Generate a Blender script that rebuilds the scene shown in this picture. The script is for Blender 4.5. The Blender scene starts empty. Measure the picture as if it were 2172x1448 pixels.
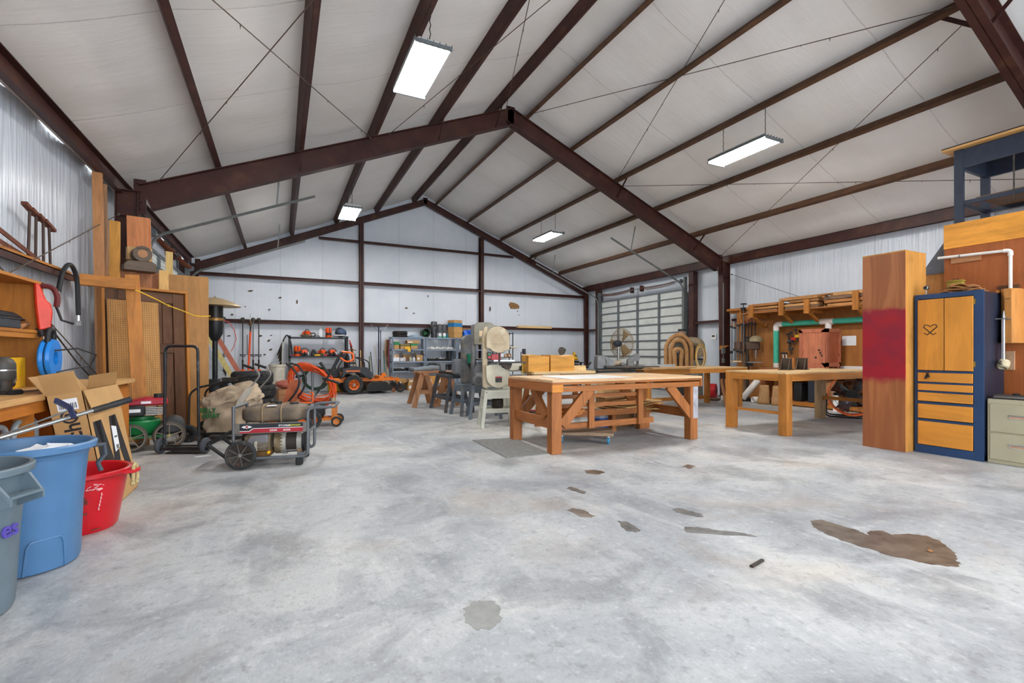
import bpy, math, random
from mathutils import Vector, Matrix
random.seed(7)
PI = math.pi
sc = bpy.context.scene
COL = sc.collection

# ------------------------------------------------------------------ camera
F_PX, YAW, HORIZON, EYE = 1002.0, 0.456, 748.0, 1.22
cam_d = bpy.data.cameras.new('camera')
cam = bpy.data.objects.new('camera', cam_d)
COL.objects.link(cam)
cam.location = (0, 0, EYE)
cam.rotation_euler = (PI / 2, 0, -YAW)
cam_d.sensor_width = 36.0
cam_d.lens = 36.0 * F_PX / 2172.0
cam_d.shift_y = (HORIZON - 724.0) / 2172.0
cam_d.clip_start = 0.05
sc.camera = cam

# ------------------------------------------------------------------ daylight and exposure
world = bpy.data.worlds.new('daylight')
sc.world = world
world.use_nodes = True
bg = world.node_tree.nodes['Background']
bg.inputs[0].default_value = (0.84, 0.92, 1.0, 1)
bg.inputs[1].default_value = 6.2
vs = sc.view_settings
vs.view_transform = 'Standard'
vs.look = 'None'
vs.gamma = 1.0
vs.use_curve_mapping = False
vs.exposure = 0.60
LAMP_W = 118.0
sc.cycles.max_bounces = 10
sc.cycles.diffuse_bounces = 6
sc.cycles.sample_clamp_indirect = 8.0

# ------------------------------------------------------------------ pixel -> place helpers
_s, _c = math.sin(YAW), math.cos(YAW)
def ray(x, y):
    dx = (x - 1086.0) / F_PX
    return Vector((_s + _c * dx, _c - _s * dx, -(y - HORIZON) / F_PX))
def onz(x, y, z=0.0):
    r = ray(x, y); return Vector((0, 0, EYE)) + r * ((z - EYE) / r.z)
def ony(x, y, Y):
    r = ray(x, y); return Vector((0, 0, EYE)) + r * (Y / r.y)
def onx(x, y, X):
    r = ray(x, y); return Vector((0, 0, EYE)) + r * (X / r.x)

# ------------------------------------------------------------------ mesh builder
class MB:
    def __init__(s): s.v = []; s.f = []; s.m = []; s.mi = 0
    def add(s, vs, fs, M=None):
        b = len(s.v)
        s.v += [tuple(M @ Vector(p)) if M else tuple(p) for p in vs]
        for f in fs: s.f.append([b + i for i in f]); s.m.append(s.mi)
        return s
    def mat(s, i): s.mi = i; return s
    def box(s, x0, x1, y0, y1, z0, z1, M=None):
        v = [(x0,y0,z0),(x1,y0,z0),(x1,y1,z0),(x0,y1,z0),(x0,y0,z1),(x1,y0,z1),(x1,y1,z1),(x0,y1,z1)]
        return s.add(v, [(0,3,2,1),(4,5,6,7),(0,1,5,4),(1,2,6,5),(2,3,7,6),(3,0,4,7)], M)
    def cbox(s, c, d, M=None):
        x, y, z = c; a, b, e = d[0]/2, d[1]/2, d[2]/2
        return s.box(x-a, x+a, y-b, y+b, z-e, z+e, M)
    def rot(s, c, d, rx=0, ry=0, rz=0):
        M = Matrix.Translation(Vector(c)) @ Matrix.Rotation(rz,4,'Z') @ Matrix.Rotation(ry,4,'Y') @ Matrix.Rotation(rx,4,'X')
        return s.cbox((0,0,0), d, M)
    def beam(s, p, q, w, h, up=(0,0,1)):
        p, q = Vector(p), Vector(q); d = q - p; L = d.length; d.normalize()
        u = Vector(up)
        if abs(d.dot(u)) > 0.99: u = Vector((0,1,0))
        sd = d.cross(u).normalized(); u = sd.cross(d).normalized()
        v = []
        for t in (p, q):
            for a, b in ((-1,-1),(1,-1),(1,1),(-1,1)): v.append(t + sd*(a*w/2) + u*(b*h/2))
        return s.add(v, [(0,1,2,3),(7,6,5,4),(0,4,5,1),(1,5,6,2),(2,6,7,3),(3,7,4,0)])
    def cyl(s, p, q, r, r2=None, n=12, cap=True):
        r2 = r if r2 is None else r2
        p, q = Vector(p), Vector(q); d = (q - p).normalized()
        a = d.orthogonal().normalized(); b = d.cross(a)
        v = [p + (a*math.cos(t) + b*math.sin(t))*r for t in [2*PI*i/n for i in range(n)]]
        v += [q + (a*math.cos(t) + b*math.sin(t))*r2 for t in [2*PI*i/n for i in range(n)]]
        f = [(i, (i+1)%n, n+(i+1)%n, n+i) for i in range(n)]
        if cap: f += [tuple(range(n))[::-1], tuple(range(n, 2*n))]
        return s.add(v, f)
    def tube(s, pts, r, n=8, closed=False, cap=True):
        pts = [Vector(p) for p in pts]; N = len(pts)
        rr = r if isinstance(r, (list, tuple)) else [r]*N
        v = []; a = None
        for i, p in enumerate(pts):
            if closed: d = pts[(i+1)%N] - pts[i-1]
            else: d = pts[min(i+1, N-1)] - pts[max(i-1, 0)]
            if d.length < 1e-9: d = Vector((0,0,1))
            d.normalize()
            a = d.orthogonal() if a is None else a - d*a.dot(d)
            if a.length < 1e-6: a = d.orthogonal()
            a.normalize(); b = d.cross(a)
            for k in range(n):
                t = 2*PI*k/n; v.append(p + (a*math.cos(t) + b*math.sin(t))*rr[i])
        f = []
        for i in range(N if closed else N-1):
            j = (i+1) % N
            for k in range(n): f.append((i*n+k, i*n+(k+1)%n, j*n+(k+1)%n, j*n+k))
        if cap and not closed: f += [tuple(range(n))[::-1], tuple(range((N-1)*n, N*n))]
        return s.add(v, f)
    def lathe(s, prof, n=24, M=None, a0=0.0, a1=2*PI):
        full = abs(a1-a0-2*PI) < 1e-6; k = n if full else n+1
        v = []
        for r, z in prof:
            for i in range(k):
                t = a0 + (a1-a0)*i/n; v.append((r*math.cos(t), r*math.sin(t), z))
        f = []
        for j in range(len(prof)-1):
            for i in range(n):
                i2 = (i+1) % k
                f.append((j*k+i, j*k+i2, (j+1)*k+i2, (j+1)*k+i))
        if full:
            if prof[0][0] > 1e-5: f.append(tuple(range(k))[::-1])
            if prof[-1][0] > 1e-5: f.append(tuple((len(prof)-1)*k+i for i in range(k)))
        return s.add(v, f, M)
    def lathe_open(s, prof, n=24, M=None):
        b = len(s.f); s.lathe(prof, n, M)
        keep = [i for i in range(b, len(s.f)) if len(s.f[i]) == 4]
        s.f = s.f[:b] + [s.f[i] for i in keep]; s.m = s.m[:b] + [s.m[i] for i in keep]
        return s
    def prism(s, poly, t, M=None):
        n = len(poly)
        v = [(x, y, 0) for x, y in poly] + [(x, y, t) for x, y in poly]
        f = [tuple(range(n))[::-1], tuple(range(n, 2*n))] + [(i, (i+1)%n, n+(i+1)%n, n+i) for i in range(n)]
        return s.add(v, f, M)
    def ball(s, c, r, n=12, m=8):
        rx, ry, rz = (r, r, r) if not isinstance(r, (tuple, list)) else r
        M = Matrix.Translation(Vector(c)) @ Matrix.Diagonal((rx, ry, rz, 1))
        return s.lathe([(math.sin(PI*i/m) if 0 < i < m else 0.0, -math.cos(PI*i/m)) for i in range(m+1)], n, M)
    def torus(s, c, R, r, n=24, m=8, M=None):
        pts = [(R*math.cos(2*PI*i/n), R*math.sin(2*PI*i/n), 0) for i in range(n)]
        T = Matrix.Translation(Vector(c)) @ (M or Matrix.Identity(4))
        return s.tube([T @ Vector(p) for p in pts], r, m, closed=True)
    def grid(s, fn, nu, nv):
        v = [fn(i/nu, j/nv) for j in range(nv+1) for i in range(nu+1)]
        return s.add(v, [(j*(nu+1)+i, j*(nu+1)+i+1, (j+1)*(nu+1)+i+1, (j+1)*(nu+1)+i) for j in range(nv) for i in range(nu)])
    def build(s, name, mats, parent=None, bevel=0.0, smooth=True, label=None, solid=0.0, sub=0):
        me = bpy.data.meshes.new(name)
        me.from_pydata(s.v, [], s.f); me.validate()
        mats = mats if isinstance(mats, (list, tuple)) else [mats]
        for m in mats: me.materials.append(m)
        if len(mats) > 1 and len(me.polygons) == len(s.m): me.polygons.foreach_set('material_index', s.m)
        if smooth:
            me.polygons.foreach_set('use_smooth', [True]*len(me.polygons))
            me.set_sharp_from_angle(angle=math.radians(38))
        me.update()
        o = bpy.data.objects.new(name, me); COL.objects.link(o)
        if parent: o.parent = parent
        if solid:
            q = o.modifiers.new('solid', 'SOLIDIFY'); q.thickness = solid; q.offset = 0
        if bevel:
            q = o.modifiers.new('bevel', 'BEVEL'); q.width = bevel; q.segments = 1; q.limit_method = 'ANGLE'
        if sub:
            q = o.modifiers.new('sub', 'SUBSURF'); q.levels = sub; q.render_levels = sub
        if label: o['label'] = label
        return o

def RX(a): return Matrix.Rotation(a, 4, 'X')
def RY(a): return Matrix.Rotation(a, 4, 'Y')
def RZ(a): return Matrix.Rotation(a, 4, 'Z')
def T(x, y, z): return Matrix.Translation(Vector((x, y, z)))
def arc(c, r, a0, a1, n, plane='xz'):
    out = []
    for i in range(n+1):
        t = a0 + (a1-a0)*i/n; u, w = r*math.cos(t), r*math.sin(t)
        out.append((c[0]+u, c[1], c[2]+w) if plane == 'xz' else (c[0], c[1]+u, c[2]+w) if plane == 'yz' else (c[0]+u, c[1]+w, c[2]))
    return out
def fillet(pts, r, n=4):
    pts = [Vector(p) for p in pts]; out = [pts[0]]
    for a, b, c in zip(pts, pts[1:], pts[2:]):
        u, w = (a-b), (c-b); k = min(r, u.length/2.05, w.length/2.05)
        p, q = b + u.normalized()*k, b + w.normalized()*k
        for i in range(n+1):
            t = i/n; out.append(p*(1-t)**2 + b*2*t*(1-t) + q*t*t)
    return out + [pts[-1]]

def thing(name, label, cat, loc=(0,0,0), rz=0.0, group=None):
    o = bpy.data.objects.new(name, None); COL.objects.link(o); o.empty_display_size = 0.05
    o.location = loc; o.rotation_euler = (0, 0, rz)
    o['label'] = label; o['category'] = cat
    if group: o['group'] = group
    return o
def tag(o, label, cat, loc=None, rz=None, group=None):
    o['label'] = label; o['category'] = cat
    if group: o['group'] = group
    if loc is not None: o.location = loc
    if rz is not None: o.rotation_euler = (0, 0, rz)
    return o
def struct(o):
    o['kind'] = 'structure'; return o
def copy_tree(o, parent=None):
    c = o.copy(); COL.objects.link(c)
    if parent: c.parent = parent
    for ch in list(o.children): copy_tree(ch, c)
    return c

# ------------------------------------------------------------------ materials
MATS = {}
def _base(name):
    m = bpy.data.materials.new(name); m.use_nodes = True
    nt = m.node_tree; b = nt.nodes['Principled BSDF']
    return m, nt, b
def lk(nt, a, b): nt.links.new(a, b)
def srgb(r, g, b):
    f = lambda u: (u/255/12.92) if u/255 <= 0.04045 else ((u/255+0.055)/1.055)**2.4
    return (f(r), f(g), f(b), 1)
def ramp(nt, fac, stops):
    r = nt.nodes.new('ShaderNodeValToRGB'); e = r.color_ramp.elements
    while len(e) > len(stops): e.remove(e[-1])
    while len(e) < len(stops): e.new(0.5)
    for k, (p, c) in enumerate(stops): e[k].position = p; e[k].color = c
    lk(nt, fac, r.inputs[0]); return r.outputs[0]
def noise(nt, vec, scale, detail=4, rough=0.55, dist=0.0):
    n = nt.nodes.new('ShaderNodeTexNoise'); n.inputs['Scale'].default_value = scale
    n.inputs['Detail'].default_value = detail; n.inputs['Roughness'].default_value = rough
    n.inputs['Distortion'].default_value = dist
    if vec is not None: lk(nt, vec, n.inputs['Vector'])
    return n.outputs[0]
def coords(nt, scale=(1,1,1), rnd=True):
    tc = nt.nodes.new('ShaderNodeTexCoord'); mp = nt.nodes.new('ShaderNodeMapping')
    mp.inputs['Scale'].default_value = scale; lk(nt, tc.outputs['Object'], mp.inputs['Vector'])
    if rnd:
        oi = nt.nodes.new('ShaderNodeObjectInfo'); k = nt.nodes.new('ShaderNodeMath'); k.operation = 'MULTIPLY'
        k.inputs[1].default_value = 37.0; lk(nt, oi.outputs['Random'], k.inputs[0])
        lk(nt, k.outputs[0], mp.inputs['Location'])
    return mp.outputs[0]
def bump(nt, b, h, strength, dist=0.01):
    n = nt.nodes.new('ShaderNodeBump'); n.inputs['Strength'].default_value = strength
    n.inputs['Distance'].default_value = dist; lk(nt, h, n.inputs['Height']); lk(nt, n.outputs[0], b.inputs['Normal'])
def mix(nt, fac, a, b, mode='MIX'):
    n = nt.nodes.new('ShaderNodeMix'); n.data_type = 'RGBA'; n.blend_type = mode
    for k, v in ((0, fac), (6, a), (7, b)):
        if isinstance(v, (int, float, tuple)): n.inputs[k].default_value = v
        else: lk(nt, v, n.inputs[k])
    return n.outputs[2]
def plain(name, rgb, rough=0.5, metal=0.0, var=0.12, scale=9.0, dirt=None, dirt_amt=0.5, bmp=0.0, spec=0.4):
    """paint / plastic / metal / rubber with mottling and optional dirt in patches"""
    if name in MATS: return MATS[name]
    m, nt, b = _base(name); c = srgb(*rgb)
    v = coords(nt); n = noise(nt, v, scale, 5)
    lo = tuple(max(0, x*(1-2*var)) for x in c[:3]) + (1,); hi = tuple(min(1, x*(1+var)) for x in c[:3]) + (1,)
    col = ramp(nt, n, [(0.3, lo), (0.7, hi)])
    if dirt:
        d = noise(nt, v, scale*0.6, 6, 0.65)
        k = ramp(nt, d, [(0.62-0.3*dirt_amt, (0,0,0,1)), (0.82-0.2*dirt_amt, (1,1,1,1))])
        col = mix(nt, k, col, srgb(*dirt))
    lk(nt, col, b.inputs['Base Color'])
    b.inputs['Roughness'].default_value = rough; b.inputs['Metallic'].default_value = metal
    b.inputs['Specular IOR Level'].default_value = spec
    if bmp: bump(nt, b, noise(nt, v, scale*4, 3), bmp, 0.004)
    MATS[name] = m; return m
def wood(name, rgb, axis='x', dark=0.55, scale=1.0, rough=0.55, knots=0.25, light=1.15, ring=7.0):
    """sawn wood, grain along the given object axis"""
    key = name + '_' + axis
    if key in MATS: return MATS[key]
    m, nt, b = _base(key); c = srgb(*rgb)
    st = {'x': (0.09, 1, 1), 'y': (1, 0.09, 1), 'z': (1, 1, 0.09)}[axis]
    v = coords(nt, tuple(k*scale for k in st))
    w = noise(nt, v, ring, 3, 0.5, 1.6)
    g = noise(nt, v, 60.0, 3, 0.6)
    dk = tuple(x*dark for x in c[:3]) + (1,); lt = tuple(min(1, x*light) for x in c[:3]) + (1,)
    col = ramp(nt, w, [(0.3, dk), (0.46, c), (0.54, lt), (0.62, c), (0.75, dk)])
    col = mix(nt, 0.22, col, ramp(nt, g, [(0.35, dk), (0.6, lt)]))
    st2 = tuple(0.35*scale if k < 1 else 1.0*scale for k in st)
    if knots:
        kv = coords(nt, st2); d = noise(nt, kv, 5.0, 2, 0.4)
        k = ramp(nt, d, [(0.70, (0,0,0,1)), (0.78, (knots,)*3+(1,))])
        col = mix(nt, k, col, tuple(x*0.25 for x in c[:3]) + (1,))
    wv = coords(nt, tuple(0.5*scale if k < 1 else 1.0*scale for k in st)); wn = noise(nt, wv, 3.2, 7, 0.68, 0.6)
    col = mix(nt, ramp(nt, wn, [(0.33, (0.42,)*3+(1,)), (0.5, (0,0,0,1))]), col, tuple(x*0.5 for x in c[:3]) + (1,))
    col = mix(nt, ramp(nt, wn, [(0.56, (0,0,0,1)), (0.72, (0.3,)*3+(1,))]), col, tuple(min(1, x*1.25+0.02) for x in c[:3]) + (1,))
    lk(nt, col, b.inputs['Base Color']); b.inputs['Roughness'].default_value = rough
    b.inputs['Specular IOR Level'].default_value = 0.3
    bump(nt, b, g, 0.2, 0.003)
    MATS[key] = m; return m
def emit(name, rgb, power):
    if name in MATS: return MATS[name]
    m, nt, b = _base(name); b.inputs['Base Color'].default_value = (*rgb, 1)
    b.inputs['Emission Color'].default_value = (*rgb, 1); b.inputs['Emission Strength'].default_value = power
    MATS[name] = m; return m
def text(name, body, size, mat, parent, M, ext=0.0006, align='LEFT', stretch=1.0, label=None, bold=0.0):
    cu = bpy.data.curves.new(name, 'FONT'); cu.body = body; cu.size = size; cu.extrude = ext; cu.align_x = align
    cu.offset = bold
    t = bpy.data.objects.new(name + '_curve', cu); COL.objects.link(t)
    dg = bpy.context.evaluated_depsgraph_get(); dg.update()
    me = bpy.data.meshes.new_from_object(t.evaluated_get(dg))
    bpy.data.objects.remove(t, do_unlink=True); bpy.data.curves.remove(cu)
    me.materials.clear(); me.materials.append(mat); me.name = name
    o = bpy.data.objects.new(name, me); COL.objects.link(o)
    me.transform(M @ Matrix.Diagonal((stretch, 1, 1, 1)))
    if parent: o.parent = parent
    if label: o['label'] = label
    return o
# ================================================================== THE BUILDING
XL, XR, XM, YB, YF0 = -2.27, 11.32, 4.526, 16.08, -4.3
FRAMES = [9.29, 2.52, -4.2]
SL = 0.412
def raf(x): return 6.55 - SL*abs(x - XM)       # underside of the purlins = top of the rafters
def roofz(x): return raf(x) + 0.205

def m_steel():
    m, nt, b = _base('red_oxide_steel'); v = coords(nt, (1,1,1), False)
    n = noise(nt, v, 3.0, 6, 0.6); n2 = noise(nt, v, 30, 4, 0.6)
    c = ramp(nt, n, [(0.3, srgb(52,27,24)), (0.55, srgb(68,37,31)), (0.75, srgb(88,56,40))])
    c = mix(nt, ramp(nt, n2, [(0.66, (0,0,0,1)), (0.74, (0.5,0.5,0.5,1))]), c, srgb(112,86,68))
    lk(nt, c, b.inputs['Base Color']); b.inputs['Roughness'].default_value = 0.5
    b.inputs['Specular IOR Level'].default_value = 0.35
    return m
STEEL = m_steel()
STEEL_LIT = plain('lamplit_brown_steel', (92,62,42), 0.5, 0.0, var=0.2, scale=5, dirt=(62,34,28), dirt_amt=0.3)  # lighter copy for right-slope purlins: lamp light on their webs put into the colour

def m_insul(name, seam_axis, seam_step, base, warm, gloss, ribs, bs=0.5):
    """white vinyl faced insulation: faint seams, wrinkles, smudges"""
    m, nt, b = _base(name); v = coords(nt, (1,1,1), False)
    sep = nt.nodes.new('ShaderNodeSeparateXYZ'); lk(nt, v, sep.inputs[0])
    n = noise(nt, v, 0.7, 5, 0.6); n2 = noise(nt, v, 11, 5, 0.7)
    col = ramp(nt, n, [(0.3, base), (0.7, warm)])
    st = {'x': (5, 5, 0.28), 'y': (5, 5, 0.28), 'r': (0.5, 3.0, 0.5)}[ribs]
    v2 = coords(nt, st, False); wr = noise(nt, v2, 2.6, 4, 0.6, 0.4)
    sp = ramp(nt, n2, [(0.70, (0,0,0,1)), (0.80, (0.45,)*3+(1,))])
    col = mix(nt, sp, col, srgb(150,138,124))
    d = nt.nodes.new('ShaderNodeMath'); d.operation = 'PINGPONG'; d.inputs[1].default_value = seam_step/2
    lk(nt, sep.outputs['XYZ'.index(seam_axis.upper())], d.inputs[0])
    wob = nt.nodes.new('ShaderNodeMath'); wob.operation = 'MULTIPLY_ADD'; wob.inputs[1].default_value = 0.02
    lk(nt, n2, wob.inputs[0]); lk(nt, d.outputs[0], wob.inputs[2])
    ln = ramp(nt, wob.outputs[0], [(0.010, (0,0,0,1)), (0.022, (1,1,1,1))])
    col = mix(nt, ramp(nt, ln, [(0, (0.35,)*3+(1,)), (1, (0,0,0,1))]), col, srgb(120,114,108))
    lk(nt, col, b.inputs['Base Color']); b.inputs['Roughness'].default_value = gloss
    b.inputs['Specular IOR Level'].default_value = 0.5
    h = mix(nt, 0.25, wr, ln)
    bump(nt, b, h, bs, 0.06)
    return m
M_CEIL = m_insul('ceiling_insulation', 'y', 1.83, srgb(226,221,216), srgb(238,234,230), 0.45, 'r', 0.22)
M_WBACK = m_insul('back_wall_insulation', 'x', 1.22, srgb(206,211,220), srgb(224,228,234), 0.45, 'x', 0.16)
M_WSIDE = m_insul('side_wall_insulation', 'y', 1.9, srgb(204,212,222), srgb(222,228,236), 0.25, 'y')

def m_floor():
    m, nt, b = _base('worn_concrete'); v = coords(nt, (1,1,1), False)
    a = noise(nt, v, 0.45, 7, 0.62, 0.6); c2 = noise(nt, v, 1.7, 8, 0.68, 0.8); c3 = noise(nt, v, 14, 8, 0.7)
    v4 = coords(nt, (3.0, 0.8, 1), False); st = noise(nt, v4, 1.3, 6, 0.6, 1.2)
    col = ramp(nt, a, [(0.34, srgb(138,143,149)), (0.5, srgb(171,174,176)), (0.64, srgb(198,197,193))])
    col = mix(nt, ramp(nt, c2, [(0.36, (0.65,)*3+(1,)), (0.53, (0,0,0,1))]), col, srgb(118,121,125))
    col = mix(nt, ramp(nt, st, [(0.55, (0,0,0,1)), (0.75, (0.4,)*3+(1,))]), col, srgb(214,214,212))
    col = mix(nt, ramp(nt, c3, [(0.3, (0.55,)*3+(1,)), (0.46, (0,0,0,1))]), col, srgb(104,104,104))
    col = mix(nt, ramp(nt, c3, [(0.57, (0,0,0,1)), (0.72, (0.45,)*3+(1,))]), col, srgb(222,224,226))
    c5 = noise(nt, coords(nt, (1.6, 0.8, 1), False), 42, 6, 0.75, 0.3)
    col = mix(nt, ramp(nt, c5, [(0.36, (0.3,)*3+(1,)), (0.47, (0,0,0,1))]), col, srgb(112,113,114))
    col = mix(nt, ramp(nt, c5, [(0.57, (0,0,0,1)), (0.68, (0.3,)*3+(1,))]), col, srgb(226,228,230))
    br = noise(nt, v, 0.9, 5, 0.6, 0.5)
    col = mix(nt, ramp(nt, br, [(0.54, (0,0,0,1)), (0.72, (0.4,)*3+(1,))]), col, srgb(166,142,116))
    lk(nt, col, b.inputs['Base Color'])
    lk(nt, ramp(nt, c2, [(0.3, (0.36,)*3+(1,)), (0.7, (0.62,)*3+(1,))]), b.inputs['Roughness'])
    b.inputs['Specular IOR Level'].default_value = 0.45
    bump(nt, b, c3, 0.12, 0.004)
    return m
floor = struct(MB().box(XL-0.3, XR+0.3, YF0-3, YB+0.4, -0.15, 0).build('floor', m_floor(), smooth=False))
floor['label'] = 'worn grey concrete slab'

def stain(pts, mat, label):
    g = [onz(*p) for p in pts]; out = []
    n = len(g)
    for i in range(n):
        a, b = g[i], g[(i+1) % n]
        for k in range(5):
            p = a.lerp(b, k/5); j = 0.012*(1 if k else 0.4)
            out.append((p.x + random.uniform(-j, j), p.y + random.uniform(-j, j)))
    o = MB().prism(out, 0.0012, T(0, 0, 0.0004)).build('floor_stain', mat, floor, smooth=False); o['label'] = label
WET = plain('damp_brown_stain', (108,97,87), 0.3, var=0.3, scale=9, spec=0.5)
GREASE = plain('dark_grey_stain', (108,106,104), 0.35, var=0.25, scale=14)
FAINT = plain('faint_grey_stain', (146,146,143), 0.5, var=0.12, scale=14)
stain([(1718,1104),(1742,1101),(1775,1112),(1812,1122),(1842,1135),(1842,1126),(1870,1125),(1895,1135),(1925,1131),(1965,1136),(1995,1148),(2018,1166),(2030,1180),(2026,1186),(2038,1196),(2028,1202),(1985,1198),(1940,1190),(1880,1176),(1830,1160),(1785,1146),(1745,1128),(1726,1118)], WET, 'wide damp brown stain')
stain([(1203,1082),(1215,1077),(1240,1082),(1262,1094),(1255,1098),(1232,1096)], WET, 'small brown stain')
stain([(1200,1036),(1212,1032),(1244,1043),(1238,1047)], GREASE, 'dark grey patch')
stain([(1427,1079),(1440,1077),(1490,1090),(1492,1096),(1470,1094),(1432,1086)], GREASE, 'dark skid patch')
stain([(1452,1118),(1480,1117),(1520,1124),(1582,1131),(1610,1137),(1560,1136),(1455,1129)], GREASE, 'long grey skid patch')
stain([(1310,1105),(1330,1106),(1358,1124),(1350,1129),(1325,1124)], GREASE, 'small grey smear')
stain([(982,1290),(1005,1275),(1040,1273),(1062,1285),(1065,1310),(1045,1332),(1010,1336),(985,1320)], FAINT, 'round faint grey stain')
stain([(1238,998),(1262,996),(1284,1001),(1270,1006),(1246,1004)], WET, 'small damp spot')
stain([(1448,988),(1462,985),(1476,989),(1462,994)], WET, 'rusty brown spot')

# ---- walls
def wall_grid(fn, nu, nv): return MB().grid(fn, nu, nv)
wl = struct(wall_grid(lambda u, v: (XL - 0.20 + 0.012*math.sin(u*90)*math.sin(v*5), YF0 + (YB + 0.2 - YF0)*u, 0 + 3.95*v), 180, 6).build('wall_left', M_WSIDE))
wr = struct(wall_grid(lambda u, v: (XR + 0.20 - 0.012*math.sin(u*95)*math.sin(v*5), YF0 + (YB + 0.2 - YF0)*(1-u), 0 + 3.95*v), 180, 6).build('wall_right', M_WSIDE))
def back_fn(u, v):
    x = XL - 0.2 + (XR - XL + 0.4)*u
    return (x, YB + 0.20 + 0.008*math.sin(x*5.1)*math.sin(v*9), v*(roofz(x)+0.03))
wb = struct(wall_grid(back_fn, 90, 10).build('wall_back', M_WBACK))
# front gable with an open drive-in door behind the viewer
f = MB()
DO0, DO1, DOZ = -0.4, 9.6, 3.5
for x0, x1, z0 in ((XL-0.2, DO0, 0), (DO1, XR+0.2, 0)):
    f.add([(x0, YF0, z0), (x1, YF0, z0), (x1, YF0, roofz(x1)), (x0, YF0, roofz(x0))], [(0,1,2,3)])
f.add([(DO0, YF0, DOZ), (DO1, YF0, DOZ), (DO1, YF0, roofz(DO1)), (XM, YF0, roofz(XM)), (DO0, YF0, roofz(DO0))], [(0,1,2,3,4)])
struct(f.build('wall_front', M_WBACK, smooth=False))

# ---- ceiling: two sagging slopes of insulation
PUR_L = [-0.95, 0.31, 1.60, 2.87, 4.13]
PUR_R = [4.92, 6.10, 7.39, 8.67, 9.97]
knots_x = sorted([XL-0.2] + PUR_L + [XM] + PUR_R + [XR+0.2])
def sag(x, y):
    for a, b in zip(knots_x, knots_x[1:]):
        if a <= x <= b and b - a > 0.9:
            t = (x-a)/(b-a)
            return -0.055*math.sin(PI*t)*(0.75 + 0.25*math.sin(y*1.7 + a)) - 0.008*math.sin(y*7 + a*3)*math.sin(PI*t)
    return 0
ce = MB().grid(lambda u, v: ((lambda x, y: (x, y, roofz(x) + sag(x, y)))(XL-0.2 + (XR-XL+0.4)*u, YF0 + (YB+0.25-YF0)*v)), 132, 110)
ceil = struct(ce.build('ceiling', M_CEIL)); ceil['label'] = 'white vinyl faced roof insulation'

# ---- purlins: C sections standing square to the slope, lapped at every frame
for X in PUR_L + PUR_R:
    sg = 1 if X < XM else -1
    z = raf(X); al = math.atan(SL)*sg
    M = T(X, 0, z) @ RY(-al)
    o = MB().box(-0.004, 0.004, YF0, YB+0.1, 0, 0.20, M).box(-0.004, 0.075*sg, YF0, YB+0.1, 0, 0.006, M) if sg > 0 else \
        MB().box(-0.004, 0.004, YF0, YB+0.1, 0, 0.20, M).box(-0.075, 0.004, YF0, YB+0.1, 0, 0.006, M)
    if sg > 0: o.box(-0.075, 0.004, YF0, YB+0.1, 0.194, 0.20, M).box(0.069, 0.075, YF0, YB+0.1, 0, 0.022, M)
    else: o.box(-0.004, 0.075, YF0, YB+0.1, 0.194, 0.20, M).box(-0.075, -0.069, YF0, YB+0.1, 0, 0.022, M)
    for Yf in FRAMES[:2]:
        for k in (-0.55, -0.45, -0.2, -0.1, 0.1, 0.2, 0.45, 0.55):
            for zz in (0.05, 0.14):
                o.cyl(tuple(M @ Vector((0.003*-sg - 0.006*sg, Yf+k, zz))), tuple(M @ Vector((-0.010*sg, Yf+k, zz))), 0.009, n=6)
    o.build('purlin', STEEL if sg > 0 else STEEL_LIT, ceil)

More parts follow.
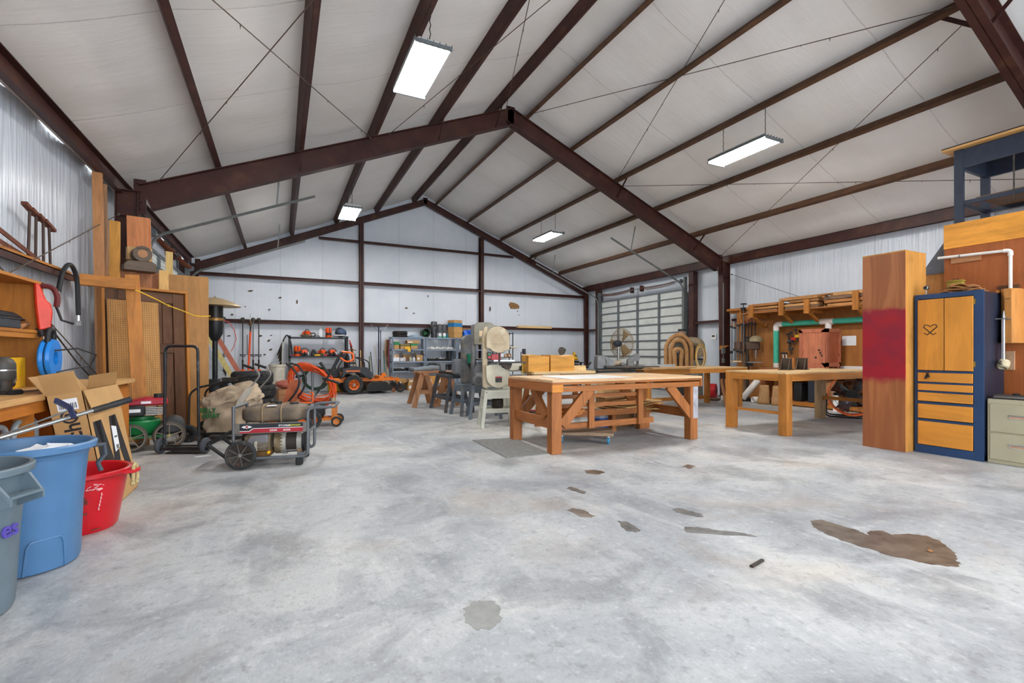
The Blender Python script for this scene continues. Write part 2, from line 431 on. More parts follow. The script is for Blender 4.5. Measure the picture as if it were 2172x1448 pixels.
# ---- rigid frames
def ibeam(mb, p, q, d, w, up, t=0.012, d2=None):
    p, q, up = Vector(p), Vector(q), Vector(up)
    d2 = d if d2 is None else d2
    dr = (q-p).normalized(); sd = dr.cross(up).normalized(); up = sd.cross(dr).normalized()
    def slab(o0, o1, w0):  # plate spanning offsets along -up, half width w0
        v = []
        for P, (a, b) in ((p, o0), (q, o1)):
            for s_, o_ in ((-1, a), (1, a), (1, b), (-1, b)): v.append(P + sd*(s_*w0) - up*o_)
        mb.add(v, [(0,1,2,3),(7,6,5,4),(0,4,5,1),(1,5,6,2),(2,6,7,3),(3,7,4,0)])
    slab((0, t), (0, t), w/2); slab((d-t, d), (d2-t, d2), w/2); slab((0, d), (0, d2), t/2)
def frame(name, Y, d, w, dcol, brace=True):
    root = bpy.data.objects.new(name, None); COL.objects.link(root); root['kind'] = 'structure'
    root['label'] = 'dark red steel frame of columns and sloping rafters'
    for sg, X in ((-1, XL), (1, XR)):
        m = MB(); xo = X + 0.02*sg
        zt = raf(X) + 0.02
        ibeam(m, (xo, Y, 0), (xo, Y, zt), dcol*0.75, w, (sg, 0, 0), d2=dcol)
        m.box(min(xo, xo-sg*dcol)-0.01, max(xo, xo-sg*dcol)+0.01, Y-w/2, Y+w/2, 0, 0.02)
        for zz in (zt-d*1.15, zt-0.02): m.beam((xo-sg*0.02, Y, zz), (xo-sg*dcol, Y, zz), w, 0.012)
        m.build('column', STEEL, root)
        m = MB(); xi = xo - sg*dcol
        ibeam(m, (xi, Y, raf(xi)), (XM, Y, raf(XM)), d*1.12, w, (0, 0, 1), d2=d*0.94)
        m.beam((xi+sg*0.0, Y, raf(xi)+0.09), (xi, Y, raf(xi)-d*1.25), w, 0.025)
        m.beam((XM+sg*0.012, Y, raf(XM)+0.05), (XM+sg*0.012, Y, raf(XM)-d*1.02), w*1.05, 0.02)
        for zz in (0.03, -0.12, -0.3, -0.42):
            for yy in (-0.05, 0.05): m.cyl((xi-sg*0.03, Y+yy, raf(xi)+zz*0.9), (xi+sg*0.03, Y+yy, raf(xi)+zz*0.9), 0.014, n=6)
        m.build('rafter', STEEL, root)
        if brace:
            for X2 in ([0.31, 2.87] if sg < 0 else [7.39, 9.97] if Y < 16 else []) + ([4.13] if sg < 0 else []):
                for yy in (-0.42, 0.42):
                    if abs(X2 - XM) < 0.5 and yy > 0: continue
                    MB().beam((X2+0.02, Y+yy, raf(X2)+0.04), (X2+0.02, Y+math.copysign(0.03, yy), raf(X2)-d*0.93), 0.05, 0.006, (1,0,0)).build('flange_brace', STEEL, root)
    return root
frame('trim_1', FRAMES[0], 0.36, 0.16, 0.30)
frame('trim_2', FRAMES[1], 0.36, 0.16, 0.30)
frame('trim_3', YB - 0.02, 0.20, 0.13, 0.17, brace=False)
for X2 in (0.31, 8.67):
    MB().beam((X2, YB-0.55, raf(X2)+0.03), (X2, YB-0.06, raf(X2)-0.2), 0.05, 0.006, (1,0,0)).build('flange_brace', STEEL, ceil)

# ---- eave struts, girts, end wall columns
for w_, X, sg in ((wl, XL, 1), (wr, XR, -1)):
    m = MB()
    m.box(min(X-0.0*sg, X+0.07*sg), max(X, X+0.07*sg), YF0, YB, 3.70, 3.71)
    m.box(min(X, X+0.07*sg), max(X, X+0.07*sg), YF0, YB, 3.93, 3.94)
    m.box(min(X+0.062*sg, X+0.07*sg), max(X+0.062*sg, X+0.07*sg), YF0, YB, 3.70, 3.94) if sg < 0 else m.box(X-0.004, X+0.004, YF0, YB, 3.70, 3.94)
    m.build('eave_strut', STEEL, w_)
def zgirt(m, axis, a0, a1, face, z, sg):
    """girt with a 200 mm shelf-like web and small turned flanges"""
    if axis == 'x':
        m.box(a0, a1, face, face+0.20, z-0.012, z); m.box(a0, a1, face, face+0.008, z-0.075, z)
        m.box(a0, a1, face+0.19, face+0.198, z, z+0.06)
    else:
        b = face + sg*0.20
        m.box(min(face, b), max(face, b), a0, a1, z-0.012, z)
        c = face + sg*0.008; m.box(min(face, c), max(face, c), a0, a1, z-0.075, z)
for z in (2.17, 3.52, 4.88):
    half = (6.55-0.25-z)/SL
    x0, x1 = max(XL, XM-half), min(XR, XM+half)
    cuts = [x0] + [x for x in (2.39, 6.65) if x0 < x < x1] + [x1]
    for a, b in zip(cuts, cuts[1:]):
        m = MB(); zgirt(m, 'x', a+0.02, b-0.02, YB, z, 1); m.build('girt', STEEL, wb)
for X in (2.39, 6.65):
    m = MB(); ibeam(m, (X, YB-0.06, 0), (X, YB-0.06, raf(X)-0.2), 0.2, 0.13, (0, -1, 0)); m.build('end_column', STEEL, wb)
for y0, y1 in ((9.45, 10.5), (15.3, YB), (2.7, 9.15), (YF0, 2.4)):
    m = MB(); zgirt(m, 'y', y0, y1, XR, 2.17, 1); m.build('girt', STEEL, wr)
for y0, y1 in ((2.7, 8.1), (YF0, 2.4)):
    m = MB(); zgirt(m, 'y', y0, y1, XL, 2.17, -1); m.build('girt', STEEL, wl)

# ---- X bracing rods under the roof and on the left wall
ROD = plain('brace_rod_steel', (92,78,68), 0.6, 0.3)
def rod(p, q, par=None, r=0.006):
    p, q = Vector(p), Vector(q)
    m = MB().cyl(p, q, r, n=6)
    L = (q-p).length
    for k in range(int(L/0.9)):
        t = (k+random.random())*0.9/L
        c = p.lerp(q, min(t, 0.98)); m.cyl(c - Vector((0,0,0.05*random.random()+0.01)), c, 0.002, 0.007, n=5)
    for e, s_ in ((p, 1), (q, -1)): m.ball(tuple(e + (q-p).normalized()*0.06*s_), 0.02, 8, 6)
    m.build('brace_rod', ROD, par or ceil)
Ya, Yb_ = FRAMES[0]-0.1, FRAMES[1]+0.1
for xa, xb in ((-1.75, 1.55), (1.85, 4.35), (4.75, 7.30), (7.45, 10.9)):
    za, zb = raf(xa)-0.06, raf(xb)-0.06
    rod((xa, Ya, za), (xb, Yb_, zb)); rod((xb, Ya, zb), (xa, Yb_, za))
rod((XL+0.06, 9.15, 3.35), (XL+0.06, 2.6, 0.55), wl); rod((XL+0.06, 9.15, 0.5), (XL+0.06, 2.6, 3.3), wl)
rod((XR-0.06, 9.15, 3.42), (XR-0.06, 2.6, 0.6), wr)

# ---- tears in the back wall facing
TEAR = plain('torn_insulation', (150,112,72), 0.9, var=0.3, scale=30, bmp=0.5)
TEARD = plain('torn_insulation_dark', (96,80,66), 0.9, var=0.3, scale=30)
tears = [(1090,648,15,8,0),(532,617,9,3,1),(594,631,4,3,1),(630,640,3,9,1),(862,653,5,4,1),(878,664,4,3,1),(908,628,2,5,1),(552,712,5,4,1),(570,722,5,4,1),(575,711,4,2,1),(574,741,4,4,1),(561,752,4,3,1),(485,712,5,3,1),(492,667,4,4,1),(1040,655,3,12,1),(1098,660,2,3,1),(640,745,3,2,1),(571,656,3,3,1),(520,650,2,2,1),(1101,668,2,2,1)]
for x, y, a, b, k in tears:
    c = ony(x, y, YB+0.17); s_ = c.y*1.12/F_PX
    pts = []
    n = 9
    for i in range(n):
        t = 2*PI*i/n; r = random.uniform(0.6, 1.15); pts.append(((0.95 if k == 0 else 0.55)*a*s_*r*math.cos(t), (0.9 if k == 0 else 0.5)*b*s_*r*math.sin(t) + 0.2*a*s_*math.cos(t)*(k*0.5)))
    MB().prism(pts, 0.02, T(c.x, YB+0.195, c.z) @ RX(PI/2)).build('facing_tear', TEARD if k else TEAR, wb, smooth=False)

# ---- sectional overhead doors
DOORW = plain('door_white_steel', (214,216,212), 0.45, var=0.05, scale=3, dirt=(186,180,166), dirt_amt=0.1)
GALV = plain('galvanised_steel', (118,124,128), 0.4, 0.55, var=0.1, scale=14)
DGALV = plain('dull_galvanised', (120,124,122), 0.5, 0.4, var=0.1, scale=14)
SPRING = plain('spring_rust', (120,62,34), 0.6, 0.3, var=0.2, scale=30)
def overhead_door(name, X, sg, y0, y1, ztop, nsec, ncol):
    """sg = +1 when the room lies towards +x of the wall"""
    root = bpy.data.objects.new(name, None); COL.objects.link(root); root['kind'] = 'structure'
    root['label'] = 'white ribbed sectional overhead door in galvanised tracks'
    h = ztop/nsec; i = X + 0.05*sg
    def bx(m, a, b, *r): m.box(min(a, b), max(a, b), *r)
    for k in range(nsec):
        m = MB(); z0 = k*h
        n = 12
        for j in range(n):      # horizontal ribs
            za, zb = z0 + h*j/n, z0 + h*(j+1)/n
            bx(m, X, X + sg*(0.012 if j % 2 else 0.02), y0, y1, za+0.002, zb-0.002)
        p = m.build('door_panel', DOORW, root, smooth=False)
        m = MB()
        bx(m, X+sg*0.02, i+sg*0.01, y0, y1, z0+0.004, z0+0.045)
        m.build('rail', GALV, root)
        m = MB(); bx(m, X+sg*0.02, i-sg*0.004, y0, y1, z0+h*0.5-0.014, z0+h*0.5+0.014); m.build('strut', DGALV, root)
        for c in range(ncol+1):
            yy = y0 + (y1-y0)*c/ncol
            m = MB(); bx(m, X+sg*0.02, i+sg*0.015, yy-0.04, yy+0.04, z0+0.02, z0+h-0.01); m.build('stile', GALV, root)
            m = MB(); bx(m, i, i+sg*0.02, yy-0.03, yy+0.03, z0-0.03, z0+0.06); m.build('hinge', DGALV, root)
    m = MB(); bx(m, X, i+sg*0.01, y0, y1, ztop-0.05, ztop); m.build('rail', GALV, root)
    # tracks, one each side: vertical, bend, then up along the roof slope
    for yy in (y0-0.08, y1+0.08):
        xi = X + sg*0.12
        pts = [Vector((xi, yy, 0)), Vector((xi, yy, ztop-0.15))]
        a = math.atan(SL)
        R = 0.38; cx, cz = xi + sg*R, ztop-0.15
        for t in range(1, 7):
            th = PI - (PI/2-a)*t/6*1.0
            pts.append(Vector((cx + sg*R*math.cos(th), yy, cz + R*math.sin(th))))
        e = pts[-1]; L = 2.75
        pts.append(e + Vector((sg*L*math.cos(a), 0, L*math.sin(a))))
        m = MB().tube(pts, 0.028, 6); m.build('track', DGALV, root)
        h0 = e.lerp(pts[-1], 0.72); MB().beam(h0, (h0.x+sg*0.05, yy-0.25, roofz(h0.x)-0.05), 0.03, 0.005).build('track_hanger', DGALV, root)
        m = MB(); bx(m, X-sg*0.01, X+sg*0.10, yy-0.03, yy+0.03, 0, ztop+0.35); m.build('jamb_angle', DGALV, root)
        m = MB(); bx(m, X-sg*0.16, X+sg*0.03, yy+(0.12 if yy > y0 else -0.30), yy+(0.30 if yy > y0 else -0.12), 0, 3.7); m.build('jamb', STEEL, root)
    zs = ztop+0.22; xs = X+sg*0.14
    MB().cyl((xs, y0-0.05, zs), (xs, y1+0.05, zs), 0.013, n=8).build('shaft', GALV, root)
    ym = (y0+y1)/2
    for a, b in ((y0+0.25, ym-0.25), (ym+0.25, y1-0.25)):
        m = MB()
        n = 60; m.tube([(xs + 0.045*math.cos(2*PI*t/6), a + (b-a)*t/(n*3), zs + 0.045*math.sin(2*PI*t/6) - 0.05*math.sin(PI*t/(n*3))) for t in range(n*3+1)], 0.008, 4); m.build('spring', SPRING, root)
        m = MB(); bx(m, X, xs, (b if b < ym else a)-0.03, (b if b < ym else a)+0.03, zs-0.1, zs+0.1); m.build('bracket', STEEL, root)
    for yy in (y0, y1):
        MB().cyl((xs, yy-0.02, zs), (xs, yy+0.02, zs), 0.07, n=16).build('cable_drum', GALV, root)
    return root
overhead_door('door_1', XR-0.02, -1, 10.85, 15.05, 3.22, 6, 4)
overhead_door('door_2', XL+0.02, 1, 10.7, 14.9, 3.22, 6, 4)

# ---- lamps: six-tube high bay fixtures hung on chains
WHITE_ENAM = plain('white_enamel', (225,226,224), 0.35, var=0.04)
TUBE = emit('lit_tube', (1.0, 0.985, 0.95), LAMP_W)
CHAIN = plain('chain_steel', (70,62,56), 0.5, 0.5)
def lamp(x, y, z, tag_):
    r = thing('ceiling_lamp', tag_, 'ceiling lamp', (x, y, z), 0, 'high bay lamps')
    W, L = 0.44, 1.18
    m = MB()
    m.add([(-W/2,-L/2,0.0),(W/2,-L/2,0.0),(W/2,L/2,0.0),(-W/2,L/2,0.0),(-W/2+0.07,-L/2+0.1,0.10),(W/2-0.07,-L/2+0.1,0.10),(W/2-0.07,L/2-0.1,0.10),(-W/2+0.07,L/2-0.1,0.10)],
          [(4,5,6,7),(0,1,5,4),(1,2,6,5),(2,3,7,6),(3,0,4,7)])
    m.build('housing', WHITE_ENAM, r, solid=0.004)
    for s_ in (-1, 1):
        m = MB().box(-W/2, W/2, s_*L/2-0.012, s_*L/2+0.012, -0.03, 0.012); m.build('end_cap', GALV, r)
    for k in range(6):
        xx = -W/2 + W*(k+0.5)/6
        MB().cyl((xx, -L/2+0.03, 0.012), (xx, L/2-0.03, 0.012), 0.0165, n=10).build('tube', TUBE, r)
    for k in range(7):
        xx = -W/2 + W*k/6
        MB().add([(xx-0.004,-L/2,0.0),(xx+0.004,-L/2,0.0),(xx,-L/2,0.05),(xx-0.004,L/2,0.0),(xx+0.004,L/2,0.0),(xx,L/2,0.05)], [(0,1,2),(5,4,3),(0,3,4,1),(1,4,5,2),(2,5,3,0)]).build('reflector_fin', GALV, r)
    for s_ in (-1, 1):
        top = raf(x) - z + 0.03
        m = MB()
        n = 9
        for k in range(n):
            z0, z1 = 0.1 + (top-0.1)*k/n, 0.1 + (top-0.1)*(k+1)/n
            m.cyl((0.008*(-1)**k, s_*L*0.36, z0), (-0.008*(-1)**k, s_*L*0.36, z1+0.01), 0.006, n=5)
        m.build('chain', CHAIN, r)
    return r
lamp(1.60, 5.90, 4.80, 'large fluorescent lamp above the tool aisle, nearest and brightest of all')
lamp(1.60, 12.70, 4.80, 'small looking lit fluorescent lamp at the far end, left of the ridge')
lamp(7.42, 5.75, 4.80, 'fluorescent lamp on chains above the right side tables')
lamp(7.42, 12.60, 4.80, 'distant fluorescent lamp hanging beside the right hand overhead door')
lamp(1.60, -0.9, 4.80, 'fluorescent lamp behind the viewer, left of the ridge')
lamp(7.42, -0.9, 4.80, 'fluorescent lamp behind the viewer, right of the ridge')
# ================================================================== LEFT FOREGROUND
BLK = plain('black_paint', (30,31,33), 0.45, 0.1, var=0.2, scale=12)
BLKP = plain('black_plastic', (34,34,36), 0.55, var=0.15, scale=10)
RUB = plain('tyre_rubber', (44,45,46), 0.8, var=0.2, scale=18, dirt=(96,90,84), dirt_amt=0.25)
GREYP = plain('grey_plastic', (100,115,125), 0.5, var=0.07, scale=5, dirt=(84,92,100), dirt_amt=0.2)
BLUEP = plain('blue_plastic', (76,116,157), 0.42, var=0.06, scale=4, dirt=(82,116,150), dirt_amt=0.22)
REDP = plain('red_plastic', (196,22,34), 0.32, var=0.07, scale=4, dirt=(120,18,24), dirt_amt=0.15)
CHROME = plain('bare_steel', (170,170,168), 0.3, 0.85, var=0.08)
IRON = plain('dark_iron', (62,58,54), 0.55, 0.5, var=0.2, scale=20, dirt=(96,70,52), dirt_amt=0.3)
ORANGE = plain('orange_paint', (232,98,22), 0.4, var=0.08, scale=6, dirt=(150,84,46), dirt_amt=0.25)
ORANGEB = plain('bright_orange_plastic', (240,82,20), 0.4, var=0.05)
YEL = plain('yellow_plastic', (232,176,24), 0.45, var=0.06)
WHT = plain('white_plastic', (228,228,226), 0.5, var=0.04)
PAPER = plain('white_paper', (226,228,232), 0.8, var=0.03)
CARD = plain('cardboard', (182,142,92), 0.85, var=0.06, scale=5)
CARDD = plain('cardboard_inside', (160,122,76), 0.9, var=0.06, scale=5)
INK = plain('black_print', (38,36,38), 0.7, var=0.1)
PURP = plain('purple_print', (88,74,168), 0.6, var=0.1)
OAKx, OAKy, OAKz = [wood('honey_pine', (176,113,48), a, 0.66, knots=0.2) for a in 'xyz']
CABy, CABz = [wood('varnished_maple', (180,108,38), a, 0.8, knots=0.1) for a in 'yz']
BRWx, BRWy, BRWz = [wood('brown_board', (168,118,80), a, 0.6, knots=0.3) for a in 'xyz']
DRKx, DRKz = [wood('dark_stained_pine', (92,60,38), a, 0.4, knots=0.5) for a in 'xz']
PLYx, PLYy, PLYz = [wood('tan_hardboard', (176,128,72), a, 0.92, knots=0.0) for a in 'xyz']
GREYW = wood('weathered_log', (96,80,66), 'x', 0.5)

def can(name, label, M_, loc, rz, top_r=0.28, base_r=0.215, h=0.69, band=0.13, handle_a=(0.0, PI)):
    r = thing(name, label, 'trash can', loc, rz)
    t = 0.006; z1 = h-band
    prof = [(0.02, 0.02), (base_r-0.03, 0.0), (base_r-0.008, 0.008), (base_r, 0.03)]
    rm = base_r + (top_r-0.02-base_r)*0.96
    prof += [(rm-0.016, z1-0.01), (rm-0.014, z1), (rm, z1+0.006), (top_r-0.016, h-0.045), (top_r-0.012, h-0.04), (top_r+0.004, h-0.034), (top_r+0.006, h-0.006), (top_r, h), (top_r-0.016, h), (top_r-0.022, h-0.03), (base_r-0.014, 0.03), (0.02, 0.03)]
    MB().lathe_open(prof, 48).build('body', M_, r)
    for a in handle_a:
        M = RZ(a) @ T(top_r-0.035, 0, 0)
        m = MB()
        for s_ in (-1, 1):
            m.add([tuple(M @ Vector(p)) for p in [(0, s_*0.075, h-0.035), (0.04, s_*0.075, h-0.035), (0.11, s_*0.07, h-0.12), (0.11, s_*0.07, h-0.15), (-0.01, s_*0.075, h-0.19), (0, s_*0.087, h-0.035), (0.04, s_*0.087, h-0.035), (0.11, s_*0.08, h-0.12), (0.11, s_*0.08, h-0.15), (-0.01, s_*0.087, h-0.19)]],
                  [(0,1,2,3,4), (9,8,7,6,5), (0,5,6,1), (1,6,7,2), (2,7,8,3), (3,8,9,4), (4,9,5,0)])
        m.cbox((0.085, 0, h-0.115), (0.05, 0.15, 0.012), M @ T(0,0,0))
        m.build('handle', M_, r)
    return r
gc = can('trash_can', 'grey plastic trash can with purple lettering, nearest at the left edge', GREYP, (-1.36, 3.06, 0), -0.42)
# purple lettering on the grey can
text('lettering', 'es', 0.105, PURP, gc, RZ(0.16) @ T(0.241, 0, 0.37) @ RZ(PI/2) @ RX(PI/2), ext=0.004, align='CENTER', label='purple letters es', bold=0.002)
bc = can('trash_can', 'pale blue plastic trash can beside the red tub', BLUEP, (-1.30, 3.66, 0), 0.35, top_r=0.285, base_r=0.225, band=0.07, handle_a=(2.6,))
MB().lathe_open([(0.286, 0.655), (0.30, 0.662), (0.302, 0.69), (0.292, 0.70), (0.276, 0.695), (0.27, 0.66)], 48).build('rim', BLUEP, bc)
m = MB()
P = [(-0.62, 0.012), (-0.56, 0.16), (-0.50, 0.19), (0.06, 0.19), (0.12, 0.16), (0.19, 0.012)]
pts = []
for a, z in P:
    t = a - 1.05; rr = 0.226 + 0.055*z; pts.append((rr*math.cos(t), rr*math.sin(t), z))
m.tube(fillet(pts, 0.04), 0.006, 6); m.build('moulded_grip_outline', BLUEP, bc)
m = MB().ball((0.02, 0.02, 0.62), (0.17, 0.15, 0.055), 14, 8)
for v in range(len(m.v)):
    x, y, z = m.v[v]; m.v[v] = (x + random.uniform(-.02,.02), y + random.uniform(-.02,.02), z + random.uniform(-.02,.02))
tag(m.build('crumpled_paper', PAPER, smooth=False), 'white crumpled paper lying inside the blue trash can', 'paper', (-1.24, 3.66, 0))

tub = thing('muck_tub', 'red plastic tub with rope handles standing before the cardboard box', 'tub', (-1.25, 4.27, 0), 0.2)
MB().lathe_open([(0.02, 0.015), (0.19, 0.0), (0.205, 0.02), (0.262, 0.37), (0.275, 0.372), (0.29, 0.385), (0.29, 0.405), (0.28, 0.412), (0.262, 0.405), (0.25, 0.37), (0.196, 0.03), (0.02, 0.025)], 48).build('body', REDP, tub)
ROPE = plain('dirty_rope', (186,166,116), 0.85, var=0.2, scale=60)
for a in (-0.35, PI-0.35):
    M = RZ(a)
    m = MB().prism([(-0.03, -0.075), (0.05, -0.055), (0.062, 0.0), (0.05, 0.055), (-0.03, 0.075)], 0.022, M @ T(0.285, 0, 0.372)); m.build('lug', REDP, tub, bevel=0.004)
    m = MB()
    for s_ in (-1, 1):
        m.tube([M @ Vector(p) for p in [(0.318, s_*0.03, 0.30), (0.322, s_*0.034, 0.33), (0.322, s_*0.03, 0.372), (0.32, s_*0.024, 0.41), (0.318, 0, 0.432)]], 0.011, 8)
        m.ball(M @ Vector((0.318, s_*0.03, 0.294)), 0.016, 8, 6)
    m.build('rope_handle', ROPE, tub)
SCUFF = plain('chalky_scuff', (226,160,160), 0.7, var=0.2, scale=50)
m = MB()
for k in range(16):
    a = random.uniform(-1.55, -1.0); z = random.uniform(0.30, 0.345); rr = 0.21 + (0.262-0.205)*z/0.37
    m.cbox((0, 0, 0), (0.003, random.uniform(0.008, 0.03), random.uniform(0.003, 0.010)), RZ(a) @ T(rr, 0, z) @ RX(random.uniform(-0.5, 0.5)))
for k in range(5):
    a = -1.08; z = 0.17 + k*0.024; rr = 0.2095 + (0.262-0.205)*z/0.37
    m.cbox((0, 0, 0), (0.003, 0.007, 0.02), RZ(a + 0.01*k) @ T(rr, 0, z))
o = m.build('scuff', SCUFF, tub, smooth=False); o['kind'] = 'stuff'
RUSTM = plain('rust_mark', (110,48,34), 0.8, var=0.3, scale=40)
m = MB()
for a, z, w, h in ((-1.42, 0.24, 0.02, 0.05), (-1.4, 0.15, 0.03, 0.015), (-1.36, 0.23, 0.012, 0.03), (-1.1, 0.03, 0.05, 0.008)):
    m.cbox((0, 0, 0), (0.003, w, h), RZ(a) @ T(0.208 + (0.262-0.205)*z/0.37, 0, z))
o = m.build('rust_mark', RUSTM, tub, smooth=False); o['kind'] = 'stuff'

# reaching tool standing in the blue can
rt = thing('reacher_tool', 'long grey pole tool with black grip sticking out of the blue can', 'tool', (0, 0, 0))
p1, p0 = onx(222, 863, -1.00), Vector((-1.53, 3.44, 0.705))
ax = (p1-p0).normalized()
MB().cyl(p0, p1, 0.012, n=10).build('pole', CHROME, rt)
g1 = p1 + ax*0.145
MB().cyl(p1 - ax*0.06, p1 + ax*0.02, 0.019, n=10).build('collar', IRON, rt)
MB().tube([p1, p1.lerp(g1, 0.3), g1], [0.013, 0.02, 0.02], 10).build('grip', BLKP, rt)
wb_ = thing('bow_saw', 'thin wire handled tool with bent dark blade beside the pole tool', 'tool', (0, 0, 0))
q0, q1 = Vector((-1.50, 3.60, 0.715)), onx(148, 869, -1.12)
MB().cyl(q0, q1, 0.005, n=8).build('rod', CHROME, wb_)
NAVY = plain('navy_blade', (46,52,84), 0.4, 0.3)
MB().beam(onx(118, 849, -1.14), q1 + Vector((0, 0, 0.012)), 0.015, 0.028).build('blade', NAVY, wb_)
MB().beam(q1 + Vector((0, 0, 0.018)), onx(157, 886, -1.10), 0.015, 0.024).build('blade_end', NAVY, wb_)
hd_ = MB().tube([(0.272, -0.06, 0.66), (0.33, -0.05, 0.66), (0.335, -0.05, 0.60), (0.30, -0.05, 0.55), (0.315, -0.05, 0.5)], 0.013, 8)
hd_.v = [tuple(RZ(-0.05) @ Vector(v)) for v in hd_.v]
hd_.build('clip_handle', plain('charcoal_handle', (66,72,80), 0.5), bc)

# ---- big carton leaning on the bench front
bx_ = thing('cardboard_carton', 'tall cardboard carton with a big black letter M leaning on the bench', 'box', (-1.17, 4.99, 0), 0)
lean = math.radians(-9.5)
LM = RY(lean)
D, W, H_ = 0.21, 0.82, 0.95       # x depth, y width, height
def cb(x0, x1, y0, y1, z0, z1): return MB().box(x0, x1, y0, y1, z0, z1, LM)
m = cb(-0.006, 0, -W/2, W/2, 0, H_)
m.box(-D, -D+0.006, -W/2, W/2, 0, H_, LM).box(-D, 0, -W/2, -W/2+0.006, 0, H_, LM).box(-D, 0, W/2-0.006, W/2, 0, H_, LM).box(-D, 0, -W/2, W/2, 0, 0.006, LM)
m.build('body', CARD, bx_, smooth=False)
def flap(hinge, e, ang, ln, M2, mt=CARD):
    return None
MB().cbox((0, 0, -0.085), (0.005, W-0.01, 0.17), LM @ T(0.004, 0, H_) @ RY(math.radians(-10))).build('flap', CARD, bx_, smooth=False)
MB().cbox((0, 0, 0.085), (0.005, W-0.01, 0.17), LM @ T(-D, 0, H_) @ RY(math.radians(-25))).build('flap', CARD, bx_, smooth=False)
MB().cbox((0, 0, 0.085), (D-0.01, 0.005, 0.17), LM @ T(-D/2, -W/2, H_) @ RX(math.radians(25))).build('flap', CARD, bx_, smooth=False)
MB().cbox((0, 0, 0.075), (D-0.01, 0.005, 0.15), LM @ T(-D/2, W/2, H_) @ RX(math.radians(-42))).build('flap', CARDD, bx_, smooth=False)
FX = LM @ T(0.001, 0, 0) @ RZ(PI/2) @ RX(PI/2)      # text plane of the front face: +x runs along +y
def strip(a, b, w, t=0.0015):
    (x0, y0), (x1, y1) = a, b
    return [(x0-w/2, y0), (x0+w/2, y0), (x1+w/2, y1), (x1-w/2, y1)]
m = MB()
for a, b in (((-0.27, 0.10), (-0.27, 0.70)), ((-0.24, 0.70), (-0.05, 0.10)), ((-0.03, 0.10), (0.10, 0.70)), ((0.12, 0.70), (0.32, 0.10))):
    m.prism(strip(a, b, 0.145), 0.0016, FX)
m.build('printed_letter', INK, bx_, smooth=False, label='large black printed letter M')
MB().prism([(-0.03, 0.30), (0.085, 0.32), (0.10, 0.50), (-0.01, 0.52)], 0.003, FX @ T(0.04, 0.10, 0.001)).build('shipping_label', PAPER, bx_, smooth=False, label='white shipping label')
m = MB()
for k in range(7): m.cbox((0.045 + k*0.010, 0.435, 0.0045), (0.005 if k % 2 else 0.003, 0.035, 0.001), FX @ T(0.0, 0, 0))
o = m.build('barcode', INK, bx_, smooth=False); o['kind'] = 'stuff'
MB().cbox((0.08, 0.52, 0.0045), (0.07, 0.012, 0.001), FX).build('printed_line', INK, bx_, smooth=False)
SX = LM @ T(0, -W/2, 0) @ RX(PI/2)
MB().cbox((-D/2+0.005, 0.865, 0.002), (0.12, 0.085, 0.002), SX).build('side_label', PAPER, bx_, smooth=False, label='small white barcode label')
m = MB()
for k in range(11): m.cbox((-D/2-0.042 + k*0.0095, 0.855, 0.004), (0.005 if k % 3 else 0.003, 0.04, 0.001), SX)
o = m.build('barcode', INK, bx_, smooth=False); o['kind'] = 'stuff'
text('side_lettering', 'ch\u00ae', 0.135, INK, bx_, SX @ T(-0.055, 0.60, 0.001) @ RZ(PI/2), label='black letters ch with a registered mark', bold=0.003)

# ---- bench along the left wall with drawer cabinet
bn = thing('drawer_bench', 'long wooden workbench with drawers along the left wall', 'workbench', (-2.24, 5.0, 0))
MB().box(0, 0.70, -2.4, 1.97, 0.875, 0.92).build('top', wood('bench_top', (196,152,98), 'y', 0.8, knots=0.1), bn, bevel=0.004)
MB().box(0.62, 0.68, -2.4, 1.0, 0.79, 0.875).build('apron', CABy, bn)
MB().box(0.0, 0.60, -2.4, 1.95, 0.1, 0.13).build('lower_shelf', BRWy, bn)
MB().box(0.0, 0.04, -2.4, 1.0, 0.13, 0.87).build('back_panel', wood('orange_ply', (196,116,42), 'y', 0.75), bn)
for y in (-2.3, -0.55, 0.35): MB().box(0.58, 0.66, y, y+0.09, 0, 0.8).build('leg', CABz, bn)
MB().box(0.02, 0.635, 1.0, 1.95, 0.0, 0.875).build('cabinet_body', CABz, bn, bevel=0.003)
for k, (y0, y1) in enumerate(((1.03, 1.46), (1.49, 1.93))):
    MB().box(0.635, 0.655, y0, y1, 0.70, 0.85).build('drawer_front', CABy, bn, bevel=0.006)
    d = MB().box(0.635, 0.653, y0, y1, 0.08, 0.67).build('door', CABz, bn, bevel=0.006)
    MB().box(0.653, 0.660, y0+0.07, y1-0.07, 0.15, 0.60).build('raised_panel', CABz, d, bevel=0.005)
# grey bent tube frame under the bench
wk = thing('tube_frame', 'grey padded bent tube frame standing under the bench', 'frame', (-1.66, 4.30, 0), 0)
for s_ in (0.0, 0.42):
    MB().tube(fillet([(0.03, s_-0.35, 0.02), (0.03, s_-0.35, 0.74), (0.03, s_-0.02, 0.74), (0.03, s_, 0.02)], 0.1), 0.019, 10).build('bent_tube', plain('grey_tube', (150,158,160), 0.5), wk)

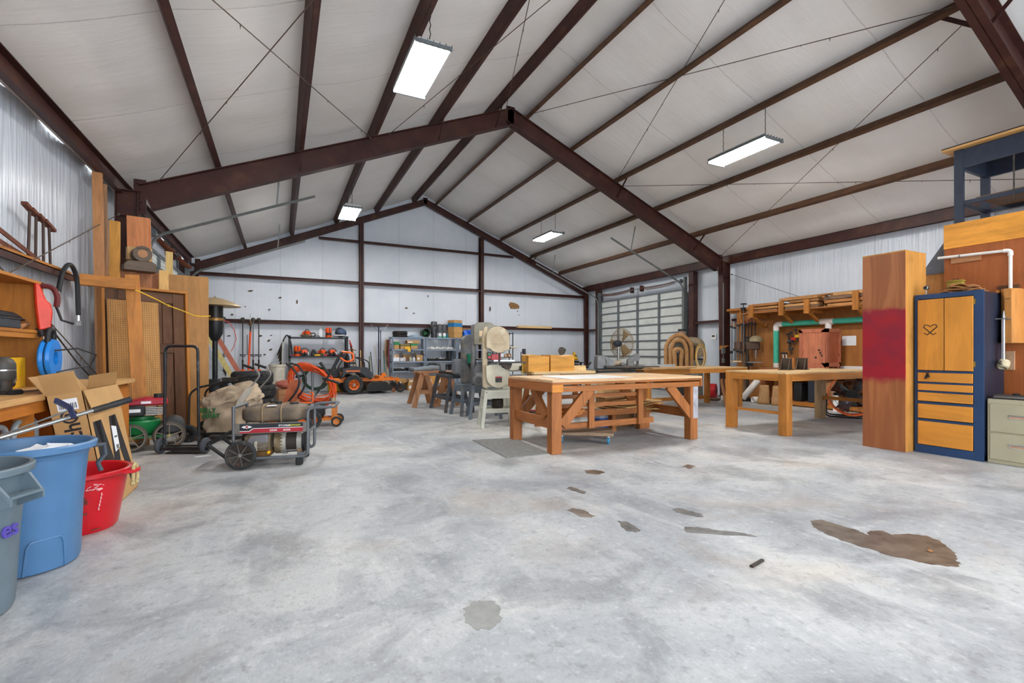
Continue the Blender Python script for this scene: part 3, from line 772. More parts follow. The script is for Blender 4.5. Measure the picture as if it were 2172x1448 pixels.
# ---- hutch on the bench
hu = thing('tool_shelf', 'open pine shelf box holding power tools on the bench', 'shelf', (-2.26, 5.73, 0.92))
MB().box(0, 0.32, -2.2, 0.02, 0.915, 0.94).build('top_board', OAKy, hu)
MB().box(0, 0.32, -2.2, 0.02, 0.475, 0.50).build('shelf_board', OAKy, hu)
MB().box(0.28, 0.31, -2.2, 0.02, 0.43, 0.475).build('shelf_lip', OAKy, hu)
MB().box(0.0, 0.32, -0.01, 0.02, 0.0, 0.94).build('end_board', OAKz, hu)
MB().box(0.0, 0.32, -2.2, -2.17, 0.0, 0.94).build('end_board', OAKz, hu)
MB().box(0.0, 0.01, -2.2, 0.0, 0.50, 0.92).build('back_board', OAKy, hu)
zs1 = 0.92 + 0.50
# tools on the shelf
def dgun(name, label, loc, rz, body, batt):
    r = thing(name, label, 'power tool', loc, rz)
    MB().tube([(-0.17, 0, 0.10), (-0.10, 0, 0.11), (0.06, 0, 0.10), (0.13, 0, 0.09)], [0.03, 0.045, 0.045, 0.03], 12).build('motor_body', body, r)
    MB().cyl((0.13, 0, 0.09), (0.20, 0, 0.085), 0.018, 0.006, 10).build('nozzle', IRON, r)
    MB().tube([(-0.06, 0, 0.09), (-0.09, 0, 0.03), (-0.10, 0, 0.02)], [0.022, 0.022, 0.026], 10).build('handle', batt, r)
    MB().box(-0.17, -0.03, -0.04, 0.04, 0.0, 0.03).build('battery', batt, r, bevel=0.006)
    return r
dgun('heat_gun', 'black heat gun with yellow mark on the pine shelf', (-2.06, 5.40, zs1), 1.3, BLKP, BLKP)
tag(MB().box(-0.08, 0.08, -0.2, 0.2, 0, 0.07).box(-0.083, 0.083, -0.203, 0.203, 0.07, 0.085).build('tool_case', plain('charcoal_case', (52,58,64), 0.6), bevel=0.01), 'charcoal flat tool case under the heat gun', 'case', (-2.02, 5.14, zs1), 0.0)
sd = thing('belt_sander', 'yellow sander at the back of the pine shelf', 'power tool', (-2.16, 5.2, zs1), 0.2)
MB().prism([(-0.15, 0.0), (0.15, 0.0), (0.13, 0.10), (-0.02, 0.26), (-0.06, 0.24), (-0.12, 0.12)], 0.07, RZ(PI/2) @ RX(PI/2)).build('body', YEL, sd, bevel=0.01)
MB().tube([(0.03, -0.1, 0.1), (0.06, 0.0, 0.2), (0.03, 0.1, 0.12)], 0.018, 8).build('handle', BLKP, sd)
m = MB()
for k in range(5): m.torus((0, 0, 0.03+0.018*k), 0.07-0.006*k, 0.008, 18, 6, RX(0.3*math.sin(k)) @ RY(0.3*math.cos(k*2)))
tag(m.build('coiled_cable', BLKP), 'black coiled cable beside the heat gun', 'cable', (-2.13, 5.55, zs1+0.02))
tag(MB().cyl((0, -0.08, 0.02), (0, 0.08, 0.06), 0.02, n=10).build('paint_roller', BRWx), 'stubby wooden handle lying at the shelf end', 'handle', (-2.02, 5.60, zs1))
rs = thing('reciprocating_saw', 'red and black electric saw hanging on the shelf end', 'power tool', (-1.87, 5.66, 1.42), 0)
RT = plain('tool_red', (222,58,32), 0.4)
m = MB().prism([(-0.03, 0.0), (0.05, 0.02), (0.06, 0.16), (0.05, 0.24), (0.02, 0.27), (-0.03, 0.42), (-0.06, 0.42), (-0.05, 0.2)], 0.07, T(-0.06, 0.03, 0.0) @ RZ(0.5) @ RX(PI/2)); m.build('body', RT, rs, bevel=0.01)
MB().tube(fillet([(-0.10, 0.04, 0.40), (0.0, 0.06, 0.41), (0.04, 0.06, 0.32), (0.03, 0.06, 0.22)], 0.05), 0.022, 8).build('handle', plain('dark_red_grip', (96,30,30), 0.6), rs)
MB().cyl((-0.06, 0.0, 0.02), (-0.04, 0.0, -0.05), 0.035, 0.03, 10).build('nose', BLKP, rs)
MB().tube([(0.02, 0.06, 0.25), (0.06, 0.08, 0.1), (0.14, 0.10, 0.07)], 0.012, 6).build('cord_guard', BLKP, rs)
cw = MB().tube([(-1.97, 5.86, 1.60), (-1.98, 6.1, 1.42), (-2.02, 6.8, 1.12), (-2.08, 7.55, 0.88), (-2.1, 7.75, 0.8)], 0.008, 6); tag(cw.build('extension_cable', BLKP), 'thin black cord sloping down across the left wall', 'cord')
# fish tape reel
fr = thing('fish_tape_reel', 'bright blue cable reel with black handle hung before the shelf end', 'reel', (-1.86, 5.66, 1.17), 1.62)
BLU = plain('reel_blue', (30,128,214), 0.35, var=0.05)
for s_ in (-0.045, 0.0):
    M = RX(PI/2) @ T(0, 0, s_)
    ring = MB().lathe_open([(0.062, 0), (0.168, 0), (0.175, 0.012), (0.168, 0.035), (0.062, 0.035), (0.062, 0)], 40, M); ring.build('disc', BLU, fr)
MB().lathe_open([(0.15, -0.02), (0.15, 0.01), (0.066, 0.012), (0.066, -0.02), (0.15, -0.02)], 32, RX(PI/2)).build('core', plain('reel_core', (40,40,44), 0.5), fr)
MB().tube(fillet([(-0.075, 0.0, 0.14), (-0.07, 0.0, 0.26), (0.07, 0.0, 0.26), (0.075, 0.0, 0.14)], 0.06), 0.022, 10).build('handle', BLKP, fr)
tag(MB().tube([(-1.82, 5.62, 1.24), (-1.7, 5.75, 1.26), (-1.62, 5.95, 1.20), (-1.66, 5.95, 1.10), (-1.78, 5.75, 1.06), (-1.86, 5.62, 1.03)], 0.007, 6).build('steel_tape', BLKP), 'loop of black tape springing from the blue reel', 'cable')
ibx = thing('tool_box', 'yellow tool carton with printed label on the bench', 'box', (-2.12, 5.42, 0.92), 0)
MB().box(-0.1, 0.12, -0.42, 0.16, 0, 0.26).build('carton', YEL, ibx, bevel=0.004)
MB().box(0.12, 0.123, -0.36, 0.0, 0.06, 0.14).build('printed_label', plain('grey_label', (120,112,96), 0.7), ibx)
MB().box(0.12, 0.1235, -0.34, -0.05, 0.10, 0.135).build('printed_band', INK, ibx)
MB().cyl((0.12, -0.08, 0.19), (0.123, -0.08, 0.19), 0.035, n=16).build('printed_badge', PAPER, ibx)
tag(MB().cyl((0, 0, 0), (0, 0, 0.22), 0.045, 0.045, 16).cyl((0, 0, 0.22), (0, 0, 0.25), 0.03, 0.02, 12).build('spray_can', YEL), 'yellow spray can behind the blue reel', 'can', (-2.08, 5.66, 0.92))
ro = thing('router', 'dark wood router standing on the bench at the left edge', 'power tool', (-1.80, 4.68, 0.92), 0)
MB().lathe([(0.06, 0.10), (0.07, 0.12), (0.07, 0.22), (0.055, 0.25), (0.03, 0.27)], 16).build('motor', plain('smoke_plastic', (66,62,58), 0.5), ro)
MB().cyl((0, 0, 0.17), (0, 0, 0.18), 0.072, n=16).build('band', CHROME, ro)
MB().lathe([(0.08, 0.0), (0.085, 0.015), (0.05, 0.03), (0.055, 0.10)], 16).build('base', IRON, ro)
for s_ in (-1, 1): MB().ball((0, s_*0.11, 0.07), 0.03, 10, 8).build('knob', BLKP, ro)
wr_ = thing('ratchet_wrench', 'chrome wrench with black socket lying on the bench edge', 'wrench', (-1.68, 4.75, 0.935), 1.35)
MB().cyl((-0.1, 0, 0), (0.16, 0, 0.0), 0.008, n=8).build('shaft', CHROME, wr_); MB().cyl((-0.18, 0, 0), (-0.09, 0, 0), 0.022, n=12).build('socket', BLKP, wr_)
for k, (x, l, mt, lab) in enumerate(((-2.20, 0.62, plain('aluminium_rule', (176,178,176), 0.4, 0.6), 'aluminium bar clamp'), (-2.17, 0.56, wood('pale_stick', (206,176,112), 'z', 0.8), 'pale wooden stick'))):
    m = MB().beam((x, 5.80+0.12*k, 1.42-0.06*k), (x+0.06, 5.98+0.13*k, 0.93), 0.03, 0.045, (1, 0, 0)); tag(m.build('clamp_bar', mt), lab + ' leaning behind the blue reel', 'clamp')
ch_ = thing('bar_clamp', 'rust red clamp head hanging behind the reel handle', 'clamp', (-2.1, 5.85, 1.25))
MB().box(-0.03, 0.03, -0.03, 0.1, 0.1, 0.16).box(-0.02, 0.02, -0.02, 0.03, 0.0, 0.12).box(-0.03, 0.03, -0.02, 0.09, -0.06, 0.0).build('jaw', plain('clamp_red', (178,66,50), 0.5), ch_, bevel=0.004)
MB().cyl((0, 0.07, -0.1), (0, 0.07, 0.12), 0.01, n=8).build('screw', IRON, ch_)
sp_ = thing('stapler', 'black and orange hand tool lying behind the open carton', 'power tool', (-2.0, 6.0, 0.92), 1.2)
MB().tube([(-0.16, 0, 0.05), (0, 0, 0.06), (0.12, 0, 0.05)], [0.03, 0.04, 0.03], 10).build('body', BLKP, sp_); MB().cyl((-0.2, 0, 0.05), (-0.12, 0, 0.05), 0.033, n=12).build('nose_ring', CHROME, sp_)
tag(MB().prism([(0, 0), (0.16, 0), (0.08, 0.34), (-0.04, 0.36), (-0.06, 0.3)], 0.08, RZ(PI/2) @ RX(PI/2)).build('vacuum_nozzle', BLKP, bevel=0.02), 'black moulded nozzle standing against the left wall', 'nozzle', (-2.16, 6.35, 0.92), 0)

# ---- lengths of steel and wood on the wall girt, stakes, hose
RUSTY = plain('rusty_angle', (112,62,44), 0.7, 0.2, var=0.2, scale=20)
for k, (y0, y1, x, dz, w) in enumerate(((3.0, 7.5, -2.30, 0.012, 0.05), (3.2, 7.7, -2.36, 0.015, 0.04), (4.2, 6.9, -2.41, 0.015, 0.04))):
    m = MB().beam((x, y0, 2.172+dz), (x, y1, 2.172+dz), w, 0.03); tag(m.build('lumber_strip', [OAKy, BRWy, BRWy][k]), ['pale wood strip on the outer edge of the left wall girt', 'brown wood strip lying along the left wall girt', 'thin brown strip lying at the back of the girt'][k], 'wood strip')
for k, (p, q) in enumerate((((-2.33, 5.4, 2.47), (-2.33, 6.75, 2.22)), ((-2.36, 5.3, 2.36), (-2.36, 6.6, 2.21)))):
    m = MB().beam(p, q, 0.05, 0.006).beam(Vector(p)+Vector((0.025, 0, -0.02)), Vector(q)+Vector((0.025, 0, -0.02)), 0.006, 0.045); tag(m.build('steel_angle', RUSTY), ['upper rusty steel angle propped on the left wall girt', 'lower rusty steel angle propped on the left wall girt'][k], 'steel angle')
sk = [(6.62, 2.72), (6.72, 2.69), (6.84, 2.66), (6.94, 2.63)]
for k, (y, z) in enumerate(sk):
    r = thing('survey_stake', 'rusty steel T post, %s of four on the girt' % ['first from the left', 'second from the left', 'third from the left', 'last'][k], 'stake', (-2.34 + 0.015*k, y, 2.175), 0, 'rusty stakes on the girt')
    MB().cyl((0, 0.04*(k-1.5)*0.6, 0), (0, 0, z-2.2), 0.014, n=6).build('shaft', plain('dark_rust', (70,52,46), 0.7), r)
    MB().beam((0, -0.12, z-2.15), (0, 0.12, z-2.21), 0.05, 0.035).build('cross_head', RUSTY, r)
hs = thing('hydraulic_hose', 'black hydraulic hose with steel fittings draped over the girt', 'hose', (0, 0, 0))
hp = fillet([(-2.22, 6.95, 1.90), (-2.21, 7.03, 2.15), (-2.2, 7.22, 2.28), (-2.2, 7.42, 2.15), (-2.21, 7.50, 1.68)], 0.14, 6)
MB().tube(hp, 0.024, 10).build('hose', BLKP, hs)
for e, d in (((-2.22, 6.95, 1.90), -1), ((-2.21, 7.50, 1.68), -1)):
    MB().cyl(e, (e[0], e[1], e[2]-0.07), 0.019, n=8).build('ferrule', CHROME, hs); MB().cyl((e[0], e[1], e[2]-0.07), (e[0], e[1], e[2]-0.13), 0.028, n=6).build('nut', CHROME, hs)
# ================================================================== DOOR AND BOARDS STACKED AT THE LEFT COLUMN
ds = thing('panel_door', 'dark stained panel door in a pale frame leaning at the left column', 'door', (-2.10, 8.02, 0), math.radians(34))
tl = RX(math.radians(-3))
Wd = 1.06
def db(name, x0, x1, z0, z1, y0, y1, mt, bev=0.004): return MB().box(x0, x1, y0, y1, z0, z1, tl).build(name, mt, ds, bevel=bev)
db('frame_jamb', 0, 0.035, 0, 2.12, -0.02, 0.11, OAKz); db('frame_jamb', Wd-0.035, Wd, 0, 2.12, -0.02, 0.11, OAKz); db('frame_head', 0, Wd, 2.12, 2.155, -0.02, 0.11, OAKx)
db('stile', 0.04, 0.19, 0.02, 2.11, 0.02, 0.065, DRKz); db('stile', Wd-0.19, Wd-0.04, 0.02, 2.11, 0.02, 0.065, DRKz)
for a, b in ((1.96, 2.11), (1.22, 1.36), (0.02, 0.24)): db('rail', 0.19, Wd-0.19, a, b, 0.02, 0.065, DRKx)
for a, b in ((0.24, 1.22), (1.36, 1.96)):
    for k in range(5):
        x0 = 0.19 + (Wd-0.38)*k/5; db('board', x0+0.003, x0 + (Wd-0.38)/5-0.003, a, b, 0.04, 0.06, DRKz)
for z in (0.3, 1.05, 1.8): db('hinge', 0.03, 0.045, z, z+0.1, 0.0, 0.03, IRON)
# pegboard sheet with its holes as sunk cups
pg = thing('pegboard_sheet', 'tan pegboard sheet full of holes leaning on the dark door', 'pegboard', (-2.01, 7.96, 0), math.radians(34))
PW, PH = 0.60, 1.95
tl2 = RX(math.radians(-4.2))
MB().box(0, PW, 0.0, 0.006, 0, PH, tl2).build('sheet', PLYz, pg)
m = MB(); hd = plain('peg_hole', (70,44,22), 0.9)
nx, nz = 23, 75
for i in range(nx):
    for j in range(nz):
        x, z = PW*(i+0.5)/nx, PH*(j+0.5)/nz
        m.add([tuple(tl2 @ Vector((x + 0.0055*math.cos(t), -0.0006, z + 0.0055*math.sin(t)))) for t in [2*PI*k/6 for k in range(6)]], [(0,1,2,3,4,5)])
o = m.build('peg_holes', hd, pg, smooth=False); o['kind'] = 'stuff'
pb = MB().beam((-1.63, 7.72, 0.0), (-1.775, 7.88, 2.26), 0.155, 0.035, (0.3, -1, 0)); tag(pb.build('casing_board', OAKz, bevel=0.004), 'tall honey coloured board standing in front of the pegboard', 'board')
hb = MB().beam((-2.26, 7.70, 2.14), (-1.72, 7.82, 2.12), 0.11, 0.14); tag(hb.build('header_board', OAKx, bevel=0.005), 'honey coloured crossboard from the girt to the tall board', 'board')
# tall tan sheet
ts = MB().box(-0.36, 0.36, -0.022, 0.022, 0, 2.46, RX(math.radians(-2))); tag(ts.build('plywood_sheet', [wood('tan_panel', (168,120,66), 'z', 0.9, knots=0.05)], bevel=0.003), 'tall tan sheet standing upright beside the patio heater', 'panel', (-1.40, 9.03, 0), math.radians(10))
edge = MB()
# planks standing behind
def plank(name, label, px0, px1, py0, py1, Y, mt, th=0.035, dx=0.0, zb=0.0, grp='planks stacked behind the door'):
    a, b = ony(px0, py0, Y), ony(px1, py0, Y); zt = a.z; w = b.x - a.x; cx = (a.x+b.x)/2
    m = MB(); m.add([(-w/2+dx, 0, zb), (w/2+dx, 0, zb), (w/2+dx, th, zb), (-w/2+dx, th, zb), (-w/2, 0, zt), (w/2, 0, zt-0.01), (w/2, th, zt-0.01), (-w/2, th, zt)], [(0,3,2,1),(4,5,6,7),(0,1,5,4),(1,2,6,5),(2,3,7,6),(3,0,4,7)])
    return tag(m.build(name, mt, bevel=0.003), label, 'plank', (cx, Y, 0), None, grp)
plank('plank', 'tallest rough sawn plank rising beside the left wall', 194, 216, 362, 0, 8.27, wood('rough_cedar', (178,124,80), 'z', 0.62), 0.045, dx=0.06)
plank('plank', 'narrow weathered plank just behind the tallest one', 216, 226, 388, 0, 8.44, wood('old_cedar', (150,112,82), 'z', 0.6), 0.03, dx=0.06)
plank('plank', 'yellowish pine plank right of the tallest plank', 231, 254, 466, 0, 8.50, wood('yellow_pine', (196,140,66), 'z', 0.75), 0.04)
plank('plank', 'wide salmon coloured board with a knot under the beam end', 268, 313, 456, 0, 9.02, wood('salmon_cedar', (202,130,84), 'z', 0.85), 0.03, dx=0.05)
plank('plank', 'salmon board edge showing behind the wide board', 300, 319, 460, 0, 9.08, wood('salmon_cedar', (202,130,84), 'z', 0.85), 0.03, dx=0.05)
plank('plank', 'short brown board top beside the yellowish plank', 254, 286, 572, 0, 8.66, wood('sapele', (164,108,74), 'z', 0.8), 0.03)
plank('plank', 'brown board top in the middle of the stack', 286, 322, 577, 0, 8.78, wood('sapele', (164,108,74), 'z', 0.8), 0.03)
plank('plank', 'slim brown board beside the curly grained one', 322, 335, 577, 0, 8.90, wood('sapele', (164,108,74), 'z', 0.8), 0.03)
plank('plank', 'pale curly grained pine board on top of the door frame', 337, 357, 572, 0, 8.78, wood('curly_pine', (222,176,110), 'z', 0.7, ring=12), 0.03)
plank('plank', 'thin pale pine stick in front of the overhead door', 351, 366, 532, 0, 9.18, wood('pale_stick', (214,178,116), 'z', 0.8), 0.03)
tag(MB().box(-0.15, 0.15, 0, 0.1, 0, 0.19).build('wood_block', wood('pale_block', (200,160,104), 'x', 0.8), bevel=0.004), 'pale wood block behind the round log', 'wood block', ony(297, 552, 8.74), 0.4)
lg = thing('split_log', 'grey split log lying on top of the leaning boards', 'log', ony(292, 578, 8.70), 0.35)
MB().prism([(-0.19, 0), (0.20, 0), (0.19, 0.11), (0.12, 0.15), (-0.14, 0.14), (-0.19, 0.08)], 0.22, RX(PI/2)).build('bark', GREYW, lg, bevel=0.01)
lr = thing('log_round', 'round cut log end sitting on the grey split log', 'log', ony(300, 551, 8.62), 0.35)
MB().cyl((0, -0.11, 0.075), (0, 0.1, 0.075), 0.115, 0.12, 14).build('bark', GREYW, lr); MB().cyl((0, -0.115, 0.075), (0, -0.109, 0.075), 0.06, n=12).build('heartwood', BRWx, lr)
ropep = [ony(287, 615, 7.75), ony(300, 620, 7.76), ony(330, 634, 7.9), ony(357, 648, 8.1), ony(385, 658, 8.35), ony(412, 669, 8.6), ony(428, 671, 8.62), ony(446, 670, 8.72)]
yr = MB().tube(ropep, 0.008, 6); yr.ball(ropep[3], 0.016, 8, 6); tag(yr.build('yellow_rope', plain('yellow_rope', (224,178,40), 0.7, var=0.1)), 'yellow rope tied from the tall board to the tan sheet', 'rope')

# patio heater
ph = thing('patio_heater', 'patio heater with beige hood and black burner behind the tan sheet', 'patio heater', (-1.03, 9.75, 0))
MB().lathe([(0.40, 2.04), (0.38, 2.06), (0.26, 2.12), (0.12, 2.17), (0.03, 2.19), (0.0, 2.19)], 36).build('hood', plain('hood_beige', (190,164,124), 0.45, 0.2, var=0.1), ph, solid=0.004)
MB().ball((0, 0, 2.205), 0.015, 8, 6).build('hood_nut', CHROME, ph)
MB().cyl((0, 0, 1.80), (0, 0, 2.05), 0.125, n=24).build('burner_screen', plain('burner_dark', (40,36,34), 0.4, 0.4), ph)
MB().lathe([(0.135, 1.78), (0.14, 1.81), (0.13, 1.83)], 24).build('burner_rim', plain('amber_ring', (150,112,60), 0.4, 0.5), ph)
MB().lathe([(0.03, 1.42), (0.06, 1.44), (0.12, 1.56), (0.13, 1.80)], 24).build('control_head', BLK, ph)
MB().cyl((0, 0, 0.75), (0, 0, 1.45), 0.042, n=16).build('post', BLK, ph)
MB().lathe([(0.24, 0.0), (0.25, 0.03), (0.2, 0.08), (0.2, 0.72), (0.16, 0.76)], 28).build('tank_housing', BLK, ph)
# ================================================================== MACHINES LEFT OF THE AISLE
CANVAS = plain('grey_canvas', (176,156,132), 0.95, var=0.12, scale=7, dirt=(134,116,96), dirt_amt=0.35, bmp=0.5)
DUSTY = plain('dusty_tank', (112,96,78), 0.6, var=0.25, scale=6, dirt=(64,64,66), dirt_amt=0.55)
CAST = plain('cast_aluminium', (150,132,104), 0.5, 0.35, var=0.25, scale=10, dirt=(104,80,50), dirt_amt=0.5)
GTUBE = plain('grey_frame_tube', (104,108,112), 0.4, 0.3, var=0.1)
PANELG = plain('panel_grey', (116,112,106), 0.5, 0.2, var=0.1)
REDS = plain('sticker_red', (172,38,52), 0.5, var=0.1)
DKS = plain('sticker_black', (40,42,48), 0.5, var=0.1)
GREEN = plain('deck_green', (26,118,62), 0.4, var=0.1, dirt=(60,84,60), dirt_amt=0.2)
REDE = plain('engine_red', (168,30,50), 0.4, var=0.1, dirt=(120,40,44), dirt_amt=0.2)

def wheel(par, c, r, w, axis='y', tyre=RUB, rim=IRON, spokes=0, hub=CHROME, name='wheel', rimr=0.6):
    """a wheel (part) with rim and hub as sub-parts; axis is its axle direction"""
    A = {'y': RX(PI/2), 'x': RY(PI/2)}[axis] if isinstance(axis, str) else axis
    M = T(*c) @ A
    k = r*rimr
    o = MB().lathe_open([(k, -w/2), (r*0.9, -w/2), (r*0.98, -w*0.3), (r, 0), (r*0.98, w*0.3), (r*0.9, w/2), (k, w/2), (k, -w/2)], 32, M).build(name, tyre, par)
    if spokes:
        m = MB().lathe_open([(k+0.001, -w*0.35), (k+0.001, w*0.35), (k-0.014, w*0.35), (k-0.014, -w*0.35), (k+0.001, -w*0.35)], 28, M)
        m.build('rim', rim, o)
        for i in range(spokes):
            t = 2*PI*i/spokes + 0.3
            MB().beam(M @ Vector((r*0.08*math.cos(t), r*0.08*math.sin(t), 0)), M @ Vector((k*math.cos(t), k*math.sin(t), 0)), w*0.25, r*0.07, M.to_3x3() @ Vector((0, 0, 1))).build('spoke', rim, o)
    else:
        MB().lathe([(0.0, -w*0.1), (k*0.5, -w*0.12), (k*0.8, -w*0.3), (k, -w*0.38), (k, w*0.38), (k*0.8, w*0.3), (k*0.5, w*0.12), (0.0, w*0.1)], 28, M).build('rim', rim, o)
        for i in range(6):
            t = 2*PI*i/6; MB().cyl(M @ Vector((k*0.62*math.cos(t), k*0.62*math.sin(t), -w*0.34)), M @ Vector((k*0.62*math.cos(t), k*0.62*math.sin(t), w*0.34)), k*0.09, n=8).build('rim_hole', BLKP, o)
    MB().cyl(M @ Vector((0, 0, -w*0.45)), M @ Vector((0, 0, w*0.45)), r*0.12, n=12).build('hub', hub, o)
    return o

# ---- generator
g = thing('generator', 'portable generator with brown dusty fuel tank in grey tube frame', 'generator', (-0.045, 5.92, 0), -0.20)
def gt(pts, name='frame_tube', r=0.0165, mt=GTUBE, fr=0.06): return MB().tube(fillet(pts, fr, 5), r, 10).build(name, mt, g)
for y in (-0.25, 0.25):
    gt([(-0.355, y, 0.655), (-0.355, y, 0.10), (0.37, y, 0.10), (0.37, y, 0.62), (0.62, y, 0.625)])
gt([(0.60, -0.25, 0.625), (0.64, -0.25, 0.626), (0.64, 0.25, 0.626), (0.60, 0.25, 0.625)])
gt([(-0.355, -0.25, 0.64), (-0.355, 0.25, 0.64)]); gt([(0.37, -0.25, 0.35), (0.37, 0.25, 0.35)])
for x in (-0.3, 0.3): MB().box(x-0.03, x+0.03, -0.25, 0.25, 0.115, 0.14).build('cross_rail', GTUBE, g)
for y in (-0.22, 0.22): gt([(-0.36, y, 0.40), (-0.60, y, 0.27), (-0.58, y, 0.24), (-0.37, y, 0.06)], 'fold_handle', 0.017, BLK)
gt([(-0.595, -0.22, 0.262), (-0.595, 0.22, 0.262)], 'fold_handle', 0.017, BLK)
# tank: pillow-shaped, two straps
def tank(u, v):
    a = 2*PI*v; x = -0.325 + 0.68*u
    e = 1 - abs(2*u-1)**7
    def sp(t, p=0.45): return math.copysign(abs(t)**p, t)
    return (x, 0.235*sp(math.cos(a))*max(e, 0.02)**0.5, 0.555 + 0.09*sp(math.sin(a))*max(e, 0.02)**0.5)
MB().grid(tank, 26, 32).build('fuel_tank', DUSTY, g)
for x in (-0.085, 0.10): MB().tube([(x, 0.242*math.copysign(abs(math.cos(t))**0.45, math.cos(t)), 0.555 + 0.096*math.copysign(abs(math.sin(t))**0.45, math.sin(t))) for t in [2*PI*i/28 for i in range(28)]], 0.009, 6, closed=True).build('tank_strap', plain('strap_brown', (134,112,84), 0.6), g)
MB().cyl((0.02, 0.05, 0.63), (0.02, 0.05, 0.672), 0.034, n=16).build('fuel_cap', BLKP, g); MB().ball((-0.06, 0.08, 0.675), 0.024, 10, 8).build('gauge', IRON, g)
MB().cyl((0.19, 0.0, 0.635), (0.19, 0.0, 0.662), 0.045, n=16).build('fuel_cap', BLKP, g)
MB().box(-0.05, 0.04, -0.21, -0.12, 0.645, 0.648).build('warning_label', PAPER, g)
MB().box(-0.345, 0.362, -0.268, -0.250, 0.365, 0.475).build('panel', PANELG, g, bevel=0.003)
MB().box(-0.29, 0.325, -0.271, -0.268, 0.420, 0.468).build('sticker', DKS, g, label='black sticker with maker badge')
MB().box(-0.29, 0.325, -0.2705, -0.268, 0.374, 0.420).build('sticker', REDS, g, label='red sticker with rating numbers')
PF = T(0, -0.2715, 0) @ RX(PI/2)
MB().prism([(-0.29, 0.395), (-0.20, 0.395), (-0.165, 0.42), (-0.29, 0.42)], 0.001, PF).build('sticker', DKS, g)
MB().prism([(-0.29, 0.390), (-0.198, 0.390), (-0.160, 0.417), (0.325, 0.417), (0.325, 0.423), (-0.163, 0.423), (-0.202, 0.396), (-0.29, 0.396)], 0.0014, PF).build('sticker_line', WHT, g)
b_ = MB().prism([(-0.275, 0.4375), (-0.25, 0.4495), (-0.232, 0.4495), (-0.222, 0.457), (-0.212, 0.4495), (-0.196, 0.4495), (-0.17, 0.4375), (-0.196, 0.4255), (-0.212, 0.4255), (-0.222, 0.418), (-0.232, 0.4255), (-0.25, 0.4255)], 0.0014, PF).build('badge', WHT, g, label='white badge on the panel')
MB().prism([(-0.222, 0.452), (-0.207, 0.4375), (-0.222, 0.423), (-0.237, 0.4375)], 0.0018, PF).build('badge_core', REDS, g)
text('lettering', 'STORM', 0.026, WHT, g, PF @ T(0.083, 0.4335, 0.0005), stretch=1.35, bold=0.0006, label='white lettering STORM'); text('lettering', 'RESPONDER', 0.026, plain('sticker_yellow', (196,190,60), 0.5), g, PF @ T(0.183, 0.4335, 0.0005), stretch=0.82, bold=0.0004, label='yellow lettering RESPONDER')
text('lettering', '5500', 0.026, WHT, g, PF @ T(-0.003, 0.3865, 0.0005), stretch=1.4, bold=0.0006, label='white number 5500'); text('lettering', '8250', 0.026, WHT, g, PF @ T(0.13, 0.3865, 0.0005), stretch=1.35, bold=0.0006, label='white number 8250')
# engine and alternator
MB().box(-0.27, -0.02, -0.2, 0.12, 0.13, 0.34).build('engine_block', CAST, g, bevel=0.02)
MB().cyl((-0.27, -0.03, 0.235), (-0.31, -0.03, 0.235), 0.115, n=28).build('recoil_housing', IRON, g)
MB().prism([(-0.22, 0.18), (-0.05, 0.18), (-0.03, 0.24), (-0.03, 0.345), (-0.20, 0.345), (-0.24, 0.28)], 0.05, T(0, -0.19, 0) @ RX(PI/2)).build('engine_shroud', plain('shroud_grey', (120,118,122), 0.5, 0.2, dirt=(140,116,76), dirt_amt=0.4), g, bevel=0.01)
for k in range(6): MB().box(-0.14, -0.03, -0.255, -0.2, 0.185+k*0.014, 0.191+k*0.014).build('cooling_fin', CAST, g)
MB().box(-0.16, -0.13, -0.262, -0.20, 0.17, 0.28).build('valve_cover', plain('pale_alloy', (190,184,166), 0.4, 0.3), g, bevel=0.005)
MB().box(-0.15, -0.005, -0.22, 0.1, 0.105, 0.17).build('sump', plain('sump_brown', (110,78,40), 0.6, 0.2), g, bevel=0.01)
MB().cyl((-0.02, -0.215, 0.155), (-0.02, -0.245, 0.155), 0.016, n=10).build('oil_cap', YEL, g)
MB().cyl((0.02, -0.06, 0.24), (0.10, -0.06, 0.24), 0.132, 0.132, 32).build('alternator_bell', CAST, g)
for x0, x1 in ((0.085, 0.135), (0.245, 0.295)):
    m = MB()
    for i in range(24):
        t = 2*PI*i/24; m.beam((x0, -0.06+0.13*math.cos(t), 0.24+0.13*math.sin(t)), (x1, -0.06+0.13*math.cos(t), 0.24+0.13*math.sin(t)), 0.012, 0.02, (0, math.cos(t), math.sin(t)))
    o = m.cyl((x0, -0.06, 0.24), (x1, -0.06, 0.24), 0.127, n=32).build('stator_ring', plain('ribbed_alloy', (186,182,172), 0.4, 0.5), g)
MB().cyl((0.10, -0.06, 0.24), (0.25, -0.06, 0.24), 0.122, n=32).build('stator', plain('stator_dark', (50,42,36), 0.6), g)
MB().lathe([(0.132, 0), (0.13, 0.03), (0.10, 0.055), (0, 0.06)], 28, T(0.295, -0.06, 0.24) @ RY(PI/2)).build('end_cover', BLKP, g)
MB().cyl((0.11, -0.17, 0.155), (0.27, -0.17, 0.155), 0.007, n=8).build('tie_bolt', CHROME, g)
MB().box(0.255, 0.30, -0.2, 0.1, 0.10, 0.17).build('mount_foot', plain('mount_bracket', (140,116,88), 0.5, 0.3), g)
MB().box(0.06, 0.22, 0.06, 0.24, 0.20, 0.36).build('muffler', plain('muffler_grey', (112,110,112), 0.5, 0.3), g, bevel=0.01)
MB().box(-0.1, 0.04, 0.05, 0.22, 0.3, 0.40).build('air_cleaner', BLKP, g, bevel=0.012)
MB().cyl((0.36, 0.21, 0.0), (0.36, 0.21, 0.0), 0.01, n=3)
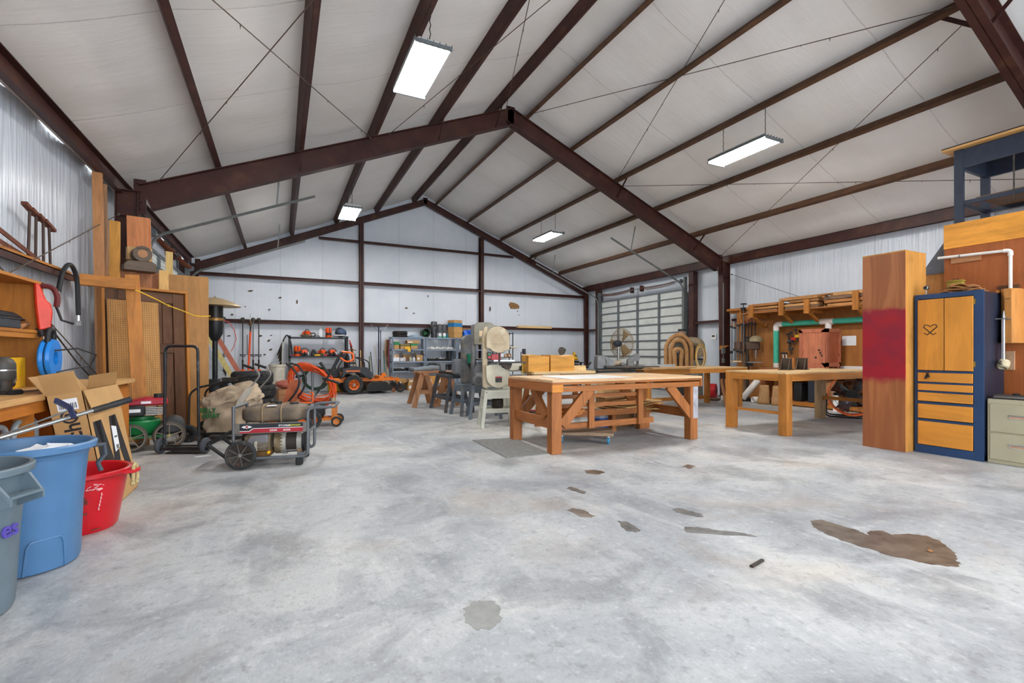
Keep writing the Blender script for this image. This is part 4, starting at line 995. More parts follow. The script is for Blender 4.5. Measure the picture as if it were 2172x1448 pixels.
for x, y, s_ in ((-0.27, -0.31, 1), (-0.27, 0.31, 1)):
    w_ = wheel(g, (x, y, 0.152), 0.152, 0.06, 'y', RUB, IRON, 0, CHROME, rimr=0.80)
    for i in range(8):
        t = 2*PI*i/8+0.2; yy = y + (-0.026 if y < 0 else 0.026)
        MB().beam((x+0.02*math.cos(t), yy, 0.152+0.02*math.sin(t)), (x+0.118*math.cos(t), yy, 0.152+0.118*math.sin(t)), 0.012, 0.008, (0, 1, 0)).build('spoke', plain('spoke_grey', (86,80,72), 0.6), w_)
MB().cyl((-0.27, -0.33, 0.152), (-0.27, 0.33, 0.152), 0.01, n=8).build('axle', GTUBE, g)
for y in (-0.21, 0.21): MB().box(0.245, 0.315, y-0.035, y+0.035, 0.0, 0.10).build('rubber_foot', BLKP, g, bevel=0.01)
MB().tube([(0.18, 0.1, 0.36), (0.26, -0.05, 0.37), (0.30, -0.16, 0.34), (0.33, -0.1, 0.30)], 0.007, 6).build('wiring', plain('white_wire', (200,196,188), 0.5), g)

# ---- hand truck
ht = thing('hand_truck', 'black tube hand truck standing in front of the green mower', 'hand truck', (-1.07, 6.88, 0), -0.42)
BTB = plain('worn_black_tube', (40,42,46), 0.4, 0.3, var=0.3, scale=8, dirt=(120,126,132), dirt_amt=0.18)
MB().tube(fillet([(-0.205, 0, 0.06), (-0.19, 0, 1.30), (0.19, 0, 1.30), (0.205, 0, 0.06)], 0.07, 5), 0.0165, 10).build('frame', BTB, ht)
MB().box(-0.25, 0.33, -0.03, 0.005, 0.045, 0.085).build('axle_bar', BTB, ht); MB().cyl((-0.30, 0.03, 0.095), (0.30, 0.03, 0.095), 0.012, n=8).build('axle', IRON, ht)
MB().box(-0.2, 0.2, 0.0, 0.22, 0.008, 0.016).build('nose_plate', BTB, ht)
for s_ in (-1, 1): wheel(ht, (s_*0.265, 0.03, 0.095), 0.095, 0.05, 'x', plain('grey_tyre', (74,80,88), 0.7), plain('grey_hub', (110,116,122), 0.5), 0, CHROME, rimr=0.55)

# ---- wheeled string mower
mw = thing('string_mower', 'green and red wheeled trimmer mower beside the drawer bench', 'mower', (-1.47, 7.42, 0), 0.15)
for x in (-0.20, 0.185):
    wheel(mw, (x, -0.17, 0.175), 0.175, 0.045, 'y', plain('old_tyre', (78,72,64), 0.8), plain('spoke_alloy', (128,116,100), 0.5, 0.3), 5, plain('brass_hub', (150,130,90), 0.4, 0.5), rimr=0.86)
    wheel(mw, (x, 0.25, 0.175), 0.175, 0.045, 'y', plain('old_tyre', (78,72,64), 0.8), plain('spoke_alloy', (128,116,100), 0.5, 0.3), 5, rimr=0.86)
MB().lathe([(0.0, 0.20), (0.16, 0.20), (0.20, 0.24), (0.215, 0.36), (0.20, 0.38), (0.1, 0.39)], 28, T(-0.12, 0.03, 0)).build('deck', GREEN, mw)
MB().lathe([(0.13, 0.38), (0.13, 0.42), (0.10, 0.44)], 20, T(-0.1, 0.03, 0)).build('engine_mount', GREEN, mw)
MB().box(-0.25, 0.06, -0.08, 0.15, 0.42, 0.57).build('engine_block', CAST, mw, bevel=0.01)
MB().box(-0.26, -0.06, -0.20, -0.08, 0.44, 0.57).build('muffler_guard', BLKP, mw, bevel=0.015)
MB().box(-0.25, -0.1, -0.205, -0.2, 0.49, 0.53).build('warning_label', PAPER, mw)
for k in range(5): MB().box(-0.05, 0.12, -0.16, -0.06, 0.45+k*0.02, 0.458+k*0.02).build('cooling_fin', CHROME, mw)
MB().prism([(-0.27, 0.56), (0.17, 0.56), (0.17, 0.60), (0.14, 0.645), (-0.05, 0.66), (-0.24, 0.62)], 0.30, T(0, 0.18, 0) @ RX(PI/2)).build('engine_shroud', REDE, mw, bevel=0.02)
MB().cyl((0.07, -0.02, 0.65), (0.07, -0.02, 0.70), 0.05, n=16).build('fuel_cap', BLKP, mw); MB().box(-0.1, 0.0, -0.123, -0.12, 0.585, 0.615).build('name_label', PAPER, mw)
MB().prism([(0.05, 0.18), (0.36, 0.20), (0.34, 0.36), (0.22, 0.42), (0.12, 0.36)], 0.28, T(0, 0.12, 0) @ RX(PI/2)).build('trimmer_guard', plain('faded_black', (58,58,60), 0.6), mw, bevel=0.03)
MB().box(-0.3, 0.22, -0.15, 0.22, 0.16, 0.19).build('chassis', GREEN, mw)
for y in (-0.1, 0.16): MB().tube(fillet([(-0.1, y, 0.2), (-0.35, y+0.25, 0.55), (-0.45, y+0.4, 0.9)], 0.1), 0.012, 8).build('handlebar', BLK, mw)
tag(MB().prism([(0.085*math.cos(t), 0.045*math.sin(t)) for t in [PI*i/10 for i in range(11)]], 0.002).build('paper_scrap', PAPER, smooth=False), 'half round white paper scrap on the floor by the generator', 'paper', onz(430, 968), 0.1)

# ---- lawn vacuum with canvas bag
lv = thing('lawn_vacuum', 'wheeled lawn vacuum with big dirty canvas bag and chrome handlebars', 'lawn vacuum', (-0.62, 7.86, 0), -0.36)
def bag(u, v):
    a = 2*PI*u; z = 0.10 + 0.50*v
    w, d = 0.30 + 0.05*v, 0.24 + 0.02*v
    n = 0.02*math.sin(5*a+7*v) + 0.015*math.sin(11*a-13*v)
    def sp(t): return math.copysign(abs(t)**0.6, t)
    return ((w+n)*sp(math.cos(a)), (d+n)*sp(math.sin(a)), z)
MB().grid(bag, 40, 10).build('bag_lower', CANVAS, lv)
def bagtop(u, v):
    a = 2*PI*u; t = v*PI/2*0.98
    r = math.cos(t)**0.55; n = 0.025*math.sin(6*a+9*v) + 0.02*math.sin(9*a-15*v)
    x = (0.39+n)*r*math.cos(a)
    return (x, (0.285+n)*r*math.sin(a), 0.52 + 0.22*math.sin(t) + 0.10*(x/0.39)*(0.4+v) + 0.02*math.sin(8*a))
MB().grid(bagtop, 44, 12).build('bag_upper', CANVAS, lv)
MB().prism([(0, 0), (0.20, 0.24), (0.22, 0.34), (0.14, 0.30), (0.02, 0.12)], 0.02, T(0.18, -0.285, 0.42) @ RX(PI/2)).build('bag_flap', plain('bag_label', (188,180,166), 0.8), lv)
BGT = plain('bag_print_green', (52,112,60), 0.8, var=0.2)
text('lettering', 'BILLY', 0.085, BGT, lv, T(-0.29, -0.272, 0.40) @ RX(PI/2), ext=0.008, bold=0.002, label='green lettering BILLY'); text('lettering', 'GOAT', 0.085, BGT, lv, T(-0.27, -0.272, 0.325) @ RX(PI/2), ext=0.008, bold=0.002, label='green lettering GOAT')
for y in (-0.27, 0.12):
    MB().tube(fillet([(-0.44, y, 0.20), (-0.43, y, 0.66), (-0.33, y, 0.74), (0.38, y, 0.90)], 0.08), 0.0145, 8).build('bag_rail', BLK, lv)
    MB().tube(fillet([(0.20, y, 0.56), (0.42, y, 0.80), (0.50, y, 0.92), (0.42, y, 1.00), (0.30, y, 1.04)], 0.08, 6), 0.0125, 8).build('handlebar', CHROME, lv)
    MB().cyl((0.42, y, 1.0), (0.26, y, 1.055), 0.018, n=10).build('grip', BLKP, lv)
    MB().box(-0.0, 0.2, y-0.02, y+0.02, 0.83, 0.88).build('lever', IRON, lv)
    wheel(lv, (-0.43, y*1.1, 0.12), 0.12, 0.05, 'y', RUB, IRON)
MB().box(-0.5, 0.30, -0.26, 0.24, 0.09, 0.12).build('base_pan', BLK, lv)

# ---- tyres
def tyre(loc, rz, lab):
    r = thing('car_tyre', lab, 'tyre', loc, rz, 'stack of four tyres')
    R, W = 0.325, 0.225
    MB().lathe_open([(0.20, 0.03), (0.215, 0.005), (0.28, 0.0), (0.31, 0.02), (R-0.004, 0.045), (R, 0.06), (R, 0.085), (R-0.008, 0.088), (R-0.008, 0.094), (R, 0.097), (R, 0.128), (R-0.008, 0.131), (R-0.008, 0.137), (R, 0.14), (R, 0.165), (R-0.004, 0.18), (0.31, W-0.02), (0.28, W), (0.215, W-0.005), (0.20, W-0.03)], 44).build('tread', RUB, r)
    MB().lathe_open([(0.20, W-0.03), (0.19, W/2), (0.20, 0.03)], 44).build('bead', BLKP, r)
for k in range(4):
    tyre((-0.40 + (0.0, 0.02, 0.012, -0.03)[k], 9.25, 0.226*k), k*0.4, ['black car tyre at the bottom of the stack behind the vacuum', 'second tyre from the floor in the stack', 'greyish scuffed tyre just below the top of the stack', 'dark car tyre on top of the stack behind the vacuum'][k])

# ---- walk-behind machines with the orange cord
sb = thing('snow_thrower', 'orange walk behind machine with black loop handles and rusty chute', 'machine', (0.18, 8.1, 0), -0.3)
for y in (-0.18, 0.18):
    MB().tube(fillet([(-0.10, y, 0.38), (0.10, y, 0.62), (0.16, y, 0.82), (0.02, y, 1.02), (-0.03, y, 1.04)], 0.1, 5), 0.0165, 8).build('handle', BLK, sb)
MB().tube(fillet([(-0.02, -0.18, 1.03), (-0.07, -0.1, 1.06), (-0.07, 0.1, 1.06), (-0.02, 0.18, 1.03)], 0.06), 0.0165, 8).build('handle_grip', BLKP, sb)
MB().add([(-0.14,-0.1,0.4),(0.02,-0.1,0.46),(0.10,-0.1,0.80),(-0.02,-0.1,0.80),(-0.14,0.1,0.4),(0.02,0.1,0.46),(0.10,0.1,0.80),(-0.02,0.1,0.80)], [(0,1,2,3),(7,6,5,4),(0,4,5,1),(1,5,6,2),(2,6,7,3),(3,7,4,0)]).build('chute', plain('faded_orange', (176,92,58), 0.6, var=0.15), sb)
MB().box(-0.32, 0.28, -0.22, 0.22, 0.14, 0.40).build('engine_body', BLKP, sb, bevel=0.04)
MB().box(0.05, 0.34, -0.26, 0.26, 0.36, 0.40).build('deck_plate', plain('grey_plate', (120,122,124), 0.5, 0.3), sb)
for x in (-0.2, 0.22):
    for y in (-0.28, 0.28): wheel(sb, (x, y, 0.14), 0.14, 0.07, 'y', RUB, ORANGE, 0)
MB().tube(fillet([(0.12, -0.2, 0.46), (0.34, -0.2, 0.46), (0.34, -0.2, 0.62), (0.30, -0.2, 0.62)], 0.03), 0.011, 8).build('orange_guard', ORANGE, sb)
ed = thing('lawn_edger', 'orange wheeled edger whose long bar rises past the cord coil', 'edger', (0.62, 8.55, 0), -0.2)
MB().tube([(-0.15, 0, 0.42), (0.10, -0.02, 0.80), (0.32, 0, 1.24)], 0.017, 8).build('bar', BLK, ed)
MB().tube([(-0.30, 0, 0.24), (-0.15, 0, 0.42), (0.02, -0.01, 0.68)], 0.0185, 8).build('lower_bar', plain('bar_grey', (128,128,130), 0.4, 0.4), ed)
MB().cyl((0.02, 0, 0.80), (0.30, 0.0, 0.70), 0.022, n=10).build('side_grip', BLKP, ed)
MB().tube(fillet([(0.32, 0, 1.24), (0.50, 0, 1.22), (0.52, 0, 1.10), (0.40, 0, 1.06), (0.30, 0, 1.14)], 0.05), 0.016, 8).build('trigger_handle', ORANGE, ed)
MB().cyl((-0.02, 0.0, 1.06), (0.13, 0.02, 0.84), 0.024, n=10).build('cushion_grip', BLKP, ed)
MB().box(-0.05, 0.26, -0.16, 0.16, 0.10, 0.14).build('chassis', plain('edger_orange', (206,116,36), 0.5), ed); MB().box(0.18, 0.24, -0.17, 0.17, 0.10, 0.36).build('upright', plain('edger_orange', (206,116,36), 0.5), ed)
MB().box(-0.28, 0.05, -0.15, 0.15, 0.14, 0.38).build('engine', BLKP, ed, bevel=0.03); MB().cyl((0.18, 0, 0.36), (0.18, 0, 0.46), 0.05, n=14).build('cylinder_head', CAST, ed)
for x in (-0.2, 0.26):
    for y in (-0.2, 0.2): wheel(ed, (x, y, 0.085), 0.085, 0.045, 'y', RUB, plain('edger_orange', (206,116,36), 0.5), 0)
oc = thing('cord_coil', 'large loose coil of orange extension cord hung on the edger bar', 'extension cord', (0.50, 9.05, 0), -0.3)
OCM = plain('orange_cord', (222,82,28), 0.5, var=0.06)
for k in range(22):
    a, b = 0.32 + 0.012*(k % 5), 0.27 + 0.02*(k % 4)
    pts = []
    for i in range(40):
        t = 2*PI*i/40
        x = a*math.cos(t) + 0.10*math.sin(t)*-1 + 0.025*math.sin(k*1.7)
        z = 0.72 + b*math.sin(t) + 0.012*math.sin(3*t+k) - 0.010*k*(0.4 if math.sin(t) > 0 else 1.0)*abs(math.sin(t)) - 0.05*max(0, math.cos(t))**2
        pts.append((x, 0.14*(k/21-0.5) + 0.03*math.sin(2*t+k), z))
    MB().tube(pts, 0.0095, 6, closed=True).build('loop', OCM, oc)
MB().tube([(0.30, -0.05, 0.80), (0.37, -0.08, 0.55), (0.40, -0.09, 0.34), (0.41, -0.1, 0.22)], 0.0095, 6).build('loose_end', OCM, oc)
MB().cyl((-0.24, -0.09, 0.80), (-0.10, -0.10, 0.83), 0.022, 0.016, 10).build('plug', BLKP, oc)
st_ = thing('cord_stand', 'grey steel post holding up the orange cord coil', 'stand', (0.50, 9.12, 0), -0.3)
MB().cyl((0, 0.06, 0), (0, 0.06, 1.0), 0.02, n=10).build('post', GALV, st_); MB().cyl((0, 0.08, 0.98), (0, -0.14, 1.01), 0.016, n=8).build('hook', GALV, st_); MB().cyl((0, 0.06, 0), (0, 0.06, 0.03), 0.16, n=20).build('base', IRON, st_)
# ================================================================== TABLES AND SAWS IN THE MIDDLE
FIRx, FIRy, FIRz = [wood('orange_fir', (154,94,48), a, 0.62, knots=0.35) for a in 'xyz']
MDFT = plain('worn_mdf_top', (196,168,134), 0.6, var=0.12, scale=5, dirt=(214,210,204), dirt_amt=0.4)
wt = thing('work_table', 'big heavy orange fir work table with diagonal leg braces', 'work table', (4.14, 5.43, 0))
L2, W2 = 1.235, 0.60
MB().box(-L2, L2, -W2, W2, 0.860, 0.892).build('top', [wood('worn_top', (198,164,126), 'x', 0.82, knots=0.1)], wt, bevel=0.004)
MB().box(-L2, L2, -W2-0.004, -W2+0.035, 0.835, 0.86).build('top_rail', FIRx, wt, bevel=0.003)
MB().box(-L2, L2, W2-0.035, W2+0.004, 0.835, 0.86).build('top_rail', FIRx, wt)
MB().box(-L2-0.01, -L2+0.03, -W2, W2, 0.745, 0.86).build('end_apron', FIRy, wt, bevel=0.004); MB().box(L2-0.03, L2+0.01, -W2, W2, 0.745, 0.86).build('end_apron', FIRy, wt, bevel=0.004)
for y in (-W2+0.02, W2-0.06): MB().box(-L2+0.16, L2-0.02, y, y+0.04, 0.745, 0.815).build('side_apron', FIRx, wt, bevel=0.003)
MB().box(-L2, -L2+0.15, -W2-0.002, -W2+0.05, 0.745, 0.835).build('corner_block', wood('corner_fir', (196,126,48), 'x', 0.7), wt)
LEGP = wood('painted_leg', (164,160,162), 'z', 0.9, knots=0.1)
for sx in (-1, 1):
    for sy in (-1, 1):
        x0 = sx*(L2-0.075-(0.06 if sx > 0 else 0))-0.07; y0 = sy*(W2-0.08)-0.06
        m = MB().box(x0, x0+0.14, y0, y0+0.12, 0, 0.745)
        o = m.build('leg', FIRz, wt, bevel=0.005)
        if sx > 0 and sy < 0: MB().box(x0+0.05, x0+0.142, y0-0.003, y0+0.05, 0.30, 0.745).build('paint_smear', plain('pale_grey_paint', (168,166,172), 0.6, var=0.15), o)
        sxx = sx*(L2-0.14)
        MB().beam((sxx-0.02*sx, sy*(W2-0.055), 0.34), (sxx-sx*0.44, sy*(W2-0.055), 0.77), 0.13, 0.05, (0, sy, 0)).build('brace', FIRz, wt, bevel=0.003)
    MB().beam((sx*(L2-0.07), -0.34*1, 0.42), (sx*(L2-0.07), 0.0, 0.76), 0.12, 0.05, (1, 0, 0)).build('brace', FIRz, wt, bevel=0.003)
for sx in (-1, 1): MB().box(sx*(L2-0.07)-0.02, sx*(L2-0.07)+0.02, -W2+0.12, W2-0.12, 0.29, 0.42).build('end_stretcher', FIRy, wt, bevel=0.003)
MB().box(-L2+0.2, L2-0.2, 0.20, 0.24, 0.30, 0.39).build('long_stretcher', FIRx, wt)
MB().box(-L2+0.25, L2-0.55, -0.22, -0.18, 0.22, 0.30).build('long_stretcher', FIRx, wt)
for x in (-0.42, 0.42): MB().box(x-0.045, x+0.045, -0.26, -0.22, 0.22, 0.76).build('hanger_post', FIRz, wt, bevel=0.003)
for z in (0.50, 0.62): MB().box(-L2+0.3, 0.44, -0.215, -0.185, z, z+0.05).build('slat', FIRx, wt)
# sheets lying on the table
tag(MB().box(-0.5, 0.5, -0.36, 0.36, 0, 0.006).build('hardboard_sheet', plain('white_sheet', (214,214,212), 0.5, var=0.06, scale=3)), 'white thin sheet lying on the big work table', 'sheet', (3.72, 5.30, 0.893), 0.03)
tag(MB().box(-0.42, 0.42, -0.27, 0.27, 0, 0.006).build('hardboard_sheet', plain('pale_sheet', (206,190,166), 0.6, var=0.1, scale=3)), 'pale tan sheet lying under the white sheet edge', 'sheet', (3.30, 5.62, 0.893), -0.1) if False else None
# split wood blocks on a bench behind
GOLDx = wood('golden_block', (196,140,62), 'x', 0.7, ring=5)
for k, (px0, px1, lab) in enumerate(((1121, 1166, 'golden sawn timber block, left one of the pair behind the table'), (1168, 1219, 'golden sawn timber block, right one with dark side'))):
    a, b = ony(px0, 790, 7.0), ony(px1, 790, 7.0); w = b.x - a.x - 0.01
    m = MB(); n = 8
    m.grid(lambda u, v: (w*u, 0.26*v, 0.27 + 0.015*math.sin(u*5+k*2) + 0.01*v), n, 2)
    m.grid(lambda u, v: (w*u, 0, (0.27 + 0.015*math.sin(u*5+k*2))*v), n, 3)
    m.add([(w,0,0),(w,0.26,0),(w,0.26,0.27),(w,0,0.27+0.015*math.sin(5+k*2))], [(0,1,2,3)]); m.add([(0,0.26,0),(0,0,0),(0,0,0.27+0.015*math.sin(k*2)),(0,0.26,0.28)], [(0,1,2,3)]); m.add([(0,0.26,0),(0,0.26,0.28),(w,0.26,0.28),(w,0.26,0)], [(0,1,2,3)])
    tag(m.build('timber_block', GOLDx), lab, 'timber', (a.x, 7.0, 0.90), 0)
ob = thing('outfeed_bench', 'low plank bench carrying the golden timber blocks', 'bench', (4.10, 7.15, 0))
MB().box(-0.30, 0.95, -0.24, 0.24, 0.855, 0.90).build('top', wood('pale_pine', (214,182,132), 'x', 0.85), ob, bevel=0.003)
for sx in (-0.15, 0.78):
    for sy in (-1, 1): MB().beam((sx, sy*0.18, 0.86), (sx + (0.12 if sx > 0 else -0.12), sy*0.30, 0), 0.09, 0.04, (0, 1, 0)).build('leg', FIRz, ob)
    MB().box(sx-0.02, sx+0.02, -0.22, 0.22, 0.40, 0.48).build('stretcher', FIRy, ob)
for k in range(3): tag(MB().box(-0.22+0.03*k, 0.14, -0.05, 0.05, 0, 0.03).build('offcut_stick', wood('pale_pine', (214,182,132), 'x', 0.85)), ['bottom', 'middle', 'top'][k] + ' pale stick of the small pile right of the timber blocks', 'wood stick', (4.80, 7.10, 0.90+0.031*k), 0.1*k-0.1)
# slabs stored under the table
for k, (x0, x1, y0, y1, z, c) in enumerate(((-1.10, -0.62, -0.45, 0.05, 0.425, (176,106,48)), (-1.05, -0.55, -0.40, 0.1, 0.45, (188,134,80)), (-1.13, -0.60, -0.48, 0.0, 0.475, (168,96,40)))):
    m = MB().prism([(x0, y0+0.06), (x0+0.1, y0), (x1-0.12, y0+0.03), (x1, y0+0.12), (x1-0.05, y1), (x0+0.05, y1)], 0.024, T(4.14, 5.43, z)); tag(m.build('thin_offcut', wood('slab_%d' % k, c, 'x', 0.7), bevel=0.004), ['lowest reddish offcut on the table end stretcher', 'pale middle offcut on the table end stretcher', 'top reddish rounded offcut on the table end stretcher'][k], 'offcut')
# plywood pile under the right side
ppx = thing('plywood_pile', 'pallet frame under the table holding plywood offcuts', 'shelf', (4.85, 5.95, 0))
for x in (-0.22, 0.45): MB().box(x, x+0.08, -0.05, 0.05, 0, 0.34).build('leg', FIRz, ppx)
MB().box(-0.55, 0.58, -0.05, 0.0, 0.29, 0.34).build('rail', FIRx, ppx); MB().box(-0.55, 0.58, 0.2, 0.25, 0.29, 0.34).build('rail', FIRx, ppx)
for k in range(5):
    z = 0.345 + 0.026*k; w = 0.6 - 0.05*k
    tag(MB().box(-w, w*0.8, -0.25, 0.22, 0, 0.012).build('plywood_offcut', wood('ply_offcut_%d' % (k % 2), ((206,170,112), (180,128,72))[k % 2], 'x', 0.85, knots=0.1)), '%s plywood offcut in the fanned pile under the work table' % ['lowest', 'second lowest', 'middle', 'second highest', 'topmost'][k], 'plywood', (4.95 + 0.05*k, 5.92, z), (-0.25, 0.1, 0.25, -0.1, 0.3)[k], 'plywood offcuts under the table')
for k in range(3):
    tag(MB().box(-0.32, 0.32, -0.10, 0.10, 0, 0.085).build('pine_crate_board', wood('pale_pine', (214,182,132), 'x', 0.85), bevel=0.004), '%s pale pine beam stacked behind the plywood offcuts' % ['bottom', 'middle', 'top'][k], 'beam', (5.02, 6.30, 0.50+0.087*k if False else 0.0 + 0.49 + 0.087*k), 0.0, 'pine beams behind the table')
tag(MB().box(-0.3, 0.3, -0.14, 0.14, 0, 0.488).build('pine_crate', wood('brown_crate', (120,84,50), 'x', 0.8), bevel=0.006), 'brown crate carrying the pale pine beams', 'crate', (5.02, 6.32, 0), 0)
# dolly and mat
dl = thing('furniture_dolly', 'low wooden dolly with blue castors under the work table', 'dolly', (3.78, 5.42, 0), -0.62)
MB().box(-0.38, 0.38, -0.24, 0.24, 0.115, 0.155).build('deck', wood('grey_plank', (140,118,94), 'x', 0.7), dl, bevel=0.004)
BCAST = plain('castor_blue', (36,132,178), 0.45)
for sx in (-1, 1):
    for sy in (-1, 1):
        x, y = sx*0.31, sy*0.17
        MB().cyl((x, y, 0.09), (x, y, 0.115), 0.03, n=12).build('swivel', CHROME, dl); MB().box(x-0.022, x-0.016, y-0.02, y+0.03, 0.03, 0.10).build('fork', CHROME, dl); MB().box(x+0.016, x+0.022, y-0.02, y+0.03, 0.03, 0.10).build('fork', CHROME, dl)
        MB().lathe([(0.012, -0.015), (0.04, -0.015), (0.045, -0.008), (0.045, 0.008), (0.04, 0.015), (0.012, 0.015)], 20, T(x, y+0.01, 0.045) @ RY(PI/2)).build('castor_wheel', BCAST, dl)
mt_ = [onz(1002, 934), onz(1075, 972), onz(1166, 962), onz(1090, 929)]
tag(MB().prism([(p.x, p.y) for p in mt_], 0.010).build('rubber_mat', plain('mat_grey', (124,124,122), 0.8, var=0.12, scale=20, bmp=0.3)), 'thin dark grey rubber mat on the floor at the table end', 'mat')
jg = thing('detergent_jug', 'grey jug with blue label standing under the work table', 'jug', (4.42, 5.98, 0), 0.3)
MB().lathe([(0.0, 0.0), (0.15, 0.0), (0.155, 0.02), (0.155, 0.25), (0.13, 0.30), (0.05, 0.33)], 24).build('bottle', plain('jug_grey', (140,148,158), 0.35), jg); MB().cyl((0, 0, 0.33), (0, 0, 0.36), 0.04, n=14).build('cap', WHT, jg)
MB().lathe_open([(0.157, 0.06), (0.157, 0.23)], 24, None).build('label', plain('jug_label', (44,62,120), 0.5, var=0.6, scale=25), jg)

# ---- second table
t2 = thing('side_table', 'honey pine table with thick square legs beside the painted column', 'table', (7.88, 4.94, 0), 0.0)
A, B = 1.26, 0.52
MB().box(-A, A, -B, B, 0.905, 0.93).build('top', wood('pale_ply_top', (200,166,120), 'x', 0.88, knots=0.05), t2, bevel=0.003)
for y in (-B, B-0.045): MB().box(-A+0.05, A, y, y+0.045, 0.80, 0.905).build('side_apron', OAKx, t2, bevel=0.003)
for x in (-A, A-0.05): MB().box(x, x+0.05, -B+0.05, B-0.05, 0.80, 0.905).build('end_apron', OAKy, t2, bevel=0.003)
for sx in (-1, 1):
    for sy in (-1, 1): MB().box(sx*(A-0.065)-0.07, sx*(A-0.065)+0.07, sy*(B-0.06)-0.065, sy*(B-0.06)+0.065, 0, 0.905).build('leg', OAKz if sx < 0 else wood('grey_post', (150,124,92), 'z', 0.7), t2, bevel=0.005)
MB().box(-A+0.06, -A+0.10, -B, B, 0.30, 0.34).build('stretcher', OAKy, t2); MB().box(A-0.10, A-0.04, -B, B, 0.36, 0.42).build('stretcher', OAKy, t2)
# angle clamps on it
IRN2 = plain('clamp_iron', (84,72,62), 0.5, 0.5)
for k, x in enumerate((1700, 1733)):
    p = onz(x, 808, 0.931); r = thing('angle_bracket', ['brown iron angle bracket on the pine table, left of two', 'brown iron angle bracket nearest the carved cabinet'][k], 'bracket', (7.66 + 0.42*k, 5.12, 0.931), 0.3)
    MB().box(-0.12, 0.12, -0.09, 0.09, 0, 0.012).build('foot_plate', IRN2, r); MB().box(0.0, 0.012, -0.09, 0.09, 0.012, 0.20).build('upright_plate', IRN2, r)
    for y in (-0.06, 0.06): MB().add([(-0.10, y-0.006, 0.012), (0.0, y-0.006, 0.012), (0.0, y-0.006, 0.19), (-0.10, y+0.006, 0.012), (0.0, y+0.006, 0.012), (0.0, y+0.006, 0.19)], [(0,1,2),(5,4,3),(0,3,4,1),(1,4,5,2),(2,5,3,0)]).build('gusset', IRN2, r)
tag(MB().box(-0.06, 0.06, -0.06, 0.06, 0, 0.19).build('wood_post_block', OAKz, bevel=0.004), 'pale wood block standing against the left angle bracket', 'wood block', (7.74, 5.12, 0.944), 0.3)

# ---- third table (outfeed) and cabinet saw
t3 = thing('outfeed_table', 'wide outfeed table with wooden apron behind the big work table', 'table', (7.9, 7.85, 0), 0)
MB().box(-1.35, 1.66, -0.55, 0.55, 0.875, 0.90).build('top', wood('pale_ply_top', (200,166,120), 'x', 0.88, knots=0.05), t3, bevel=0.003)
for y in (-0.55, 0.51): MB().box(-1.35, 1.66, y, y+0.04, 0.785, 0.875).build('side_apron', OAKx, t3)
MB().box(1.62, 1.665, -0.54, 0.54, 0.785, 0.875).build('end_apron', YEL if False else OAKy, t3)
MB().box(1.664, 1.672, -0.5, -0.35, 0.80, 0.875).build('yellow_corner', plain('dull_yellow', (200,158,40), 0.5), t3)
for x, y in ((1.5, -0.45), (1.5, 0.45), (-1.2, 0.45), (-1.2, -0.45)): MB().box(x-0.05, x+0.05, y-0.05, y+0.05, 0, 0.785).build('leg', OAKz, t3)
MB().box(-1.2, 1.5, 0.42, 0.47, 0.10, 0.18).build('stretcher', OAKx, t3)
cs = thing('table_saw', 'cast iron topped cabinet saw at the end of the outfeed table', 'table saw', (6.0, 8.0, 0), 0)
MB().box(-0.45, 0.5, -0.4, 0.4, 0.84, 0.885).build('table', plain('saw_iron', (130,132,134), 0.35, 0.6), cs, bevel=0.004)
MB().box(-0.32, 0.32, -0.28, 0.28, 0.0, 0.84).build('cabinet', plain('saw_white', (206,204,188), 0.45, var=0.06), cs, bevel=0.01)
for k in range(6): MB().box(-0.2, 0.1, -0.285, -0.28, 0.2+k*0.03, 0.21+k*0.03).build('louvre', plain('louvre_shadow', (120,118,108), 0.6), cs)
MB().cyl((-0.45, -0.45, 0.86), (0.5, -0.45, 0.86), 0.03, n=12).build('fence_rail', IRON, cs); MB().box(-0.33, 0.33, -0.285, -0.275, 0.05, 0.08).build('red_stripe', plain('stripe_red', (168,36,40), 0.5), cs)
# morticer lying on it
mo = thing('bench_grinder', 'grey bench machine with tilted head and round wheel on the saw', 'machine', (6.05, 7.72, 0.89), -0.3)
GM = plain('machine_grey', (104,104,104), 0.45, 0.3, var=0.15, dirt=(136,122,104), dirt_amt=0.3)
MB().prism([(-0.36, 0), (-0.16, 0), (-0.12, 0.18), (-0.20, 0.28), (-0.34, 0.28), (-0.36, 0.15)], 0.2, T(0, 0.1, 0) @ RX(PI/2)).build('head', GM, mo, bevel=0.02)
MB().add([(-0.2,-0.1,0.27),(0.02,-0.1,0.17),(0.02,-0.1,0.05),(-0.16,-0.1,0.05),(-0.2,0.1,0.27),(0.02,0.1,0.17),(0.02,0.1,0.05),(-0.16,0.1,0.05)], [(3,2,1,0),(4,5,6,7),(0,1,5,4),(1,2,6,5),(2,3,7,6),(3,0,4,7)]).build('guard', GM, mo)
MB().cyl((0.0, 0, 0.11), (0.20, 0, 0.11), 0.06, n=18).build('motor', plain('motor_tan', (140,124,102), 0.5, 0.3), mo); MB().ball((0.19, -0.07, 0.09), 0.055, 12, 8).build('knob', GM, mo)
MB().prism([(0.30, 0), (0.44, 0), (0.47, 0.2), (0.44, 0.26), (0.32, 0.2)], 0.08, T(0, 0.04, 0) @ RX(PI/2)).build('rear_arm', GM, mo, bevel=0.015); MB().cyl((0.52, -0.03, 0.24), (0.52, 0.03, 0.24), 0.075, n=22).build('hand_wheel', GM, mo)
MB().cyl((-0.2, -0.14, 0.04), (0.95, -0.14, 0.03), 0.035, n=12).build('bar', IRON, mo)
tag(MB().box(-0.45, 0.45, -0.10, 0.10, 0, 0.06).build('saw_fence', plain('fence_alu', (176,184,190), 0.35, 0.5)), 'long aluminium fence lying on the outfeed table', 'fence', (7.55, 8.05, 0.90), 0.0)
